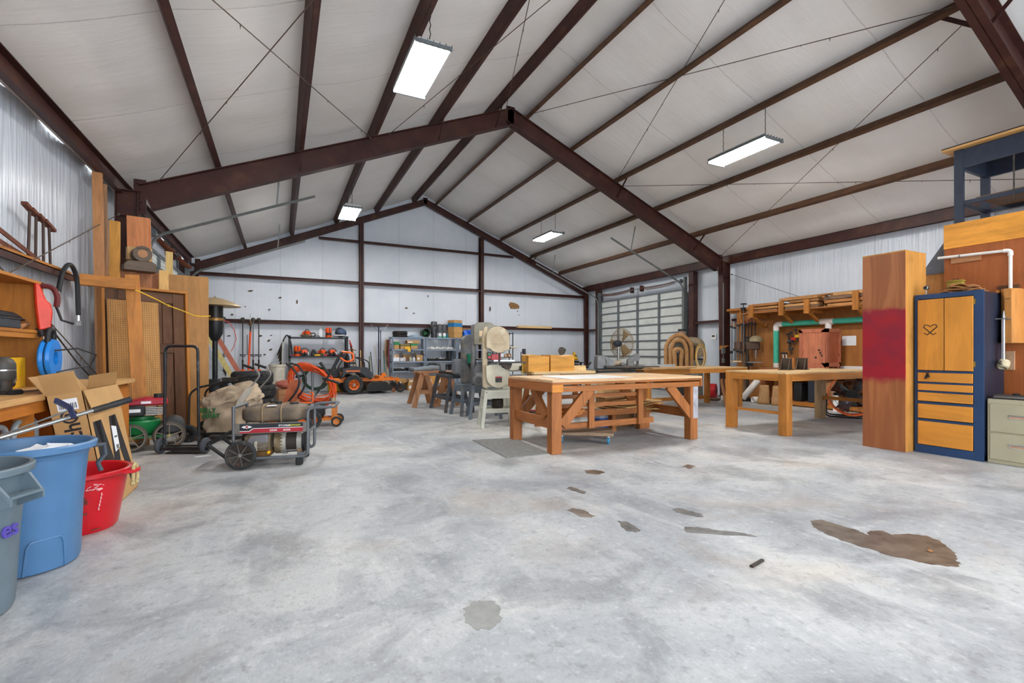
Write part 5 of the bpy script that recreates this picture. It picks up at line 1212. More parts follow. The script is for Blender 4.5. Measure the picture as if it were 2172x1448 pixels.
for k, (x, y, w) in enumerate(((6.95, 7.48, 0.6), (6.6, 7.36, 0.42))):
    pass
tag(MB().box(-0.62, 0.62, -0.12, 0.12, 0, 0.028).build('board', wood('grey_brown_board', (170,128,82), 'x', 0.75)), 'loose brown board overhanging the front of the outfeed table', 'board', (7.15, 7.22, 0.90), 0.04)
for k in range(4):
    m = MB().beam((0.04*k, 0, 0.10), (0.10*k-0.2, 0.0, 0.72), 0.10, 0.02, (0, 1, 0)); tag(m.build('leaning_offcut', BRWz), '%s brown offcut leaning under the outfeed table corner' % ['leftmost', 'second', 'third', 'rightmost'][k], 'offcut', (9.05, 7.45-0.06*k, -0.08), 0.1, 'offcuts under the outfeed table')

# ---- band saws
CREAM = plain('saw_cream', (198,190,168), 0.5, var=0.08, scale=6, dirt=(170,150,118), dirt_amt=0.35)
CREAMD = plain('saw_dusty_cream', (182,166,138), 0.55, var=0.1, scale=6, dirt=(156,134,104), dirt_amt=0.4)
SGREY = plain('saw_grey', (108,110,112), 0.5, 0.2, var=0.15, dirt=(144,128,106), dirt_amt=0.3)
STEELB = plain('stand_blue_grey', (98,108,118), 0.5, 0.2, var=0.12, dirt=(124,112,96), dirt_amt=0.3)
def stand(par, h, tw, td, bw, bd, mt, brace=0.28, bandh=0.13):
    for sx in (-1, 1):
        for sy in (-1, 1):
            t = Vector((sx*tw/2, sy*td/2, h)); b = Vector((sx*bw/2, sy*bd/2, 0))
            MB().beam(b, t, 0.055, 0.055, (0, 1, 0)).build('leg', mt, par, bevel=0.003)
            for z in (h-0.03, h-bandh+0.03): MB().cyl((t.x - sx*0.0, t.y - 0.034, z), (t.x, t.y - 0.028, z), 0.009, n=8).build('bolt', IRON, par) if sy < 0 else None
    MB().box(-tw/2-0.03, tw/2+0.03, -td/2-0.03, td/2+0.03, h-bandh, h).build('top_band', mt, par, bevel=0.004)
    k = brace/h; w = bw + (tw-bw)*k; d = bd + (td-bd)*k
    for sy in (-1, 1): MB().box(-w/2, w/2, sy*d/2-0.01, sy*d/2+0.01, brace-0.035, brace+0.035).build('stretcher', mt, par)
    for sx in (-1, 1): MB().box(sx*w/2-0.01, sx*w/2+0.01, -d/2, d/2, brace-0.035, brace+0.035).build('stretcher', mt, par)
b1 = thing('band_saw', 'cream band saw on cream steel stand beside the work table', 'band saw', (3.24, 7.18, 0), -0.25)
stand(b1, 0.605, 0.40, 0.32, 0.56, 0.46, plain('stand_cream', (190,190,176), 0.45, var=0.05))
def housing(cx, cz, r, top):
    pts = []
    if top:
        pts = [(cx - r, cz - 0.16)] + [(cx + r*math.cos(t), cz + r*math.sin(t)) for t in [PI - PI*i/20 for i in range(21)]] + [(cx + r, cz - 0.19), (cx + r*0.72, cz - 0.20), (cx + r*0.45, cz - 0.235), (cx, cz - 0.245), (cx - r*0.45, cz - 0.215), (cx - r*0.7, cz - 0.17)]
    else:
        pts = [(cx - r, cz + 0.16), (cx - r*0.5, cz + 0.19), (cx - r*0.2, cz + 0.20), (cx + r*0.25, cz + 0.17), (cx + r*0.6, cz + 0.12), (cx + r, cz + 0.10)] + [(cx + r*math.cos(t), cz + r*math.sin(t)) for t in [-PI*i/20 for i in range(21)]]
    return pts
o = MB().prism(housing(0, 1.46, 0.195, True), 0.10, T(0, -0.02, 0) @ RX(PI/2)).build('upper_wheel_cover', CREAMD, b1, bevel=0.008)
MB().prism([(0.03, 0.06), (0.10, 0.10), (0.12, 0.02), (0.05, -0.02)], 0.003, T(0.0, -0.121, 1.53) @ RX(PI/2)).build('paper_tag', plain('old_tag', (196,184,160), 0.8), o)
MB().tube([(-0.14, -0.122, 1.37), (0.0, -0.122, 1.56), (0.13, -0.122, 1.37), (-0.14, -0.122, 1.37)], 0.003, 4).build('moulded_triangle', plain('old_tag2', (176,154,120), 0.8), o)
o = MB().prism(housing(0, 0.84, 0.195, False), 0.10, T(0, -0.02, 0) @ RX(PI/2)).build('lower_wheel_cover', CREAM, b1, bevel=0.008)
MB().box(-0.045, 0.065, -0.123, -0.12, 0.735, 0.82).build('warning_plate', plain('plate_grey', (66,62,60), 0.5, var=0.3, scale=40), o); MB().box(-0.045, 0.065, -0.1235, -0.12, 0.81, 0.83).build('plate_header', REDS, o)
MB().prism([(-0.23, 0.65), (-0.16, 0.62), (-0.16, 1.66), (-0.21, 1.64), (-0.24, 1.5)], 0.10, T(0, 0.09, 0) @ RX(PI/2)).build('column', CREAMD, b1)
MB().box(-0.2, 0.2, -0.02, 0.1, 0.65, 0.7).build('wheel_housing_back', CREAM, b1)
MB().cyl((0.17, -0.07, 1.30), (0.22, -0.07, 1.30), 0.018, n=12).build('tension_knob', BLKP, b1); MB().cyl((0.2, -0.05, 1.31), (0.33, -0.05, 1.31), 0.012, n=8).build('tension_lever', CREAMD, b1)
MB().box(-0.13, 0.43, -0.28, 0.20, 1.05, 1.075).build('table', plain('saw_table', (58,58,60), 0.6, 0.2), b1, bevel=0.003)
MB().prism([(0.02, 1.05), (0.24, 1.05), (0.22, 0.98), (0.15, 0.88), (0.10, 0.88)], 0.06, T(0, -0.05, 0) @ RX(PI/2)).build('trunnion', IRON, b1)
MB().box(0.02, 0.05, -0.05, -0.03, 1.07, 1.24).build('blade_guard', IRON, b1); MB().box(-0.10, 0.06, -0.05, 0.02, 1.10, 1.20).build('guide_block', plain('guide_red', (178,36,40), 0.4), b1, bevel=0.006)
MB().box(-0.17, -0.11, -0.10, -0.03, 1.12, 1.23).build('switch_box', BLKP, b1); MB().box(-0.16, -0.12, -0.104, -0.10, 1.18, 1.21).build('start_button', GREEN, b1); MB().box(-0.16, -0.12, -0.104, -0.10, 1.13, 1.165).build('stop_button', plain('button_red', (200,30,34), 0.4), b1)
MB().tube(fillet([(0.05, -0.1, 1.0), (0.15, -0.28, 0.93), (0.32, -0.28, 0.93), (0.40, -0.2, 1.05)], 0.1, 6), 0.006, 6).build('cable', BLKP, b1)
MB().lathe([(0.08, 0), (0.1, 0.05), (0.1, 0.16), (0.06, 0.2)], 16, T(0.02, 0.05, 0.28)).build('dust_pot', IRON, b1)
MB().box(-0.06, 0.30, -0.03, 0.03, 1.076, 1.10).build('mitre_bar', CHROME, b1)
tag(MB().tube([(0, 0, 0.36), (0.01, 0, 0.2), (0, 0, 0.06)], 0.004, 5).cyl((0, 0, 0), (0, 0, 0.06), 0.018, 0.012, 8).build('pull_cord', plain('pull_yellow', (216,188, 50), 0.5)), 'thin cord with yellow end hanging from the saw table', 'cord', (3.52, 6.80, 0.70))
ll = thing('work_light', 'small black lamp on a thin stalk at the band saw table', 'lamp', (3.60, 7.0, 1.076))
MB().cyl((0, 0, 0), (0, 0, 0.16), 0.008, n=8).build('stalk', BLK, ll); MB().cyl((0.06, 0, 0.12), (0.055, 0, 0.21), 0.03, n=14).build('lamp_head', BLKP, ll); MB().cyl((0, 0, 0.15), (0.06, 0, 0.17), 0.007, n=6).build('joint', BLK, ll)

b2 = thing('band_saw', 'taller grey band saw behind the cream one', 'band saw', (3.45, 8.25, 0), -0.25)
stand(b2, 0.61, 0.42, 0.34, 0.58, 0.5, STEELB)
o = MB().prism([(-0.2, 1.37), (-0.2, 1.62)] + [(-0.08 - 0.12*math.cos(t), 1.68 + 0.11*math.sin(t)) for t in [PI/2*i/8 for i in range(9)]] + [(0.08 + 0.12*math.sin(t), 1.68 + 0.11*math.cos(t)) for t in [PI/2*i/8 for i in range(9)]] + [(0.2, 1.37)], 0.11, RX(PI/2)).build('upper_wheel_cover', plain('saw_olive', (126,122,108), 0.5, 0.1, var=0.1, dirt=(150,134,108), dirt_amt=0.3), b2, bevel=0.01)
MB().box(-0.10, 0.06, -0.116, -0.11, 1.53, 1.63).build('name_plate', plain('plate_cream', (206,178,140), 0.5), o); MB().box(-0.10, 0.06, -0.116, -0.11, 1.42, 1.5).build('instruction_plate', plain('plate_olive', (110,96,60), 0.5), o)
MB().lathe([(0, -0.05), (0.2, -0.05), (0.205, 0), (0.2, 0.05), (0, 0.05)], 32, T(0, -0.05, 0.86) @ RX(PI/2)).build('lower_wheel_cover', SGREY, b2)
MB().box(-0.24, -0.16, -0.05, 0.06, 0.61, 1.75).build('column', SGREY, b2, bevel=0.02); MB().box(-0.13, 0.3, -0.25, 0.2, 1.08, 1.105).build('table', plain('saw_table', (58,58,60), 0.6, 0.2), b2)
MB().box(-0.03, 0.02, -0.06, -0.02, 1.1, 1.4).build('blade_guard', IRON, b2)
mtp = thing('electric_motor', 'grey electric motor with finned end on the grey stand', 'motor', (3.22, 7.92, 0.612), -0.4)
MB().lathe([(0, -0.12), (0.075, -0.12), (0.11, -0.09), (0.115, 0.08), (0.08, 0.12), (0, 0.12)], 28, T(0, 0, 0.115) @ RX(PI/2)).build('casing', SGREY, mtp)
for k in range(8):
    t = 2*PI*k/8; MB().beam((0.02*math.cos(t), -0.122, 0.115+0.02*math.sin(t)), (0.07*math.cos(t), -0.122, 0.115+0.07*math.sin(t)), 0.01, 0.008, (0, 1, 0)).build('vent_rib', BLKP, mtp)
MB().box(-0.08, 0.08, -0.08, 0.08, 0.0, 0.03).build('foot', SGREY, mtp); MB().cyl((-0.06, 0, 0.22), (0.06, 0, 0.22), 0.035, n=12).build('capacitor', SGREY, mtp)
b3 = thing('band_saw', 'narrow grey band saw with green dust bottle, furthest of the three', 'band saw', (3.33, 8.80, 0), 0.15)
stand(b3, 0.60, 0.36, 0.3, 0.5, 0.44, STEELB)
MB().prism([(-0.16, 0.62), (-0.16, 1.40)] + [(0.0 + 0.16*math.cos(t), 1.42 + 0.16*math.sin(t)) for t in [PI - PI*i/14 for i in range(15)]] + [(0.16, 0.62)], 0.10, RX(PI/2)).build('case', SGREY, b3, bevel=0.015)
MB().cyl((0.0, -0.15, 1.02), (0.0, -0.15, 1.20), 0.075, 0.085, 16).build('dust_bottle', plain('bottle_green', (34,120,92), 0.3), b3)
MB().box(-0.03, 0.34, -0.3, -0.1, 0.95, 0.975).build('table', plain('saw_table', (58,58,60), 0.6, 0.2), b3)
lt = thing('wood_lathe', 'grey plastic cased wood lathe on dark legs', 'lathe', (3.26, 9.70, 0), 1.60)
stand(lt, 0.76, 0.80, 0.24, 0.95, 0.52, plain('stand_dark', (66,70,76), 0.5, 0.2, dirt=(120,108,92), dirt_amt=0.25), bandh=0.07)
GPL = plain('lathe_grey', (110,114,120), 0.5, var=0.06)
MB().prism([(-0.56, 0.78), (-0.42, 0.78), (-0.38, 0.84), (-0.40, 1.02), (-0.44, 1.09), (-0.54, 1.09), (-0.57, 1.02)], 0.2, T(0, 0.1, 0) @ RX(PI/2)).build('headstock', GPL, lt, bevel=0.025)
MB().box(-0.4, 0.55, -0.05, 0.05, 0.77, 0.81).build('bed', IRON, lt); MB().prism([(0.36, 0.81), (0.52, 0.81), (0.5, 0.98), (0.40, 1.0)], 0.12, T(0, 0.06, 0) @ RX(PI/2)).build('tailstock', GPL, lt, bevel=0.015)
MB().cyl((-0.38, 0, 0.96), (-0.3, 0, 0.96), 0.02, n=10).build('spindle', CHROME, lt); MB().box(-0.1, 0.12, -0.09, -0.06, 0.87, 0.90).build('tool_rest', IRON, lt)

# ---- wooden sawhorses with planks and a grey hand tool
for k, (x, y) in enumerate(((2.96, 10.78), (3.52, 10.86))):
    sh_ = thing('sawhorse', ['left rough wooden sawhorse beyond the lathe', 'right rough wooden sawhorse beyond the lathe'][k], 'sawhorse', (x, y, 0), PI/2-0.12, 'wooden sawhorses')
    MB().box(-0.5, 0.5, -0.045, 0.045, 0.72, 0.76).build('top_rail', BRWx, sh_)
    for sx in (-0.34, 0.36):
        for sy in (-1, 1): MB().beam((sx, sy*0.05, 0.74), (sx*1.25, sy*0.24, 0), 0.038, 0.11, (0, sy, 0.4)).build('leg', BRWz, sh_)
        MB().beam((sx*1.1, -0.18, 0.34), (sx*1.1, 0.18, 0.34), 0.03, 0.09).build('cross_tie', BRWy, sh_)
    MB().box(-0.44, 0.44, -0.19, -0.16, 0.36, 0.44).build('side_tie', BRWx, sh_)
for k in range(3): tag(MB().box(-0.45, 0.45, -0.11, 0.11, 0, 0.03).build('plank', BRWx), '%s plank laid across the two sawhorses' % ['nearest', 'middle', 'furthest'][k], 'plank', (3.22, 10.50+0.24*k, 0.762), 0.03*k-0.03, 'planks on sawhorses')
hv = thing('leaf_blower', 'long grey hand held blower lying on the sawhorse planks', 'blower', (3.05, 10.60, 0.793), 0.3)
MB().tube([(-0.42, 0, 0.05), (-0.2, 0, 0.06), (0.1, 0, 0.08), (0.34, 0, 0.07)], [0.03, 0.05, 0.07, 0.05], 12).build('tube_body', plain('blower_grey', (134,144,152), 0.45), hv); MB().cyl((-0.48, 0, 0.05), (-0.40, 0, 0.05), 0.045, n=14).build('nozzle', plain('blower_dark', (86,92,100), 0.5), hv)
MB().tube(fillet([(-0.05, 0, 0.13), (0.0, 0, 0.2), (0.2, 0, 0.2), (0.28, 0, 0.11)], 0.05), 0.018, 8).build('handle', plain('blower_dark', (86,92,100), 0.5), hv)
# ================================================================== RIGHT SIDE
def m_redply():
    m, nt, b = _base('red_sprayed_plywood'); c = srgb(142,82,44)
    v = coords(nt, (1, 1, 0.09), False); w = noise(nt, v, 7, 3, 0.5, 1.6)
    col = ramp(nt, w, [(0.3, srgb(132,76,42)), (0.5, c), (0.65, srgb(160,98,56))])
    v2 = coords(nt, (1,1,1), False); sep = nt.nodes.new('ShaderNodeSeparateXYZ'); lk(nt, v2, sep.inputs[0])
    n = noise(nt, v2, 6, 3); ad = nt.nodes.new('ShaderNodeMath'); ad.operation = 'MULTIPLY_ADD'; ad.inputs[1].default_value = 0.16
    lk(nt, n, ad.inputs[0]); lk(nt, sep.outputs[2], ad.inputs[2])
    s1 = ramp(nt, ad.outputs[0], [(0.0, (0,0,0,1)), (1.0, (0,0,0,1))])
    mr = nt.nodes.new('ShaderNodeMapRange'); mr.inputs[1].default_value = 0.90; mr.inputs[2].default_value = 1.00; lk(nt, ad.outputs[0], mr.inputs[0])
    mr2 = nt.nodes.new('ShaderNodeMapRange'); mr2.inputs[1].default_value = 1.88; mr2.inputs[2].default_value = 1.82; lk(nt, ad.outputs[0], mr2.inputs[0])
    mu = nt.nodes.new('ShaderNodeMath'); mu.operation = 'MULTIPLY'; lk(nt, mr.outputs[0], mu.inputs[0]); lk(nt, mr2.outputs[0], mu.inputs[1])
    red = ramp(nt, noise(nt, v2, 3.5, 2), [(0.4, srgb(128,16,38)), (0.62, srgb(146,8,28))])
    col = mix(nt, mu.outputs[0], col, red)
    lk(nt, col, b.inputs['Base Color']); b.inputs['Roughness'].default_value = 0.45
    return m
KNOTz = wood('knotty_ply', (188,132,64), 'z', 0.84, knots=0.7)
YPLYy = wood('orange_ply_band', (224,152,58), 'y', 0.7, knots=0.2, ring=5, rough=0.45)
MAHy, MAHz = [wood('mahogany_ply', (156,88,46), a, 0.9, knots=0.15) for a in 'yz']
NAVY2 = plain('navy_paint', (34,60,96), 0.45, var=0.08, scale=4)
NAVYD = plain('dark_navy_paint', (30,36,54), 0.5, var=0.15, scale=4)
HONy = wood('honey_birch', (194,128,48), 'y', 0.93, knots=0.25, scale=0.7)

co = thing('plywood_column', 'tall plywood box column with a red sprayed band', 'column', (6.88, 3.08, 0))
MB().box(0, 0.018, 0.0, 0.47, 0, 2.47).build('front_board', m_redply(), co, label='brown plywood face with a red sprayed band')
MB().box(0.018, 0.50, 0.0, 0.018, 0, 2.47).build('side_board', KNOTz, co); MB().box(0.018, 0.50, 0.452, 0.47, 0, 2.47).build('side_board', KNOTz, co)
MB().box(0.482, 0.50, 0.018, 0.452, 0, 2.47).build('back_board', KNOTz, co); MB().box(0, 0.50, 0, 0.47, 2.47, 2.485).build('top_board', KNOTz, co)

bcab = thing('tool_cabinet', 'navy blue wooden cabinet with honey coloured doors and drawers', 'cabinet', (7.06, 2.42, 0))
CW, CH = 0.64, 1.93     # along y, height; faces -x
MB().box(0.02, 0.52, 0, CW, 0.06, CH-0.02).build('carcass', NAVYD, bcab)
MB().box(0.05, 0.50, 0.02, CW-0.02, 0, 0.06).build('plinth', NAVYD, bcab)
def fr(y0, y1, z0, z1): MB().box(0, 0.02, y0, y1, z0, z1).build('face_rail', NAVY2, bcab)
fr(0, 0.085, 0.0, CH); fr(CW-0.035, CW, 0.0, CH); fr(0.085, CW-0.035, CH-0.055, CH); fr(0.085, CW-0.035, 0.0, 0.10)
zz = [0.10, 0.395, 0.415, 0.60, 0.62, 0.745, 0.765, 0.85, 0.875, 0.985, 1.01]
rows = [(0.105, 0.39), (0.425, 0.60), (0.635, 0.74), (0.765, 0.845), (0.87, 0.98)]
for a, b in rows:
    MB().box(-0.016, 0.0, 0.088, CW-0.038, a, b).build('drawer_front', HONy, bcab, bevel=0.003); fr(0.085, CW-0.035, b, b+0.025)
MB().box(-0.008, 0.01, 0.16, 0.22, 0.752, 0.757).build('hinge_leaf', IRON, bcab)
ym = 0.345
HONz = wood('honey_birch', (194,128,48), 'z', 0.94, knots=0.25, scale=0.7)
d1 = MB().box(-0.018, 0.0, ym+0.004, CW-0.038, 1.01, 1.865).build('door', HONz, bcab, bevel=0.003); d2 = MB().box(-0.018, 0.0, 0.085, ym-0.004, 1.01, 1.865).build('door', HONz, bcab, bevel=0.003)
BRASS = plain('brass', (186,150,70), 0.35, 0.8)
for z in (1.06, 1.77): MB().box(-0.012, 0.002, 0.068, 0.085, z, z+0.06).build('hinge', BRASS, d2)
def hy(u): return 0.475 - u   # heart drawn with u to the right as the viewer sees it
HS = 0.078
def crv(pts): return MB().tube([(-0.0195, hy(u*HS), 1.50 + w*HS) for u, w in pts], 0.0038, 6)
heart = [(-0.75,-0.55),(-0.35,-0.8),(0.0,-0.45),(0.45,0.0),(0.85,0.4),(0.7,0.75),(0.3,0.7),(0.0,0.45),(-0.3,0.7),(-0.7,0.75),(-0.85,0.4),(-0.45,0.0),(0.0,-0.45),(0.35,-0.8),(0.75,-0.55)]
MB().tube([Vector((-0.0195, hy(p.x), 1.50 + p.y)) for p in [Vector((u*HS, w*HS, 0)) for u, w in heart]], 0.0052, 6).build('heart_emblem', plain('emblem_black', (40,30,22), 0.5), d1, label='dark heart shaped line emblem')
k_ = thing('key_bunch', 'dark keys hanging at the top drawer of the blue cabinet', 'keys', (7.03, 2.92, 0.955))
MB().cyl((-0.012, 0, 0.03), (0.014, 0, 0.03), 0.014, n=10).build('lock', IRON, k_)
for j in range(3): MB().rot((-0.008, 0.012*(j-1), -0.005-0.012*j), (0.005, 0.018, 0.05), 0.3*(j-1)).build('key', IRON, k_)
# things on the cabinet
bc_ = thing('ball_magnet', 'small black round gauge on a stalk on the blue cabinet', 'gauge', (7.10, 2.96, CH))
MB().cyl((0, 0, 0), (0, 0, 0.06), 0.007, n=8).build('stalk', CHROME, bc_); MB().ball((0, 0, 0.085), 0.03, 14, 10).build('ball', BLK, bc_); MB().torus((-0.018, 0, 0.085), 0.022, 0.005, 16, 6, RY(PI/2)).build('ring', CHROME, bc_)
hb_ = thing('leather_apron', 'folded tan leather apron lying on the blue cabinet', 'apron', (7.25, 2.66, CH), 0.1)
LEA = plain('tan_leather', (168,116,74), 0.7, var=0.15, scale=9)
for j in range(4):
    MB().grid(lambda u, v, j=j: ((u-0.5)*(0.22-0.03*j), (v-0.5)*(0.38-0.05*j), 0.008 + 0.022*j + 0.014*math.sin(v*9+j*2)*math.cos(u*5+j) + 0.03*v*(j/3)), 8, 14).build('fold', LEA, hb_, solid=0.007)
gb = thing('ammo_box', 'small olive metal box behind the leather apron', 'box', (7.42, 2.80, CH), 0.1)
OLV = plain('olive_paint', (142,122,44), 0.5, var=0.1); MB().box(-0.05, 0.05, -0.075, 0.075, 0, 0.155).build('body', OLV, gb, bevel=0.006); MB().box(-0.053, 0.053, -0.078, 0.078, 0.155, 0.175).build('lid', OLV, gb, bevel=0.004); MB().tube(fillet([(0, -0.03, 0.175), (0, -0.025, 0.195), (0, 0.025, 0.195), (0, 0.03, 0.175)], 0.01), 0.004, 6).build('handle', IRON, gb)
# free standing plywood wall behind the cabinets with loft table on top
pw = thing('plywood_partition', 'brown plywood partition with an orange plywood band on top', 'partition', (7.75, 3.04, 0))
for j, (a, b) in enumerate(((-1.22, 0.0), (-2.44, -1.225), (-3.3, -2.445))): MB().box(0, 0.018, a, b, 0, 2.57).build('plywood_sheet', MAHz, pw)
for j, (a, b) in enumerate(((-2.0, 0.0), (-3.3, -2.005))): MB().box(-0.012, 0.03, a, b, 2.56, 2.87).build('top_band', YPLYy, pw, label='orange plywood band')
for y in (-3.3, -2.4, -1.2, -0.05): MB().box(0.018, 0.06, y, y+0.04, 0, 2.85).build('stud', OAKz, pw)
MB().box(0.10, 0.12, 0.0, 0.62, 0, 2.27).build('end_sheet', wood('tan_end_ply', (200,140,80), 'z', 0.85), pw)
MB().box(-0.03, 0.0, -0.36, -0.08, 2.36, 2.44).build('pipe_cleat', BRWy, pw); MB().box(-0.03, 0.0, -0.70, -0.52, 1.78, 2.02).build('pipe_cleat', DRKx, pw)
MB().box(-0.02, 0.0, -0.66, -0.34, 1.02, 1.24).build('backing_plate', plain('plate_tan', (186,150,118), 0.5, var=0.1), pw)
pv = thing('pvc_air_line', 'white and grey plastic air pipe with red valve on the partition', 'pipe', (7.69, 0, 0))
PVC = plain('white_pvc', (226,222,216), 0.4, var=0.04); PVG = plain('grey_pvc', (78,82,90), 0.5)
MB().cyl((0, 3.08, 2.45), (0, 2.44, 2.425), 0.017, n=14).build('pipe', PVC, pv); MB().tube(fillet([(0, 2.46, 2.425), (0, 2.40, 2.42), (0, 2.40, 2.36)], 0.03), 0.024, 12).build('elbow', PVC, pv)
MB().cyl((0, 2.40, 2.38), (0, 2.40, 1.87), 0.017, n=14).build('pipe', PVC, pv); MB().cyl((0, 2.40, 1.87), (0, 2.40, 1.82), 0.023, n=14).build('coupling', PVC, pv); MB().cyl((0, 2.40, 1.83), (0, 2.40, 1.55), 0.017, n=14).build('grey_pipe', PVG, pv)
MB().cyl((0, 2.40, 1.70), (0, 2.40, 1.63), 0.024, n=14).build('tee', PVC, pv); MB().cyl((0, 2.40, 1.665), (0, 2.1, 1.665), 0.014, n=12).build('grey_pipe', PVG, pv); MB().cyl((0, 2.37, 1.665), (0, 2.35, 1.665), 0.02, n=12).build('coupling', PVC, pv)
MB().cyl((0, 2.40, 1.56), (0, 2.40, 1.46), 0.026, n=14).build('valve', PVC, pv); MB().box(-0.04, -0.026, 2.34, 2.44, 1.515, 1.53).build('valve_lever', plain('valve_red', (188,30,34), 0.4), pv)
for y, z in ((2.86, 2.44),): MB().torus((0, y, z), 0.02, 0.005, 14, 6, RX(PI/2)).build('pipe_clip', GALV, pv)
MB().box(-0.02, 0.02, 2.365, 2.435, 1.945, 1.96).build('pipe_clip', GALV, pv)
wbn = thing('veneer_roll_bin', 'curved honey wood bin hung beside the blue cabinet', 'bin', (7.50, 2.40, 1.33), 0)
pts = [(0.0, 0.02), (-0.06, 0.0), (-0.10, -0.04), (-0.10, -0.10), (-0.02, -0.14), (0.22, -0.14), (0.22, 0.02)]
MB().prism(pts, 0.62).build('curved_shell', wood('bin_wood', (178,120,60), 'z', 0.8, ring=14), wbn, bevel=0.004)
for z in (0.02, 0.56): MB().box(-0.08, 0.0, 0.02, 0.04, z, z+0.05).build('mount_block', OAKy, wbn)
MB().box(-0.103, -0.10, -0.09, -0.05, 0.50, 0.506).build('pencil_mark', INK, wbn)
tg = thing('steel_grinder_gauge', 'chrome rod with round cream cup hanging by the filing cabinet', 'tool', (7.38, 2.36, 1.10), 0)
MB().cyl((0, 0, 0.02), (0, 0, 0.52), 0.013, n=12).build('rod', plain('satin_steel', (176,178,186), 0.3, 0.7), tg); MB().box(-0.07, 0.07, -0.06, 0.05, 0.50, 0.512).build('plate', CHROME, tg); MB().cyl((0, 0, 0.51), (0, 0, 0.60), 0.02, 0.006, 10).build('spindle', CHROME, tg)
MB().lathe([(0.0, 0.03), (0.05, 0.03), (0.055, 0.0), (0.05, -0.05), (0.035, -0.06), (0.03, -0.03), (0.0, -0.03)], 20, RY(0.5)).build('cup', plain('cup_cream', (196,182,150), 0.5), tg); MB().beam((-0.12, 0, 0.02), (0.02, -0.02, -0.06), 0.012, 0.012).build('arm', CHROME, tg); MB().ball((-0.12, 0, 0.02), 0.022, 10, 8).build('pivot', IRON, tg)
MB().cyl((-0.04, 0.0, 0.05), (-0.04, 0, 0.5), 0.005, n=6).build('side_rod', CHROME, tg)
# filing cabinet
fc = thing('filing_cabinet', 'cream steel two drawer filing cabinet at the right edge', 'filing cabinet', (7.08, 1.70, 0))
CRM = plain('cream_steel', (164,157,132), 0.4, 0.0, var=0.05, scale=3)
FW, FH = 0.70, 0.71
MB().box(0.012, 0.62, 0, FW, 0, FH).build('shell', CRM, fc, bevel=0.004)
for a, b in ((0.045, 0.335), (0.35, 0.66)):
    d = MB().box(0.0, 0.012, 0.02, FW-0.025, a, b).build('drawer', CRM, fc, bevel=0.003)
    zc = (a+b)/2+0.02
    MB().box(-0.006, 0.002, 0.36, 0.52, zc-0.022, zc+0.022).build('label_frame', plain('alu_frame', (208,206,202), 0.35, 0.5), d); MB().box(-0.012, 0.0, 0.36, 0.52, zc+0.008, zc+0.02).build('pull', CHROME, d); MB().box(-0.0075, 0.0, 0.37, 0.51, zc-0.014, zc+0.004).build('label_card', plain('card_tan', (186,140,108), 0.7), d)
for j in range(3): tag(MB().box(-0.10, 0.10, -0.14, 0.14, 0, 0.014).build('magazine', [INK, plain('mag_grey', (120,116,108), 0.5), plain('mag_dark', (64,60,58), 0.5)][j]), ['bottom', 'middle', 'top'][j] + ' magazine in the small pile on the filing cabinet', 'magazine', (7.22, 2.22, 0.711+0.015*j), 0.1*j-0.1, 'magazines on the filing cabinet')
tag(MB().lathe([(0, 0), (0.03, 0), (0.032, 0.012), (0.02, 0.02), (0, 0.02)], 16).build('black_disc', BLKP), 'small black lid lying on the magazines', 'lid', (7.20, 2.20, 0.757))
jb = thing('plastic_jug', 'clear plastic gallon jug with white cap at the right edge', 'jug', (7.30, 1.96, 0.711))
MB().lathe([(0, 0), (0.085, 0.0), (0.09, 0.02), (0.09, 0.17), (0.075, 0.21), (0.03, 0.27), (0.028, 0.285)], 24).build('bottle', plain('milky_plastic', (186,172,150), 0.35, var=0.05), jb); MB().cyl((0, 0, 0.285), (0, 0, 0.305), 0.032, n=18).build('cap', WHT, jb); MB().lathe_open([(0.0915, 0.04), (0.0915, 0.14)], 24).build('label', PAPER, jb)
sbt = thing('small_bottle', 'small bright printed bottle with black cap on the filing cabinet', 'bottle', (7.18, 2.02, 0.711))
MB().lathe([(0, 0), (0.03, 0), (0.032, 0.01), (0.032, 0.13), (0.018, 0.15)], 18).build('bottle', plain('bottle_print', (196,184,170), 0.35, var=0.7, scale=22), sbt); MB().cyl((0, 0, 0.15), (0, 0, 0.195), 0.02, n=14).build('cap', BLKP, sbt)
# loft table
lf = thing('loft_table', 'navy steel table frame standing on top of the partition', 'table', (7.83, 2.98, 2.88), 0)
NV = plain('loft_navy', (44,52,68), 0.45, 0.2, var=0.1)
for x in (0.06, 0.80):
    for y in (-0.04, -1.6): MB().box(x-0.025, x+0.025, y-0.045, y+0.045, -0.02 if x < 0.1 else -0.02, 0.96).build('leg', NV, lf)
for x in (0.06, 0.80): MB().box(x-0.02, x+0.02, -1.6, 0.0, 0.72, 0.95).build('side_apron', NV, lf); MB().box(x-0.015, x+0.015, -1.6, -0.04, 0.24, 0.29).build('lower_rail', NV, lf)
for y in (-0.04, -1.6): MB().box(0.06, 0.80, y-0.02, y+0.02, 0.72, 0.95).build('end_apron', NV, lf); MB().box(0.06, 0.80, y-0.015, y+0.015, 0.24, 0.29).build('lower_rail', NV, lf)
MB().box(-0.05, 0.95, -1.75, 0.10, 0.96, 0.985).build('plywood_top', wood('loft_ply', (196,150,92), 'y', 0.85), lf); MB().box(-0.05, 0.95, -1.75, 0.10, 0.985, 1.0).build('dark_top_sheet', BLKP, lf)
MB().box(0.08, 0.78, -1.2, -0.2, 0.29, 0.31).build('lower_shelf', wood('loft_shelf', (112,90,62), 'y', 0.85), lf)
for x in (0.3, 0.8): MB().box(x, x+0.09, -3.3, 0.0, 2.40, 2.86).build('floor_joist', OAKy, pw) if False else None
MB().box(0.06, 0.95, -3.3, 0.0, 2.83, 2.862).build('loft_floor', OAKy, pw)
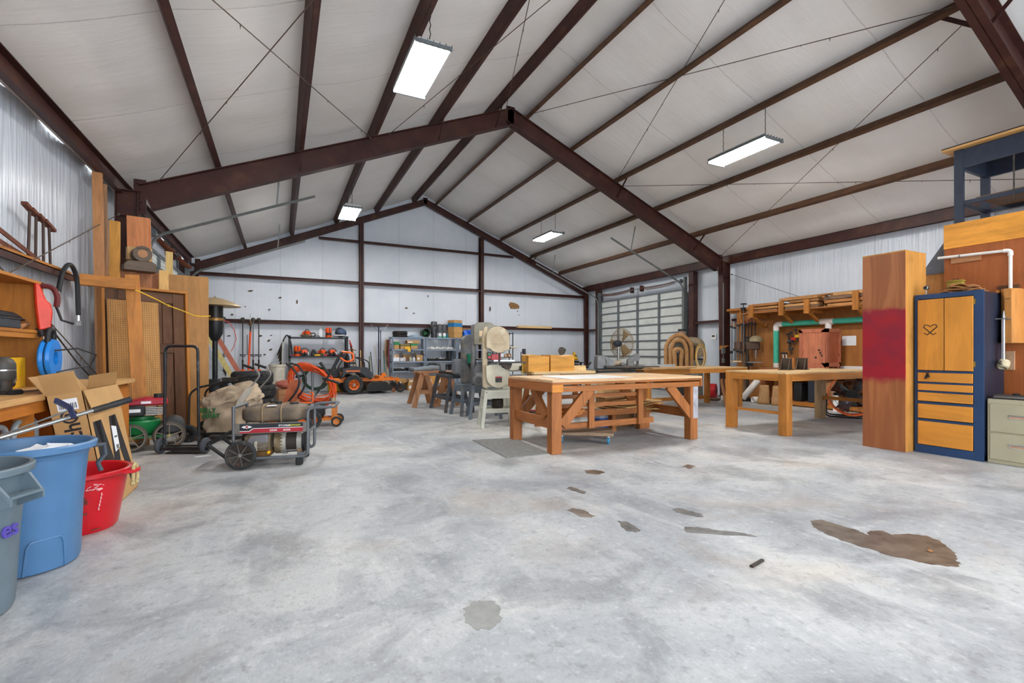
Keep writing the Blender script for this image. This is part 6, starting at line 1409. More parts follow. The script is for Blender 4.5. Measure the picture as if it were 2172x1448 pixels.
MB().cyl((0.05, -0.55, 0.18), (0.05, -0.55, 0.84), 0.008, n=6).build('hanging_rod', IRON, lf)
tri = MB().prism([(0, 0), (0.26, 0), (0.26, 0.40)], 0.02, RZ(-PI/2) @ RX(PI/2)); tag(tri.build('slate_triangle', plain('slate', (96,98,104), 0.6)), 'grey triangular sheet peeking out beside the partition top', 'sheet', (7.86, 3.34, 2.27), 0)

# ================================================================== RIGHT WALL BENCH AND TOOLS
pwl = thing('plywood_lining', 'brown plywood sheets lining the right wall behind the tables', 'wall panel', (11.16, 5.2, 0))
TANz = wood('tan_wall_ply', (160,104,52), 'z', 0.86, knots=0.2)
for j in range(3): MB().box(0, 0.018, j*1.22, (j+1)*1.22-0.006, 0, 2.42).build('plywood_sheet', TANz, pwl)
MB().box(0.018, 0.12, 0.0, 3.9, 2.30, 2.42).build('backing_rail', OAKy, pwl)
MB().box(-0.10, 0.02, 3.0, 3.9, 2.36, 2.42).build('top_rail', OAKy, pwl); MB().box(-0.09, -0.05, 3.45, 3.5, 1.5, 2.36).build('post', OAKz, pwl)
MB().box(-0.03, 0.0, 2.75, 3.6, 1.88, 1.96).build('clamp_rail', OAKy, pwl); MB().box(-0.03, 0.0, 1.3, 1.95, 1.76, 1.83).build('tool_rail', OAKy, pwl)
# lumber rack
rk = thing('lumber_rack', 'bracketed wooden shelf on the right wall piled with rough slabs', 'shelf', (11.14, 5.4, 0))
MB().box(-0.55, 0.0, 0.0, 2.95, 2.20, 2.225).build('shelf_board', TANz, rk)
for y in (0.15, 1.15, 1.75, 2.55):
    MB().box(-0.55, 0.0, y, y+0.06, 2.12, 2.20).build('arm', OAKx, rk); MB().beam((-0.50, y+0.03, 2.14), (-0.04, y+0.03, 1.86), 0.05, 0.06, (0, 1, 0)).build('bracket', OAKx, rk); MB().box(-0.59, -0.55, y-0.02, y+0.09, 2.10, 2.42 if y > 0.5 else 2.5).build('end_post', OAKz, rk)
cols = [(190,138,84), (172,116,66), (120,92,70), (198,150,96), (150,104,62)]
for j in range(22):
    lay = j//6; ln = random.uniform(0.62, 0.90); y0 = 5.40 + ((j//2) % 3)*0.96 + random.uniform(0.0, 0.04)
    x = (10.74, 11.0)[j % 2]; w = random.uniform(0.15, 0.19); h = random.uniform(0.05, 0.07)
    z = 2.226 + lay*0.072
    n = 9; P1 = []
    for i in range(n+1): P1.append((-w/2 - random.uniform(0, 0.03), ln*i/n))
    for i in range(n, -1, -1): P1.append((w/2 + random.uniform(0, 0.03), ln*i/n))
    tag(MB().prism(P1, h).build('rough_board', wood('slab_tone_%d' % (j % 5), cols[j % 5], 'y', 0.55), bevel=0.006), 'rough sawn board on the right wall rack, layer %s, piece %s from its far end' % (['one', 'two', 'three', 'four'][lay], ['one', 'two', 'three', 'four', 'five', 'six'][5-(j % 6)]), 'slab', (x, y0, z), random.uniform(-0.02, 0.02), 'slabs on the wall rack')
tag(MB().box(-0.08, 0.08, 0, 1.9, 0, 0.03).build('plank', wood('slab_tone_1', cols[1], 'y', 0.6)), 'long clean plank lying on top of the slab pile', 'plank', (10.98, 5.42, 2.226+4*0.072), 0.0)
# green drain pipe
gp = thing('dust_pipe', 'turquoise plastic duct with white elbows on the right wall', 'pipe', (0, 0, 0))
TEAL = plain('turquoise_pvc', (72,190,162), 0.4, var=0.05); PX = 11.02
MB().cyl((PX, 7.62, 0.95), (PX, 7.62, 1.78), 0.062, n=18).build('duct', TEAL, gp); MB().tube(fillet([(PX, 7.62, 1.76), (PX, 7.62, 1.92), (PX, 7.44, 1.92)], 0.12, 6), 0.068, 16).build('elbow', PVC, gp)
MB().cyl((PX, 7.44, 1.92), (PX, 6.52, 1.92), 0.062, n=18).build('duct', TEAL, gp); MB().cyl((PX, 6.54, 1.92), (PX, 6.26, 1.92), 0.068, n=18).build('tee', PVC, gp); MB().cyl((PX, 6.38, 1.92), (PX, 6.38, 1.72), 0.064, n=16).build('tee_branch', PVC, gp); MB().cyl((PX, 6.26, 1.92), (PX, 5.2, 1.92), 0.062, n=18).build('duct', TEAL, gp)
MB().cyl((PX, 7.62, 0.86), (PX, 7.62, 0.97), 0.066, n=16).build('coupling', PVC, gp)
for j in range(7): MB().torus((PX, 7.3-0.3*j, 1.92), 0.063, 0.003, 18, 4, RX(PI/2) @ RY(0.6)).build('wrap_wire', IRON, gp)
for j in range(3): MB().torus((PX, 7.62, 1.1+0.27*j), 0.063, 0.003, 18, 4, RX(0.6)).build('wrap_wire', IRON, gp)
# counter under it
ct = thing('side_counter', 'dark wood counter along the right wall under the carved cabinet', 'counter', (10.58, 5.3, 0))
RBy = wood('red_brown_counter', (150,94,60), 'y', 0.8)
MB().box(-0.02, 0.58, 0.0, 2.45, 0.82, 0.86).build('top', RBy, ct, bevel=0.004); MB().box(-0.04, 0.0, 0.0, 2.45, 0.78, 0.82).build('moulding', RBy, ct)
MB().box(0.0, 0.5, 0.0, 2.45, 0.06, 0.11).build('lower_shelf', RBy, ct); MB().box(-0.01, 0.02, 0.0, 1.9, 0.02, 0.11).build('kick_rail', OAKy, ct)
for y in (0.0, 0.95, 1.80, 2.41): MB().box(0.0, 0.5, y, y+0.04, 0, 0.82).build('divider', wood('red_brown_counter', (150,94,60), 'z', 0.8), ct)
MB().box(0.50, 0.58, 0.05, 0.95, 0.862, 0.93).build('white_strip', WHT, ct)
cc = thing('carved_cabinet', 'red cedar cabinet with live edge carved doors on the counter', 'cabinet', (10.42, 6.10, 0.861))
CEDz = wood('red_cedar', (178,106,78), 'z', 0.75, knots=0.4); CEDd = wood('cedar_panel', (160,84,52), 'z', 0.8, knots=0.4)
MB().box(0.02, 0.50, 0.0, 0.56, 0.06, 0.86).build('case', CEDz, cc, bevel=0.004)
def rim(pts, t, M): return MB().prism(pts, t, M)
n = 12
lt_ = [(0.0, 0.04), (0.0, 0.88)] + [(0.07 + 0.02*math.sin(i*1.9)+0.012*math.sin(i*4.7), 0.84 - 0.74*i/n) for i in range(n+1)]
FM = T(0.0, 0.0, 0) @ Matrix(((0,0,1,0),(1,0,0,0),(0,1,0,0),(0,0,0,1)))
MB().prism([(0.56-x, z) for x, z in lt_], 0.03, FM).build('live_edge_stile', CEDz, cc); MB().prism(lt_, 0.03, FM).build('live_edge_stile', CEDz, cc)
MB().box(0.0, 0.03, 0.0, 0.56, 0.80, 0.88).build('top_rail', CEDz, cc); MB().box(0.0, 0.03, 0.0, 0.56, 0.0, 0.14).build('bottom_rail', CEDz, cc); MB().box(0.012, 0.02, 0.05, 0.51, 0.13, 0.82).build('door_panel', wood('cedar_light', (190,116,84), 'z', 0.8), cc)
MB().box(0.06, 0.46, -0.012, 0.0, 0.14, 0.80).build('side_panel', CEDd, cc)
MB().box(0.02, 0.09, -0.03, 0.0, 0.0, 0.88).build('side_stile', CEDz, cc); MB().prism([(0.52-x*0.8, z) for x, z in lt_], 0.03, RX(PI/2)).build('live_edge_stile', CEDz, cc); MB().box(0.02, 0.52, -0.03, 0.0, 0.80, 0.88).build('side_rail', CEDz, cc); MB().box(0.02, 0.52, -0.03, 0.0, 0.06, 0.15).build('side_rail', CEDz, cc)
for j, (y, z) in enumerate(((0.10, 0.36), (0.07, 0.30), (0.20, 0.26), (0.13, 0.42))): MB().ball((0.006, y, z), (0.012, 0.022, 0.02), 10, 6).build('burr_hole', INK, cc)
for j in (0, 1): MB().box(0.02+0.42*j, 0.08+0.42*j, 0.0, 0.56, 0, 0.06).build('foot', CEDz, cc)
tag(MB().box(0, 0.004, -0.14, 0.14, 0, 0.21).build('paper_chart', PAPER), 'white printed chart pinned on the plywood wall', 'chart', (11.152, 6.02, 1.38))
for j in range(3):
    pass
# wall tools: clamps
CLB = plain('clamp_black', (44,44,48), 0.5, 0.2)
for j in range(8):
    y = 8.92 - 0.10*j; L = (0.95, 0.9, 1.05, 1.0, 0.75, 0.72, 0.70, 0.68)[j]; zt = (1.95, 1.92, 1.98, 2.0, 1.98, 2.0, 2.02, 2.0)[j]
    r = thing('bar_clamp', 'bar clamp hanging on the right wall, %s from the steel column' % ['first', 'second', 'third', 'fourth', 'fifth', 'sixth', 'seventh', 'eighth'][j], 'clamp', (11.05, y, zt-L), 0, 'bar clamps on the right wall')
    MB().box(-0.006, 0.006, -0.014, 0.014, 0, L).build('bar', GALV if j < 4 else CLB, r); MB().box(-0.02, 0.012, -0.03, 0.05, L-0.05, L).build('fixed_jaw', CLB, r, bevel=0.004); MB().box(-0.02, 0.012, -0.03, 0.05, 0.2+0.05*(j % 3), 0.27+0.05*(j % 3)).build('sliding_jaw', CLB, r, bevel=0.004)
    MB().cyl((0, 0.0, L-0.02), (0, 0, L+0.10), 0.016, n=10).build('handle', OAKz if j < 4 else plain('handle_red', (150,60,44), 0.5), r)
for j, (y, z, c) in enumerate(((7.28, 1.38, (60,60,64)), (7.20, 1.42, (188,40,36)), (7.10, 1.48, (206,168,40)), (7.26, 1.18, (58,58,62)), (7.34, 0.92, (60,76,120)), (7.42, 0.92, (60,76,120)))):
    r = thing('quick_clamp', ['dark quick clamp beside the turquoise pipe', 'red jawed quick clamp on the plywood wall', 'yellow and black trigger clamp on the plywood wall', 'dark lower quick clamp with yellow badge', 'blue gripped clamp low beside the pipe, right one', 'blue gripped clamp low beside the pipe, left one'][j], 'clamp', (11.06, y, z), 0)
    cm = plain('clamp_col_%d_%d_%d' % c, c, 0.45)
    MB().beam((0, 0, 0), (0, 0.06, 0.30), 0.012, 0.022).build('bar', CLB if j < 4 else WHT, r); MB().box(-0.03, 0.02, -0.05, 0.06, 0.10, 0.17).build('grip', cm, r, bevel=0.008); MB().box(-0.025, 0.015, 0.02, 0.10, 0.27, 0.31).build('jaw', CLB, r, bevel=0.005)
tag(MB().prism([(0, 0), (0.30, 0), (0.30, -0.12)], 0.04, RZ(PI/2) @ RX(PI/2)).build('wood_wedge', OAKx), 'small triangular pine bracket beside the steel column', 'bracket', (11.0, 8.98, 1.42), 0) 
tall = thing('pipe_clamp', 'very tall grey pipe clamp leaning on the right wall', 'clamp', (11.0, 8.50, 0)); MB().cyl((0, 0, 0), (0.05, 0.06, 2.50), 0.014, n=8).build('pipe', GALV, tall); MB().box(-0.02, 0.1, 0.0, 0.1, 2.36, 2.42).build('jaw', CLB, tall); MB().box(-0.02, 0.1, 0.0, 0.1, 2.50, 2.53).build('head', CLB, tall)
# drill press
dp = thing('drill_press', 'old dark floor drill press with domed belt cover', 'drill press', (10.70, 8.18, 0), 0.9)
MB().cyl((0, 0, 0), (0, 0, 1.55), 0.04, n=16).build('column', IRON, dp); MB().box(-0.16, 0.16, -0.26, 0.14, 0, 0.06).build('base', IRON, dp, bevel=0.01)
MB().box(-0.22, 0.28, -0.30, 0.05, 0.97, 0.99).build('table', plain('saw_iron', (130,132,134), 0.35, 0.6), dp); MB().box(-0.05, 0.05, -0.12, 0.0, 0.88, 0.97).build('table_bracket', IRON, dp)
MB().box(-0.08, 0.08, -0.28, 0.05, 1.30, 1.50).build('head', plain('press_brown', (86,66,52), 0.5, 0.2, var=0.2), dp, bevel=0.02); MB().lathe([(0.16, 1.50), (0.165, 1.53), (0.14, 1.60), (0.08, 1.65), (0, 1.66)], 24, T(0, -0.2, 0)).build('belt_cover', plain('cover_olive', (150,134,104), 0.5), dp); MB().cyl((0, 0.22, 1.28), (0, 0.22, 1.5), 0.09, n=18).build('motor', plain('press_brown', (86,66,52), 0.5, 0.2, var=0.2), dp)
MB().cyl((0, -0.2, 1.15), (0, -0.2, 1.30), 0.025, n=12).build('quill', CHROME, dp); MB().cyl((0, -0.2, 1.08), (0, -0.2, 1.15), 0.02, 0.014, 10).build('chuck', CHROME, dp)
for j in range(3):
    t = 2*PI*j/3; MB().cyl((0.09, -0.12, 1.36), (0.10, -0.12+0.14*math.cos(t), 1.36+0.14*math.sin(t)), 0.007, n=6).build('feed_handle', CHROME, dp)
tag(MB().box(-0.16, 0.16, -0.1, 0.1, 0, 0.025).build('board', wood('pale_pine', (214,182,132), 'x', 0.85)), 'pale board on the drill press table', 'board', onx(1572, 757, 10.4) if False else (10.42, 8.30, 0.991), 0.9)
# under the counter
for j, (y, w, h, d, mt, lab) in enumerate(((5.75, 0.30, 0.16, 0.35, BLKP, 'low black plastic case under the counter'), (6.45, 0.32, 0.55, 0.3, plain('navy_bin', (46,52,64), 0.5), 'dark navy bin under the counter'), (6.85, 0.18, 0.42, 0.3, BLKP, 'slim black case beside the navy bin'), (6.15, 0.26, 0.50, 0.3, BRWy, 'brown wooden box beside the navy bin'))):
    r = thing('storage_bin', lab, 'bin', (10.80, y, 0.111)); MB().box(-d/2, d/2, -w/2, w/2, 0, h-0.03).build('body', mt, r, bevel=0.01); MB().box(-d/2-0.006, d/2+0.006, -w/2-0.006, w/2+0.006, h-0.03, h).build('lid', mt, r, bevel=0.006)
for j, (p, q, lab) in enumerate((((10.35, 8.05, 0.08), (10.60, 7.80, 0.55), 'white plastic pipe leaning under the counter end'), ((9.95, 8.35, 0.075), (10.2, 8.12, 0.075), 'short white plastic pipe lying on the floor by the press'), ((10.32, 7.75, 0.08), (10.62, 7.60, 0.08), 'white pipe stub lying beside the paper sacks'))):
    tag(MB().cyl(p, q, 0.07, n=18, cap=False).build('plastic_pipe', PVC, solid=0.006), lab, 'pipe')
SACK = plain('kraft_paper', (178,136,92), 0.85, var=0.1, bmp=0.3)
for j, y in enumerate((7.46, 7.12)):
    r = MB().grid(lambda u, v: ((0.16+0.02*math.sin(v*7))*math.cos(2*PI*u)*(1-0.55*v), (0.13+0.02*math.sin(u*20))*math.sin(2*PI*u)*(1-0.2*v), 0.45*v), 18, 6); tag(r.build('paper_sack', SACK, solid=0.004), ['upright brown paper sack under the counter, left of two', 'leaning brown paper sack under the counter, right of two'][j], 'sack', (10.36, y, 0.0), 0.3*j)
tag(MB().box(-0.2, 0.2, -0.12, 0.12, 0, 0.05).build('pallet_board', GREYW), 'grey weathered board on the floor by the drill press', 'board', (10.0, 8.62, 0.0), 0.4)
for j, (y, lab) in enumerate(((5.90, 'white slim bottle standing on the counter shelf rail'),)):
    r = thing('slim_bottle', lab, 'bottle', (10.45, y, 0.0)); MB().lathe([(0, 0), (0.05, 0), (0.05, 0.42), (0.035, 0.46)], 14).build('bottle', WHT, r); MB().cyl((0, 0, 0.46), (0, 0, 0.54), 0.03, n=12).build('cap', plain('grey_cap', (150,150,150), 0.5), r)
# drum fan
df = thing('drum_fan', 'large orange drum fan with black guard under the pine table', 'fan', (9.66, 5.16, 0), -1.08)
R = 0.365; cz = 0.43
DM = T(0, 0, cz) @ RX(PI/2)
ORF = plain('fan_orange', (232,104,46), 0.4, var=0.06)
MB().lathe_open([(R, -0.16), (R+0.02, -0.165), (R+0.02, 0.165), (R, 0.16), (R, -0.16)], 44, DM).build('drum', ORF, df)
for rr in (0.10, 0.19, 0.28, 0.345):
    for s_ in (0.15,): MB().torus((0, -s_, cz), rr, 0.0035, 32, 5, RX(PI/2)).build('guard_ring', IRON, df)
for j in range(16):
    t = 2*PI*j/16; MB().cyl((0.06*math.cos(t), -0.15, cz+0.06*math.sin(t)), (R*math.cos(t), -0.15, cz+R*math.sin(t)), 0.003, n=5).build('guard_wire', IRON, df)
for j in range(4):
    t = 2*PI*j/4 + 0.5; M = T(0, 0, cz) @ RY(t); MB().add([tuple(M @ Vector(p)) for p in [(0.05, -0.05, -0.05), (0.33, -0.08, -0.11), (0.33, 0.05, 0.11), (0.05, 0.03, 0.05)]], [(0,1,2,3)]).build('blade', plain('blade_grey', (96,98,104), 0.4, 0.3), df, solid=0.004)
MB().cyl((0, -0.10, cz), (0, 0.14, cz), 0.09, n=20).build('motor', BLKP, df); MB().box(-0.30, 0.30, 0.05, 0.1, cz-0.03, cz+0.03).build('motor_bar', IRON, df)
for y in (-0.18, 0.18): MB().tube(fillet([(-0.40, y, cz), (-0.42, y, 0.02), (0.42, y, 0.02), (0.40, y, cz)], 0.1), 0.014, 8).build('stand_tube', BLK, df)
# pedestal fan
pf = thing('pedestal_fan', 'tall pedestal fan with rusty wire guard before the overhead door', 'fan', (7.98, 9.79, 0), -1.40)
GRD = plain('rusty_guard', (150,128,96), 0.5, 0.4); FZ = 1.46; FR = 0.385
for s_, k in ((-0.07, 1), (0.07, -1)):
    for rr in (0.06, 0.14, 0.21, 0.27, 0.32, 0.36, FR): MB().torus((0, s_*(1-(rr/FR)**3), FZ), rr, 0.003, 30, 4, RX(PI/2)).build('guard_ring', GRD, pf)
    for j in range(28):
        t = 2*PI*j/28; MB().tube([(rr*math.cos(t+0.6*rr), s_*(1-(rr/FR)**3), FZ+rr*math.sin(t+0.6*rr)) for rr in (0.04, 0.2, 0.3, FR)], 0.002, 4).build('guard_wire', GRD, pf)
MB().torus((0, 0, FZ), FR+0.005, 0.008, 36, 6, RX(PI/2)).build('guard_rim', GRD, pf)
for j in range(3):
    t = 2*PI*j/3 + 1.0; M = T(0, 0, FZ) @ RY(t); MB().grid(lambda u, v: tuple(M @ Vector((0.05+0.29*u, 0.04*(v-0.5)*2*(1-0.4*u), (v-0.5)*(0.08+0.2*u)))), 4, 4).build('blade', plain('blade_tan', (156,130,94), 0.5, 0.3), pf, solid=0.003)
MB().lathe([(0, 0), (0.07, 0.0), (0.085, 0.03), (0.085, 0.15), (0.06, 0.2), (0, 0.2)], 22, T(0, -0.06, FZ) @ RX(PI/2)).build('motor', plain('motor_blueblack', (48,52,62), 0.4), pf)
MB().cyl((0, -0.12, 0.02), (0, -0.12, FZ-0.07), 0.022, n=12).build('post', CHROME, pf); MB().cyl((0, -0.12, 0), (0, -0.12, 0.03), 0.24, n=28).build('base', IRON, pf)
# dust collector
dc = thing('dust_collector', 'dust collector with tan ribbed hose coiled over its drum', 'dust collector', (10.45, 9.95, 0), -0.75)
HOSE = plain('tan_hose', (172,126,78), 0.6, var=0.1, bmp=0.2)
MB().cyl((0.18, 0.0, 0.0), (0.18, 0.0, 1.02), 0.26, n=28).build('waste_drum', plain('drum_grey', (126,124,112), 0.5), dc); MB().cyl((0.18, 0, 1.02), (0.18, 0, 1.06), 0.265, n=28).build('drum_rim', BLKP, dc)
MB().tube(fillet([(-0.10, 0.05, 1.52), (0.16, 0.05, 1.55), (0.36, 0.05, 1.50), (0.38, 0.05, 1.10)], 0.16, 6), 0.135, 18).build('duct_elbow', plain('duct_tan', (150,132,106), 0.5), dc)
MB().cyl((-0.12, 0.08, 1.30), (-0.12, 0.08, 1.86), 0.10, n=18).build('stack_pipe', plain('stack_tan', (164,136,112), 0.5), dc); MB().cyl((-0.12, 0.08, 1.84), (-0.12, 0.08, 1.90), 0.108, n=18).build('stack_cap', BLKP, dc)
MB().lathe([(0, 0), (0.26, 0), (0.28, 0.05), (0.26, 0.10), (0, 0.1)], 28, T(-0.2, -0.02, 1.32) @ RX(PI/2)).build('blower_housing', plain('housing_grey', (120,116,106), 0.5), dc); MB().cyl((-0.25, -0.14, 1.30), (-0.25, -0.3, 1.30), 0.07, n=18).build('inlet', CHROME, dc); MB().box(-0.36, -0.05, -0.1, 0.2, 0, 1.1).build('stand', IRON, dc)
def hoop(x0, x1, zt, y, zb): return fillet([(x0, y, zb), (x0, y, zt-0.25), ((x0+x1)/2-0.12, y, zt), ((x0+x1)/2+0.12, y, zt), (x1, y, zt-0.25), (x1, y, zb)], 0.25, 8)
def ribbed(pts, r):
    out = []; rs = []
    pts = [Vector(p) for p in pts]
    for a, b in zip(pts, pts[1:]):
        k = max(1, int((b-a).length/0.02))
        for i in range(k): out.append(a.lerp(b, i/k)); rs.append(r*(1.05 if len(out) % 2 else 0.95))
    return MB().tube(out, rs, 12)
for x0, x1, zt, y, zb in ((-0.56, 0.12, 1.72, -0.22, 0.82), (-0.44, -0.02, 1.58, -0.33, 0.8), (-0.33, -0.17, 1.32, -0.42, 0.78)): ribbed(hoop(x0, x1, zt, y, zb), 0.062).build('hose_loop', HOSE, dc)
for x0, x1, zt, y, zb in ((-0.56, 0.12, 0.60, -0.22, 0.82),): ribbed([(x0, y, zb+0.05), (x0+0.06, y, zb-0.15), (-0.22, y, zt), (x1-0.06, y, zb-0.15), (x1, y, zb+0.05)], 0.062).build('hose_loop', HOSE, dc)
yc = thing('cord_bundle', 'bundle of yellow and white cords hung on the dust collector', 'cord', (10.50, 9.50, 0.0), -0.75)
for j in range(5):
    a, b = 0.09+0.012*j, 0.26+0.02*j; MB().tube([(a*math.cos(2*PI*i/20), -0.03*j, 1.12 + b*math.sin(2*PI*i/20)) for i in range(20)], 0.008, 5, closed=True).build('loop', [YEL, WHT, YEL, plain('cord_grey', (120,120,120), 0.5), YEL][j], yc)
# electric box, conduit on the column
eb = thing('thermostat', 'white digital thermostat on the right wall', 'thermostat', (11.30, 9.75, 1.60)); MB().box(0, 0.05, -0.09, 0.09, 0, 0.16).build('case', WHT, eb, bevel=0.006); MB().box(-0.003, 0, -0.05, 0.05, 0.08, 0.13).build('display', BLKP, eb)
ebx = thing('junction_box', 'grey junction box and conduit on the steel column', 'junction box', (10.97, 9.16, 1.2)); MB().box(-0.05, 0.05, -0.06, 0.0, 0, 0.16).build('box', DGALV, ebx, bevel=0.004); MB().cyl((0, -0.03, 0.16), (0, -0.03, 1.95), 0.012, n=8).build('conduit', DGALV, ebx); MB().box(-0.03, 0.03, -0.06, 0.0, -0.25, -0.13).build('outlet', DGALV, ebx); MB().cyl((0, -0.03, 0.0), (0, -0.03, -0.14), 0.012, n=8).build('conduit', DGALV, ebx)
rh = thing('compressor', 'red drum hose reel on the floor by the right wall', 'hose reel', (10.35, 9.0, 0), 0.5); MB().cyl((0, -0.12, 0.2), (0, 0.12, 0.2), 0.2, n=24).build('drum', plain('reel_red', (176,24,30), 0.4), rh); MB().cyl((0, -0.13, 0.2), (0, 0.13, 0.2), 0.05, n=14).build('hub', BLKP, rh)
# ================================================================== BACK WALL
GSH = plain('shelf_grey_steel', (128,140,156), 0.45, 0.2, var=0.06)
def chainsaw(par_loc, rz, lab, kind=0, oc=None):
    r = thing('chainsaw', lab, 'chainsaw', par_loc, rz, 'chainsaws and power heads')
    oc = oc or ORANGEB
    MB().box(-0.14, 0.12, -0.09, 0.09, 0.0, 0.09).build('base', BLKP if kind != 1 else CAST, r, bevel=0.015)
    MB().prism([(-0.13, 0.0), (0.11, 0.0), (0.10, 0.07), (0.02, 0.12), (-0.10, 0.10)], 0.15, T(0, 0.075, 0.08) @ RX(PI/2)).build('engine_cover', oc, r, bevel=0.015)
    MB().tube(fillet([(-0.02, -0.10, 0.03), (-0.02, -0.12, 0.20), (-0.02, 0.0, 0.25), (-0.02, 0.12, 0.20), (-0.02, 0.10, 0.03)], 0.06), 0.011, 8).build('front_handle', BLK, r)
    MB().tube(fillet([(-0.12, 0, 0.12), (-0.28, 0, 0.12), (-0.28, 0, 0.03), (-0.12, 0, 0.02)], 0.05), 0.016, 8).build('rear_handle', BLKP, r)
    MB().cyl((0.0, -0.09, 0.07), (0.0, -0.115, 0.07), 0.07, n=18).build('starter_cover', BLKP if kind else WHT, r)
    MB().cyl((0.12, 0.02, 0.05), (0.17, 0.02, 0.05), 0.03, n=12).build('muffler', CAST, r)
    return r
# black steel shelf with saws
bs = thing('steel_shelf', 'black steel shelf loaded with orange chainsaws on the back wall', 'shelf', (0.25, 15.62, 0))
BW = 1.64
for x in (0, BW):
    for y in (0, 0.42): MB().box(x-0.03, x+0.03, y-0.02, y+0.02, 0, 1.74).build('post', BLK, bs)
for z in (1.12, 1.70): MB().box(-0.02, BW+0.02, -0.02, 0.44, z-0.045, z).build('shelf_tray', plain('tray_black', (44,46,50), 0.45, 0.2), bs)
chainsaw((0.72, 15.80, 1.701), 2.6, 'brown and orange chainsaw at the left of the top black shelf', 1)
hl = lambda loc, lab, rz=0: None
def helmet(loc, lab):
    r = thing('domed_engine', lab, 'engine', loc, 0.2, 'orange power heads')
    MB().lathe([(0, 0), (0.095, 0), (0.10, 0.03), (0.10, 0.06)], 18).build('base_ring', ORANGEB, r); MB().lathe([(0.09, 0.06), (0.085, 0.14)], 18).build('engine_block', IRON, r); MB().lathe([(0.085, 0.14), (0.095, 0.16), (0.095, 0.25), (0.07, 0.30), (0, 0.31)], 18).build('cover', ORANGEB, r); MB().box(-0.012, 0.012, -0.1, -0.08, 0.17, 0.29).build('slot', BLKP, r)
helmet((1.35, 15.76, 1.701), 'orange domed power head on the top black shelf'); helmet((0.46, 15.72, 1.121), 'orange domed power head at the left of the middle black shelf')
chainsaw((0.66, 15.76, 1.121), 1.6, 'chainsaw with dark base second on the middle black shelf', 0)
chainsaw((1.16, 15.76, 1.121), 2.4, 'small chainsaw with brass base in the middle of the black shelf', 1)
chainsaw((1.46, 15.78, 1.121), 1.7, 'chainsaw with white starter at the right of the middle black shelf', 0)
hb = thing('hedge_motor', 'small all black engine between the chainsaws', 'engine', (0.92, 15.78, 1.121)); MB().box(-0.08, 0.08, -0.08, 0.08, 0, 0.12).build('block', BLKP, hb, bevel=0.015); MB().prism([(-0.07, 0.12), (0.07, 0.12), (0.03, 0.2), (-0.03, 0.2)], 0.1, T(0, 0.05, 0) @ RX(PI/2)).build('cover', BLKP, hb)
ob_ = thing('oil_bottle', 'tall white oil bottle on the top black shelf', 'bottle', (1.12, 15.74, 1.701)); MB().box(-0.055, 0.055, -0.03, 0.03, 0, 0.24).build('bottle', PAPER, ob_, bevel=0.012); MB().cyl((0, 0, 0.24), (0, 0, 0.28), 0.02, n=12).build('cap', WHT, ob_)
bl = thing('backpack_blower', 'blue and black blower with silver tube on the top black shelf', 'blower', (1.72, 15.80, 1.701), 0.1); MB().ball((0, 0.02, 0.15), (0.18, 0.13, 0.15), 16, 10).build('housing', plain('blower_blue', (62,78,110), 0.5), bl); MB().torus((-0.05, -0.05, 0.2), 0.1, 0.025, 18, 8, RX(1.2)).build('hose_roll', BLKP, bl); MB().cyl((-0.26, -0.12, 0.06), (0.10, -0.12, 0.06), 0.04, n=16).build('silver_tube', CHROME, bl)
tag(MB().tube([(0, 0, 0.02), (0.1, 0, 0.06), (0.2, 0.02, 0.05), (0.22, 0, 0.02), (0.08, 0, 0.015), (0, 0, 0.02)], 0.008, 6).build('strap_loop', BLKP), 'thin black strap loop lying on the top black shelf', 'strap', (0.88, 15.70, 1.701))
for j, (x, w, mt, lab) in enumerate(((0.30, 0.05, plain('pink_tin', (186,80,110), 0.5), 'small pink tin'), (1.02, 0.09, YEL, 'small yellow tool'), (1.28, 0.10, REDP, 'small red tool'), (1.72, 0.16, plain('maroon_case', (120,36,60), 0.5), 'maroon flat case'))):
    tag(MB().box(-w, w, -0.04, 0.04, 0, 0.05).build('small_case', mt, bevel=0.01), lab + ' on the front edge of the middle black shelf', 'tool', (x, 15.66, 1.121))
hg = thing('strap_bundle', 'bundle of black belts hanging over the left end of the black shelf', 'belts', (0.16, 15.72, 0))
for j in range(5): MB().tube(fillet([(-0.14-0.05*j*0.5, -0.1+0.05*j, 0.75+0.1*j), (-0.10, -0.1+0.05*j, 1.55), (0.02, -0.1+0.05*j, 1.80), (0.13, -0.1+0.05*j, 1.55), (0.16, -0.1+0.05*j, 1.15)], 0.12, 5), 0.018, 6).build('belt', [BLKP, IRON, BLKP, plain('brown_belt', (84,62,46), 0.7), BLKP][j], hg)
MB().cyl((-0.12, -0.16, 0.6), (-0.10, -0.16, 1.55), 0.014, n=6).build('white_strap', plain('rope_white', (196,190,176), 0.7), hg)
rj = thing('hung_clamps', 'cluster of rusty clamps and red straps on the right end of the black shelf', 'clamps', (1.98, 15.70, 0))
for j in range(7): MB().beam((-0.02+0.03*j*0.5, -0.03+0.02*j, 1.62-0.09*j), (0.06+0.03*j*0.4, -0.06+0.02*j, 1.40-0.09*j), 0.03, 0.03).build('clamp', [plain('strap_red', (196,44,30), 0.5), IRON, RUSTY, IRON, RUSTY, IRON, plain('glove_tan', (206,140,84), 0.7)][j], rj)
MB().cyl((-0.05, 0, 1.32), (0.2, 0, 1.30), 0.014, n=6).build('peg', BRWx, rj)
yc_ = thing('chain_saw_case', 'yellow plastic case on the floor under the black shelf', 'case', (1.62, 15.84, 0.0)); MB().box(-0.28, 0.28, -0.15, 0.15, 0, 0.40).build('body', YEL, yc_, bevel=0.03); MB().tube(fillet([(-0.1, -0.1, 0.40), (-0.09, -0.1, 0.47), (0.09, -0.1, 0.47), (0.1, -0.1, 0.40)], 0.03), 0.016, 8).build('handle', YEL, yc_)
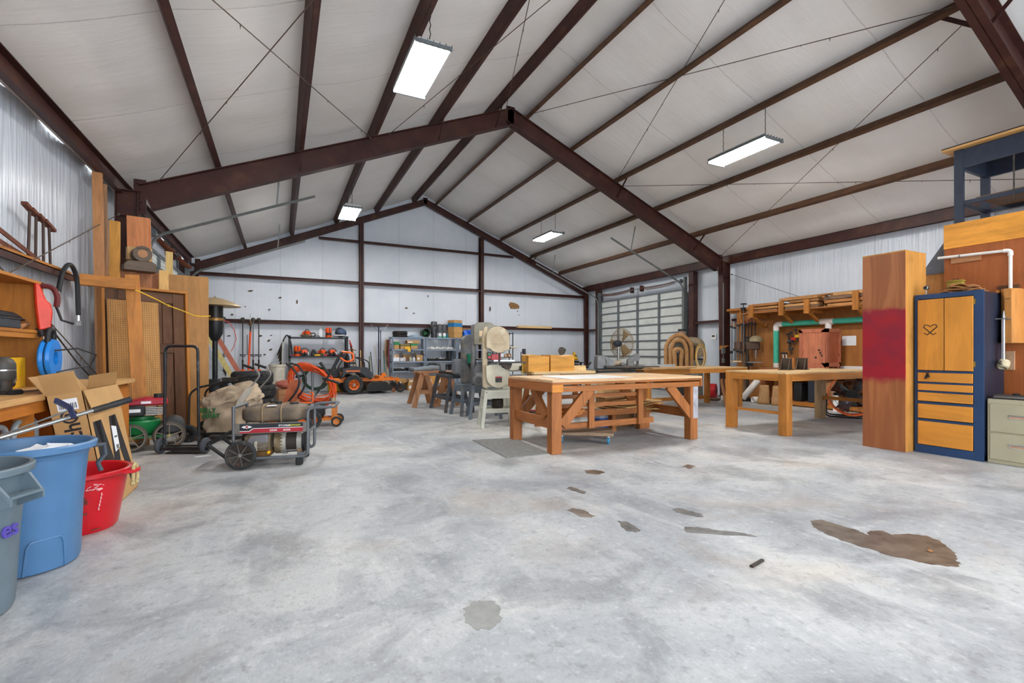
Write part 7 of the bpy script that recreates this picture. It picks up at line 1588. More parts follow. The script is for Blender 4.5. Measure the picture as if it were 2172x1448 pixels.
gh = thing('garden_hose', 'dark green coiled garden hose under the black shelf', 'hose', (0.98, 15.84, 0.0), 0.1)
GH = plain('hose_green', (34,62,44), 0.5)
for j in range(7): MB().torus((0, -0.12+0.04*j, 0.43+0.01*(j % 3)), 0.36-0.02*(j % 4), 0.02, 30, 8, RX(PI/2)).build('loop', GH, gh)
bk = thing('plastic_bucket', 'white plastic bucket with wire handle by the back wall', 'bucket', (-0.08, 15.55, 0)); MB().lathe_open([(0.0, 0.01), (0.20, 0.0), (0.215, 0.8), (0.235, 0.82), (0.235, 0.88), (0.21, 0.88), (0.2, 0.05)], 28).build('body', plain('bucket_white', (204,196,180), 0.5), bk); MB().tube(fillet([(-0.2, 0, 0.88), (-0.1, 0, 0.97), (0.1, 0, 0.97), (0.2, 0, 0.88)], 0.1), 0.006, 6).build('bail', CHROME, bk)
tr = chainsaw((-0.05, 14.75, 0.0), 0.4, 'chainsaw on the floor in front of the white bucket', 0); 
ps = thing('wood_pedestal', 'upturned wooden crate by the tyres', 'crate', (0.12, 10.6, 0), 0.3); MB().box(-0.22, 0.22, -0.2, 0.2, 0, 0.5).build('body', BRWx, ps, bevel=0.01)
tag(MB().ball((0, 0, 0.09), (0.2, 0.16, 0.09), 14, 8).build('cloth_bundle', plain('pinkish_cloth', (190,110,92), 0.9, var=0.2)), 'pinkish rag bundle on the crate behind the tyres', 'rag', (0.10, 10.55, 0.5))
# string trimmers hung upside down on the girt
for j, (px, L, o_) in enumerate(((475, 1.45, 0), (515, 1.45, 1), (537, 1.45, 1), (549, 1.45, 1))):
    c = ony(px, 684, 16.0)
    r = thing('string_trimmer', '%s string trimmer hung head up on the back wall girt' % ['leftmost', 'second', 'third', 'rightmost'][j], 'trimmer', (c.x, 15.98, 0.65), 0, 'string trimmers on the back wall')
    MB().cyl((0, 0, 0), (0, 0, 1.55), 0.014, n=8).build('shaft', IRON if j % 2 else DGALV, r); MB().lathe([(0.03, -0.06), (0.055, -0.02), (0.055, 0.03), (0, 0.06)], 14, T(0, 0, 1.56)).build('cutting_head', plain('dusty_head', (76,70,62), 0.7), r)
    MB().tube(fillet([(-0.06, -0.02, 0.48), (-0.065, -0.02, 0.53), (0.0, -0.02, 0.50), (0.065, -0.02, 0.53), (0.06, -0.02, 0.46), (0, -0.02, 0.47), (-0.06, -0.02, 0.48)], 0.04), 0.011, 6).build('loop_handle', BLKP, r); MB().cyl((0, 0, 0.1), (0, 0, 0.36), 0.024, n=10).build('grip', BLKP, r); MB().box(-0.06, 0.06, -0.07, 0.07, -0.12, 0.08).build('engine', ORANGEB if j else BLKP, r, bevel=0.02)
c = ony(527, 720, 15.95)
hs2 = thing('pole_hedge_cutter', 'orange pole hedge cutter hung between the trimmers', 'hedge cutter', (c.x, 15.93, 0.6)); MB().cyl((0, 0, 0.1), (0.05, 0, 1.25), 0.028, n=10).build('orange_shaft', ORANGEB, hs2); MB().cyl((0.05, 0, 1.25), (0.06, 0, 1.42), 0.02, n=8).build('joint', BLK, hs2); MB().ball((0.05, 0, 1.5), (0.05, 0.04, 0.08), 10, 8).build('gearbox', plain('brown_gear', (96,66,40), 0.5), hs2); MB().box(0.04, 0.06, -0.005, 0.005, 1.55, 1.78).build('tip', CHROME, hs2)
m = MB().box(-0.03, -0.015, -0.01, 0.01, 0.55, 1.15)
for j in range(12): m.box(-0.055, -0.03, -0.01, 0.01, 0.56+0.05*j, 0.575+0.05*j)
m.build('cutter_bar', IRON, hs2)
tag(MB().tube([ony(470, 679, 15.9), ony(485, 682, 15.9), ony(497, 700, 15.9), ony(501, 718, 15.9), ony(496, 735, 15.9), ony(490, 745, 15.9)], 0.010, 6).build('red_hose', plain('pink_red_hose', (224,92,88), 0.5)), 'thin red hose arching beside the ladders', 'hose')
# ladders
def ladder(name, lab, p, q, mt, w, n):
    r = thing(name, lab, 'ladder', (0, 0, 0)); p, q = Vector(p), Vector(q)
    off = Vector((0, w, 0))
    for o_ in (Vector((0, 0, 0)), off): MB().beam(p+o_, q+o_, 0.03, 0.085, (1, 0, 0.4)).build('rail', mt, r)
    for j in range(n):
        a = p.lerp(q, (j+0.5)/n); MB().cyl(a, a+off, 0.016, n=8).build('rung', CHROME, r)
ladder('step_ladder', 'salmon fibreglass ladder leaning by the back corner', (-0.62, 14.25, 0), (-1.75, 14.6, 2.1), plain('ladder_salmon', (178,104,84), 0.5), 0.40, 7)
ladder('step_ladder', 'yellow fibreglass ladder leaning below the salmon one', (-0.80, 13.85, 0), (-1.7, 14.05, 1.72), plain('ladder_yellow', (206,186,120), 0.5), 0.36, 6)
ladder('step_ladder', 'aluminium ladder leaning closest to the heater', (-0.98, 13.6, 0), (-1.72, 13.75, 1.5), plain('ladder_alu', (176,180,182), 0.4, 0.5), 0.3, 5)
# long handled tools
HC = [(186,150,104), (120,92,70), (206,176,120), (96,110,60), (70,74,84), (196,190,176), (160,110,70), (84,120,90), (190,160,110), (60,60,66), (176,130,84), (204,182,130), (120,100,84), (150,140,120)]
ORD = ['first', 'second', 'third', 'fourth', 'fifth', 'sixth', 'seventh', 'eighth', 'ninth', 'tenth', 'eleventh', 'twelfth', 'thirteenth', 'fourteenth']
for j in range(9):
    x = 2.09 + 0.115*j + (0.16 if j > 2 else 0); L = (1.35, 1.2, 1.3, 1.1, 1.25, 1.45, 1.0, 1.3, 1.5, 1.2, 1.35, 1.1, 1.4, 1.25)[j]
    r = thing('long_handled_tool', '%s long handled yard tool from the left between the two shelves' % ORD[j], 'yard tool', (x, 15.72, 0), 0, 'yard tools leaning on the back wall')
    dx = (0.03, -0.03, 0.03, 0.04, -0.04, -0.03, 0.03, 0.04, -0.04)[j]
    MB().cyl((0, -0.12 - 0.02*(j % 3), 0.12), (dx, 0.30, L), 0.015, n=8).build('handle', wood('handle_%d' % j, HC[j], 'z', 0.85, knots=0) if j % 5 else plain('handle_paint_%d' % j, HC[j], 0.5), r)
    if j % 3 == 0: MB().prism([(-0.045, 0.12), (-0.05, -0.0), (0.0, -0.12), (0.05, 0.0), (0.045, 0.12), (0, 0.15)], 0.012, T(0, -0.13, 0.125) @ RX(PI/2)).build('shovel_blade', IRON, r)
    elif j % 3 == 1:
        m = MB().box(-0.05, 0.05, -0.17, -0.13, 0.10, 0.125)
        for k in range(5): m.box(-0.048+0.022*k, -0.040+0.022*k, -0.2, -0.16, 0.0, 0.115)
        m.build('rake_head', IRON, r)
    else: MB().box(-0.05, 0.05, -0.19, -0.07, 0.0, 0.13).build('broom_head', plain('broom_%d' % j, (168,150,90), 0.9, bmp=0.5), r)
us = thing('wire_stand', 'slim dark post with splayed wire arms before the back wall', 'stand', (2.84, 15.52, 0)); MB().cyl((0, 0, 0), (0, 0, 2.10), 0.02, n=8).build('post', plain('navy_post', (48,56,72), 0.4, 0.3), us); MB().cyl((0.06, 0, 0), (0.06, 0, 1.95), 0.014, n=8).build('post', plain('navy_post', (48,56,72), 0.4, 0.3), us)
for sx in (-1, 1): MB().cyl((0.03, 0, 1.88), (0.03+sx*0.28, 0, 2.13), 0.008, n=6).build('arm', CHROME, us); MB().cyl((0.03, 0, 0.0), (0.03+sx*0.2, 0.1, 0.02), 0.012, n=6).build('foot', IRON, us)
MB().cyl((-0.25, 0, 2.13), (0.31, 0, 2.13), 0.008, n=6).build('cross_wire', IRON, us)

# grey steel shelving, three bays
XS = [3.30, 4.42, 5.54]; ZS = [0.15, 0.62, 0.94, 1.34, 1.735]
for j, x in enumerate(XS):
    r = thing('steel_shelving', ['left grey steel shelving bay full of cartons', 'middle grey steel shelving bay with white fittings and black pots', 'right grey steel shelving bay behind the band saws'][j], 'shelving', (x, 15.58, 0), 0, 'grey steel shelving bays')
    for px_ in (0, 1.08):
        for py_ in (0, 0.44):
            p = MB().box(px_-0.022, px_+0.022, py_-0.004, py_+0.004, 0, 1.75).box(px_-0.022 if px_ == 0 else px_+0.014, px_-0.014 if px_ == 0 else px_+0.022, py_-0.03, py_+0.03, 0, 1.75).build('post', GSH, r)
            if py_ == 0:
                m = MB()
                for k in range(34): m.box(px_-0.005, px_+0.005, -0.0055, -0.0035, 0.05+0.05*k, 0.072+0.05*k)
                o = m.build('slots', BLKP, p); o['kind'] = 'stuff'
    for z in ZS: MB().box(0, 1.08, 0.0, 0.44, z-0.045, z).build('shelf_board', GSH, r, bevel=0.003)
def carton(x, y, z, w, d, h, lab, mt=CARD, rz=0.0, band=None, open_=False):
    r = thing('carton', lab, 'box', (x, y, z), rz)
    MB().box(-w/2, w/2, -d/2, d/2, 0, h).build('body', mt, r, bevel=0.004)
    if band: MB().box(-w/2-0.002, w/2+0.002, -d/2-0.002, d/2+0.002, h*band[1], h*band[2]).build('printed_band', band[0], r)
    else: MB().box(-w/2+0.03, -w/2+0.03+w*0.35, -d/2-0.002, -d/2, h*0.25, h*0.6).build('label', PAPER, r)
    if open_:
        MB().rot((-w/2-0.05, 0, h+0.03), (0.13, d*0.95, 0.005), 0, -0.7).build('flap', mt, r); MB().rot((w/2+0.05, 0, h+0.03), (0.13, d*0.95, 0.005), 0, 0.7).build('flap', mt, r)
    return r
GRB = plain('print_green', (34,128,80), 0.6); BLB = plain('print_blue', (40,124,176), 0.6)
carton(3.44, 15.75, 1.342, 0.17, 0.25, 0.25, 'narrow carton with green band at the left of the second shelf', band=(GRB, 0.55, 0.95))
carton(3.72, 15.75, 1.342, 0.32, 0.28, 0.17, 'wide carton with dark green strip on the second shelf', band=(plain('print_olive', (92,96,40), 0.6), 0.6, 0.9))
carton(4.02, 15.75, 1.342, 0.22, 0.25, 0.19, 'square carton with green top band on the second shelf', band=(GRB, 0.62, 0.98))
carton(4.0, 15.78, 1.535, 0.42, 0.28, 0.10, 'flat carton lying on the green banded one')
yt = thing('yellow_holder', 'yellow plastic holder hung on the second shelf edge', 'holder', (3.80, 15.55, 1.25)); MB().box(-0.11, 0.06, -0.03, 0.03, 0.08, 0.17).build('tray', YEL, yt, bevel=0.01); MB().box(-0.02, 0.08, -0.035, 0.03, 0.0, 0.11).build('cup', YEL, yt, bevel=0.01); MB().box(0.09, 0.14, -0.03, 0.03, 0.01, 0.09).build('blue_tag', plain('tag_blue', (60,80,130), 0.5), yt)
carton(3.42, 15.72, 0.942, 0.20, 0.25, 0.13, 'small white carton left on the third shelf', mt=PAPER); carton(3.42, 15.72, 1.073, 0.20, 0.24, 0.09, 'tilted tan carton on the small white one', open_=False)
carton(3.64, 15.72, 0.942, 0.19, 0.22, 0.12, 'white bag-like box second on the third shelf', mt=plain('white_bag', (208,204,202), 0.7, var=0.2, scale=20)); carton(4.20, 15.74, 0.942, 0.20, 0.26, 0.20, 'open tan carton with white label at the right of the third shelf', open_=True)
for j, (x, c, lab) in enumerate(((3.80, (116,84,64), 'brown jar'), (3.91, (190,184,160), 'pale jar'), (4.03, (206,208,220), 'white crumpled bag'))):
    r = thing('jar', lab + ' standing on the third shelf of the left bay', 'jar', (x, 15.70, 0.942)); MB().lathe([(0, 0), (0.05, 0), (0.052, 0.02), (0.052, 0.10), (0.04, 0.115)], 16).build('body', plain('jar_%d' % j, c, 0.4), r); MB().cyl((0, 0, 0.115), (0, 0, 0.135), 0.045, n=16).build('lid', plain('jar_lid_%d' % j, c, 0.5), r)
carton(3.80, 15.80, 1.065 if False else 0.942, 0.26, 0.12, 0.22, 'open carton standing at the back of the third shelf', mt=CARDD, open_=True)
def tray(x, z, lab, w=0.36):
    r = thing('parts_tray', lab, 'tray', (x, 15.74, z), 0); MB().box(-w/2, w/2, -0.14, 0.14, 0, 0.012).build('bottom', BLKP, r)
    for a in (-1, 1): MB().rot((a*w/2, 0, 0.05), (0.008, 0.28, 0.1), 0, 0.25*a).build('side', BLKP, r); MB().rot((0, a*0.14, 0.04), (w, 0.008, 0.075), -0.25*a).build('side', BLKP, r)
    for k in range(7): MB().tube(fillet([(random.uniform(-w/2+.05, w/2-.05), random.uniform(-.1, .05), 0.03), (random.uniform(-w/2+.05, w/2-.05), random.uniform(-.1, .05), 0.09), (random.uniform(-w/2+.05, w/2-.05), random.uniform(-.1, .05), 0.06+0.06*random.random())], 0.03), 0.016, 8).build('fitting', [WHT, CHROME, plain('alu_scrap', (190,192,196), 0.3, 0.6)][k % 3], r)
tray(3.54, 0.622, 'black parts tray at the left of the fourth shelf', 0.42); tray(4.02, 0.622, 'black parts tray at the right of the fourth shelf', 0.42)
tray(4.66, 0.942, 'black tray of silver fittings, left one in the middle bay', 0.34); tray(5.00, 0.942, 'black tray of silver fittings, right one in the middle bay', 0.34)
# white pipe fittings in the middle bay
for j in range(14):
    x = 4.50 + 0.068*j; kind = j % 3
    m = MB()
    if kind == 0: m.tube(fillet([(-0.035, 0, 0.03), (0.02, 0, 0.03), (0.02, 0, 0.085)], 0.03), 0.027, 10)
    elif kind == 1: m.cyl((-0.04, 0, 0.03), (0.04, 0, 0.03), 0.03, n=12)
    else: m.cyl((-0.045, 0, 0.03), (0.045, 0, 0.03), 0.026, n=12).cyl((0, 0, 0.03), (0, 0, 0.09), 0.026, n=12)
    tag(m.build('pipe_fitting', PVC), '%s white plastic pipe fitting from the left in the middle bay' % ORD[j], 'pipe fitting', (x, 15.70+0.03*(j % 2), 1.342), 0.5*j, 'white pipe fittings')
for j, (x, z, rr, h) in enumerate(((4.66, 0.622, 0.10, 0.20), (4.90, 0.622, 0.10, 0.20), (5.12, 0.622, 0.09, 0.19), (5.34, 0.622, 0.09, 0.19), (5.28, 0.942, 0.10, 0.34), (5.72, 0.942, 0.11, 0.3), (5.98, 0.942, 0.10, 0.28))):
    r = thing('plant_pot', '%s black plastic pot on the grey shelving' % ['first low', 'white filled second low', 'third low', 'fourth low', 'tall middle bay', 'left tall right bay', 'right tall right bay'][j], 'pot', (x, 15.76, z)); MB().lathe_open([(0, 0.005), (rr*0.8, 0.0), (rr, h-0.03), (rr+0.008, h-0.03), (rr+0.008, h), (rr-0.006, h), (rr*0.78, 0.01)], 20).build('body', BLKP, r)
    if j == 1:
        for k in range(5): MB().cyl((0.03*math.cos(k*1.3), 0.03*math.sin(k*1.3), 0.1), (0.06*math.cos(k*1.3), 0.06*math.sin(k*1.3), 0.26), 0.022, n=8).build('white_filling', WHT, r)
for j, x in enumerate((5.70, 5.94, 6.14)): carton(x, 15.72, 1.342, 0.17, 0.2, 0.16, '%s pale grey box on the right bay' % ['left', 'middle', 'right'][j], mt=plain('pale_grey_box', (186,190,194), 0.6))
tag(MB().box(-0.35, 0.35, -0.1, 0.1, 0, 0.07).build('white_trough', WHT, bevel=0.01), 'white long trough on the third shelf of the right bay', 'trough', (5.95, 15.66, 0.942) if False else (6.25, 15.70, 0.942))
carton(3.55, 15.62, 0.152, 0.30, 0.3, 0.22, 'small carton on the bottom shelf beside the mower'); carton(3.92, 15.28, 0.0, 0.46, 0.36, 0.26, 'crumpled tan carton on the floor before the shelving', mt=plain('old_cardboard', (176,136,84), 0.9, var=0.12), open_=True); carton(3.92, 15.28, 0.262, 0.42, 0.34, 0.10, 'crushed carton lying on the floor carton', mt=CARD)
carton(4.62, 15.76, 0.152, 0.30, 0.34, 0.28, 'orange tinted carton on the bottom of the middle bay', mt=plain('orange_card', (204,146,76), 0.85)); carton(4.94, 15.76, 0.152, 0.26, 0.34, 0.24, 'second carton on the bottom of the middle bay')
tag(MB().lathe([(0, 0), (0.08, 0), (0.08, 0.32), (0.07, 0.33), (0, 0.33)], 18).build('metal_drum', DGALV), 'small grey metal drum on the bottom shelf', 'drum', (4.26, 15.76, 0.152))
cl = thing('cable_coil', 'dark coil of cable on top of the left shelving bay', 'cable coil', (3.58, 15.80, 1.737))
for j in range(6): MB().torus((0.01*(j % 2), 0, 0.02+0.033*j), 0.24-0.01*(j % 3), 0.018, 26, 6).build('loop', BLKP if j % 2 else IRON, cl)
cl = thing('hose_coil', 'pale blue flat hose coil on top of the left shelving bay', 'hose', (4.08, 15.80, 1.737))
for j in range(3): MB().torus((0, 0, 0.018+0.03*j), 0.23-0.05*j, 0.018, 26, 6).build('loop', plain('pale_blue_hose', (164,184,204), 0.5), cl)
bp = thing('plastic_pail', 'dark green pail lying on its side on the shelving', 'pail', (4.46, 15.72, 1.895), 0.1); MB().lathe_open([(0.0, 0.28), (0.12, 0.28), (0.15, 0.02), (0.158, 0.0), (0.145, 0.0), (0.115, 0.27), (0, 0.27)], 26, RX(-PI/2)).build('body', plain('pail_dark', (66,76,66), 0.5), bp); MB().ball((0, 0.14, -0.02), (0.09, 0.09, 0.07), 12, 8).build('green_netting', plain('net_green', (44,104,60), 0.8, var=0.4, scale=40), bp)
bg_ = thing('wrapped_roll', 'tall roll wrapped in black plastic on the middle bay', 'roll', (4.76, 15.82, 1.737)); MB().lathe([(0, 0), (0.11, 0.0), (0.11, 0.52), (0.09, 0.56), (0, 0.56)], 16).build('roll', plain('shiny_black_wrap', (66,66,72), 0.2, var=0.5, scale=14, bmp=0.8), bg_)
for j in range(2):
    r = thing('duct_brush', ['left grey mesh duster in a teal and white pot', 'right grey mesh duster in a teal and white pot'][j], 'duster', (4.96+0.16*j, 15.78, 1.737)); MB().lathe([(0, 0), (0.055, 0), (0.055, 0.06)], 14).build('teal_pot', plain('teal_pot', (92,178,150), 0.5), r); MB().lathe([(0.056, 0.06), (0.056, 0.16), (0.03, 0.17)], 14).build('white_collar', WHT, r); MB().ball((0, 0, 0.32), (0.07, 0.05, 0.17), 14, 10).build('mesh_head', plain('mesh_grey', (92,94,98), 0.6, var=0.3, scale=60), r); MB().torus((0, 0, 0.36), 0.085, 0.004, 20, 5, RX(PI/2) ).build('wire_loop', CHROME, r)
tag(MB().box(-0.04, 0.04, -0.04, 0.04, 0, 0.13).build('teal_box', plain('teal_box', (40,130,150), 0.5), bevel=0.004), 'small teal box behind the dusters', 'box', (5.24, 15.84, 1.737))
carton(5.50, 15.76, 1.737, 0.36, 0.36, 0.62, 'tall tan carton with blue band on top of the shelving', mt=plain('tan_card2', (190,144,88), 0.85), rz=0.35, band=(BLB, 0.62, 0.84))
carton(6.0, 15.95, 1.737, 0.5, 0.12, 0.36, 'brown carton behind the blue tarp', mt=CARDD)
def tarp(u, v):
    a = 2*PI*u; t = PI*v; n = 0.035*math.sin(7*a+5*t) + 0.025*math.sin(13*a-9*t)
    return ((0.34+n)*math.sin(t)**0.6*math.cos(a), (0.17+n)*math.sin(t)**0.6*math.sin(a), 0.15 - 0.15*math.copysign(abs(math.cos(t))**0.6, math.cos(t)) + n*0.4*math.sin(t))
tag(MB().grid(tarp, 40, 16).build('blue_tarp', plain('tarp_blue', (28,98,204), 0.3, var=0.12, scale=6, bmp=0.4)), 'bundled shiny blue tarp on top of the right shelving bay', 'tarp', (6.12, 15.68, 1.737), 0.05)
hgt = thing('tool_strips', 'bundle of leather belts and red straps on the left end of the shelving', 'straps', (3.20, 15.60, 0))
for j in range(6): MB().tube([(-0.02-0.03*(j % 3), -0.02+0.05*j, 1.65), (-0.04-0.04*(j % 3), -0.04+0.05*j, 1.2), (-0.03-0.03*(j % 2), -0.02+0.05*j, 0.7+0.06*j)], 0.018, 6).build('strap', [plain('strap_maroon', (120,34,44), 0.6), plain('brown_belt', (84,62,46), 0.7), plain('tan_belt', (166,120,76), 0.7), IRON, plain('strap_maroon', (120,34,44), 0.6), plain('pale_belt', (190,176,160), 0.7)][j], hgt)

# dark rack behind the band saws
dr = thing('wire_rack', 'thin black rack with small parts behind the band saws', 'rack', (6.95, 15.45, 0))
for x in (0, 0.66):
    for y in (0, 0.3): MB().box(x-0.014, x+0.014, y-0.014, y+0.014, 0, 1.96).build('post', BLK, dr)
for z in (0.7, 1.06, 1.5, 1.93): MB().box(0, 0.66, 0, 0.3, z-0.02, z).build('shelf_board', BLK, dr)
for j in range(4): carton(7.06+0.15*j, 15.60, 1.061, 0.13, 0.2, 0.10+0.03*(j % 2), '%s little carton on the thin black rack' % ORD[j], mt=[plain('orange_card', (204,146,76), 0.85), PAPER, CARD, BRWx][j])
# far corner workbench
fb = thing('metal_workbench', 'dark steel workbench with vice arm in the far right corner', 'workbench', (9.35, 15.15, 0))
MB().box(-1.05, 0.95, -0.3, 0.4, 0.83, 0.87).build('top', plain('bench_dark', (58,56,54), 0.5, 0.3, var=0.2), fb)
for x in (-0.95, 0.85):
    for y in (-0.25, 0.35): MB().box(x-0.03, x+0.03, y-0.03, y+0.03, 0, 0.83).build('leg', IRON, fb)
MB().beam((0.95, -0.3, 0.55), (1.25, -0.35, 0.86), 0.05, 0.05).build('side_arm', IRON, fb); MB().box(-0.9, 0.85, -0.2, 0.3, 0.2, 0.23).build('lower_shelf', IRON, fb); MB().box(0.2, 0.75, -0.28, 0.2, 0.23, 0.8).build('drawer_block', BLKP, fb)
def sander(loc, lab, c, rz=0.0):
    r = thing('bench_tool', lab, 'power tool', loc, rz); MB().box(-0.15, 0.15, -0.09, 0.09, 0, 0.05).build('base', IRON, r, bevel=0.01); MB().tube([(-0.14, 0, 0.12), (0, 0, 0.14), (0.13, 0, 0.11)], [0.05, 0.08, 0.05], 12).build('body', c, r); MB().tube(fillet([(-0.1, 0, 0.16), (-0.06, 0, 0.26), (0.08, 0, 0.26), (0.11, 0, 0.15)], 0.05), 0.016, 8).build('handle', BLKP, r)
sander((8.60, 15.10, 0.871), 'green belt sander on the far steel bench', plain('sander_green', (90,120,96), 0.5)); sander((10.02, 15.0, 0.871), 'yellow circular saw on the far steel bench', YEL, 0.4)
tb = thing('charger_box', 'dark metal box with round dial on the far steel bench', 'box', (8.94, 15.08, 0.871)); MB().box(-0.2, 0.2, -0.13, 0.13, 0, 0.26).build('case', plain('charger_brown', (72,64,56), 0.5, 0.2), tb, bevel=0.01); MB().cyl((-0.12, -0.132, 0.12), (-0.12, -0.14, 0.12), 0.05, n=16).build('dial', WHT, tb)
wf = thing('wire_basket', 'small black wire basket on the far steel bench', 'basket', (9.32, 15.0, 0.871))
for s_ in (-0.06, 0.06): MB().tube(fillet([(-0.16, s_, 0), (-0.15, s_, 0.2), (0.15, s_, 0.2), (0.16, s_, 0)], 0.08), 0.009, 6).build('hoop', BLK, wf)
for x in (-0.1, 0.0, 0.1): MB().cyl((x, -0.06, 0.19), (x, 0.06, 0.19), 0.007, n=6).build('cross_wire', BLK, wf)
ms = thing('mitre_saw', 'brownish mitre saw standing at the corner bench', 'mitre saw', (10.10, 14.95, 0.871), 0.3) if False else thing('mitre_saw', 'brownish mitre saw with raised round guard on the corner bench', 'mitre saw', (9.62, 15.32, 0.871), 0.3)
MB().cyl((0, 0, 0), (0, 0, 0.05), 0.2, n=22).build('turntable', IRON, ms); MB().beam((0, 0.1, 0.04), (0.02, 0.05, 0.36), 0.07, 0.07).build('arm', plain('mitre_brown', (90,76,62), 0.5, 0.3), ms); MB().cyl((-0.03, 0, 0.42), (0.03, 0, 0.42), 0.15, n=24).build('blade_guard', plain('mitre_grey', (120,112,100), 0.5, 0.4), ms); MB().cyl((0.04, 0, 0.45), (0.18, 0, 0.45), 0.06, n=14).build('motor', BLKP, ms)
cf = thing('cut_off_saw', 'yellow cut off saw with round guard in the far corner', 'saw', (10.55, 15.2, 0.0) if False else (10.18, 15.32, 0.871), 1.2); MB().box(-0.15, 0.15, -0.12, 0.12, 0, 0.04).build('base', IRON, cf); MB().lathe_open([(0.05, -0.03), (0.17, -0.03), (0.17, 0.03), (0.05, 0.03)], 26, T(0, 0, 0.22) @ RX(PI/2)).build('guard', YEL, cf); MB().cyl((0, 0.0, 0.22), (0, 0.18, 0.22), 0.06, n=14).build('motor', BLKP, cf)
gcn = thing('gas_can', 'small bright red fuel can on the far steel bench', 'fuel can', (9.72, 14.93, 0.871)); MB().box(-0.09, 0.09, -0.06, 0.06, 0, 0.15).build('body', plain('can_red', (214,28,36), 0.35), gcn, bevel=0.015); MB().cyl((0.04, 0, 0.15), (0.07, 0, 0.22), 0.018, n=10).build('spout', YEL, gcn)
tg2 = MB().box(-0.75, 0.75, -0.05, 0.05, 0, 0.09); tag(tg2.build('timber_strip', wood('pale_pine', (206,154,84), 'x', 0.85)), 'honey timber lying on the low girt of the back wall', 'timber', (8.85, 16.06, 2.171))
# cream planer behind the table end
pl = thing('thickness_planer', 'cream cabinet planer with red stripe behind the work table end', 'planer', (4.45, 8.75, 0), -0.2)
CRP = plain('planer_cream', (208,204,186), 0.45, var=0.05)
MB().box(-0.42, 0.42, -0.3, 0.3, 0.03, 0.72).build('cabinet', CRP, pl, bevel=0.01); MB().box(-0.43, 0.43, -0.31, 0.31, 0.04, 0.065).build('red_stripe', plain('stripe_red', (168,36,40), 0.5), pl); MB().box(-0.5, 0.5, -0.34, 0.34, 0.72, 0.76).build('bed', plain('saw_iron', (130,132,134), 0.35, 0.6), pl); MB().box(-0.40, 0.40, -0.22, 0.22, 0.84, 1.0).build('head', CRP, pl, bevel=0.01); MB().box(-0.4, -0.34, -0.2, 0.2, 0.76, 0.84).build('head_post', IRON, pl); MB().box(0.34, 0.4, -0.2, 0.2, 0.76, 0.84).build('head_post', IRON, pl)
MB().box(-0.05, 0.05, -0.24, -0.22, 0.86, 0.95).build('switch_box', BLKP, pl); MB().box(0.0, 0.03, -0.245, -0.24, 0.90, 0.93).build('start_button', GREEN, pl)
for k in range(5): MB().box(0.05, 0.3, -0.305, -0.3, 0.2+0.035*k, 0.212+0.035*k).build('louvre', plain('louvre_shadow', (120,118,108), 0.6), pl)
# zero-turn mower
zt = thing('zero_turn_mower', 'orange and black zero turn mower in front of the back wall', 'riding mower', (1.93, 14.52, 0), 0.08)
OZ = plain('mower_orange', (232,120,22), 0.4, var=0.06, dirt=(160,100,50), dirt_amt=0.1)
for y in (0.0, 0.80): wheel(zt, (0, y, 0.285), 0.285, 0.24, 'y', RUB, plain('rim_orange', (226,104,24), 0.4), 0, CHROME, rimr=0.55)
for y in (0.05, 0.75):
    wheel(zt, (1.42, y, 0.14), 0.14, 0.10, 'y', RUB, plain('caster_rim', (112,72,50), 0.5), 0, rimr=0.5)
    for s_ in (-0.065, 0.065): MB().beam((1.42, y+s_, 0.13), (1.36, y+s_, 0.33), 0.012, 0.04).build('castor_fork', BLK, zt)
    MB().cyl((1.35, y, 0.32), (1.34, y, 0.46), 0.03, n=12).build('castor_pivot', OZ, zt)
    MB().beam((0.2, y+(0.1 if y < 0.5 else -0.1), 0.40), (1.38, y, 0.41), 0.05, 0.07).build('frame_rail', OZ, zt)
MB().box(1.30, 1.38, 0.05, 0.75, 0.37, 0.44).build('front_beam', OZ, zt); MB().box(0.78, 0.92, 0.1, 0.70, 0.42, 0.52).build('foot_rest', OZ, zt, bevel=0.01); MB().prism([(0.86, 0.5), (1.02, 0.5), (0.98, 0.6), (0.88, 0.62)], 0.08, T(0, 0.2, 0) @ RX(PI/2)).build('pedal', OZ, zt)
MB().box(-0.72, -0.10, 0.12, 0.70, 0.34, 0.48).build('rear_frame', OZ, zt, bevel=0.01); MB().box(-0.34, -0.26, 0.1, 0.16, 0.45, 0.66).build('frame_post', OZ, zt)
MB().box(-0.66, -0.30, 0.2, 0.62, 0.48, 0.74).build('engine', BLKP, zt, bevel=0.03); MB().cyl((-0.66, 0.45, 0.58), (-0.74, 0.45, 0.58), 0.14, n=20).build('engine_fan', IRON, zt)
MB().prism([(-0.36, 0.46), (-0.30, 0.76), (0.02, 0.80), (0.38, 0.79), (0.56, 0.60), (0.52, 0.42), (0.36, 0.48), (0.22, 0.60), (0.0, 0.64), (-0.22, 0.58), (-0.30, 0.48)], 0.16, T(0, 0.1, 0) @ RX(PI/2)).build('fender', plain('fender_charcoal', (52,54,60), 0.45), zt, bevel=0.02)
MB().prism([(-0.36, 0.46), (-0.30, 0.76), (0.02, 0.80), (0.38, 0.79), (0.56, 0.60), (0.52, 0.42), (0.36, 0.48), (0.22, 0.60), (0.0, 0.64), (-0.22, 0.58), (-0.30, 0.48)], 0.16, T(0, 0.86, 0) @ RX(PI/2)).build('fender', plain('fender_charcoal', (52,54,60), 0.45), zt, bevel=0.02)
MB().box(-0.22, 0.18, -0.068, -0.058, 0.66, 0.71).build('fender_stripe', plain('stripe_orange', (206,110,60), 0.5), zt)
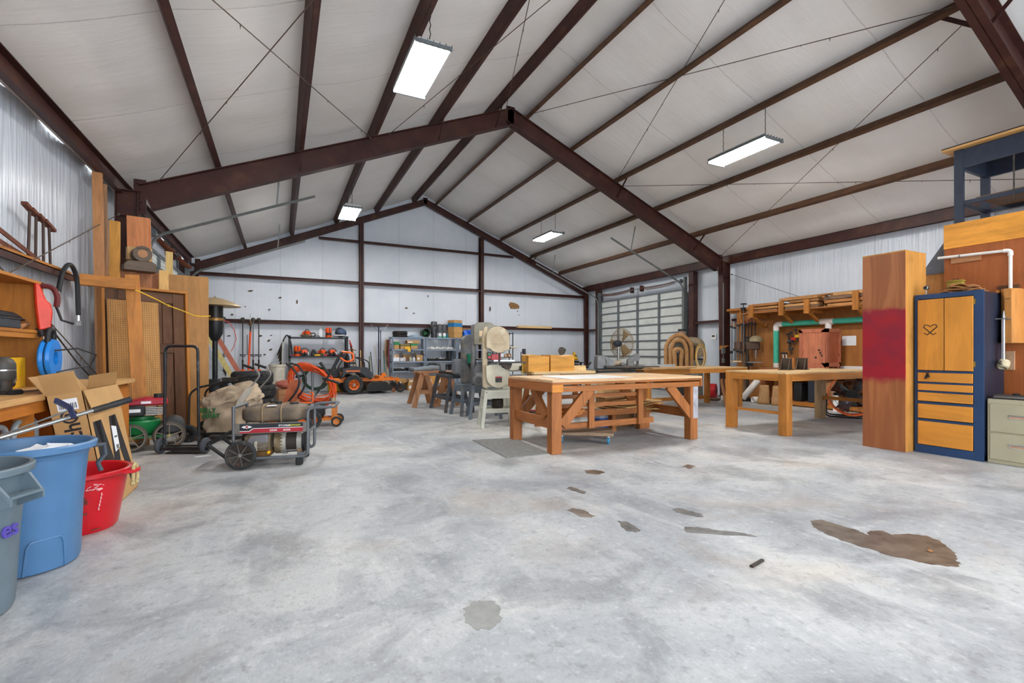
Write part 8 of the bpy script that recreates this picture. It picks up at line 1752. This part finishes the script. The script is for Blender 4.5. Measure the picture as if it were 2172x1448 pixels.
MB().box(-0.1, 0.42, 0.15, 0.66, 0.66, 0.76).build('seat', BLKP, zt, bevel=0.03); MB().prism([(-0.14, 0.74), (-0.04, 0.74), (-0.08, 1.18), (-0.17, 1.18)], 0.46, T(0, 0.64, 0) @ RX(PI/2)).build('seat_back', BLKP, zt, bevel=0.03); MB().box(-0.1, 0.2, 0.64, 0.70, 0.88, 0.93).build('arm_rest', BLKP, zt, bevel=0.01)
for y in (0.12, 0.70): MB().tube(fillet([(0.5, y, 0.5), (0.48, y, 0.95), (0.2, y, 1.08), (0.16, y+(0.2 if y < 0.5 else -0.2), 1.08)], 0.08), 0.016, 8).build('lap_bar', BLK, zt)
for y in (0.14, 0.68): MB().beam((-0.34, y, 0.46), (-0.40, y, 0.80), 0.05, 0.05).build('roll_bar', BLK, zt); MB().beam((-0.40, y, 0.78), (-1.0, y, 0.74), 0.045, 0.045).build('roll_bar', BLK, zt) if False else MB().beam((-0.40, y, 0.80), (-0.16, y, 1.24), 0.045, 0.045).build('roll_bar', BLK, zt)
MB().beam((-0.16, 0.12, 1.24), (-0.16, 0.70, 1.24), 0.045, 0.045).build('roll_bar', BLK, zt)
MB().prism([(0.36, 0.08), (1.12, 0.08), (1.10, 0.22), (0.98, 0.34), (0.52, 0.36), (0.38, 0.24)], 0.9, T(0, 0.88, 0) @ RX(PI/2)).build('cutting_deck', plain('deck_dirty', (70,58,40), 0.6, 0.1, var=0.3), zt, bevel=0.02)
MB().prism([(0.34, 0.09), (1.06, 0.09), (1.02, 0.24), (0.90, 0.34), (0.50, 0.34), (0.38, 0.26)], 0.02, T(0, -0.16, 0) @ RX(PI/2)).build('discharge_flap', BLKP, zt); MB().box(0.40, 1.0, -0.17, -0.05, 0.08, 0.1).build('deck_lip', plain('deck_dirty', (70,58,40), 0.6, 0.1, var=0.3), zt)
for y in (0.0, 0.76): wheel(zt, (1.2, y, 0.06), 0.06, 0.05, 'y', plain('gauge_wheel', (150,96,62), 0.6), IRON, 0, rimr=0.4)
# litter on the floor
tag(MB().rot((0, 0, 0.006), (0.14, 0.018, 0.010)).build('steel_bar_scrap', IRON), 'short dark metal strip lying on the open floor', 'scrap', onz(1606, 1196), 0.2)
lf_ = MB().grid(lambda u, v: ((u-0.5)*0.05, (v-0.5)*0.03*math.sin(PI*u+0.2), 0.004 + 0.008*math.sin(PI*v)*u), 6, 4); tag(lf_.build('dry_leaf', plain('dry_leaf', (150,104,60), 0.8)), 'curled dry leaf lying on the damp stain', 'leaf', onz(1972, 1169) + Vector((0, 0, 0.002)), 0.6)
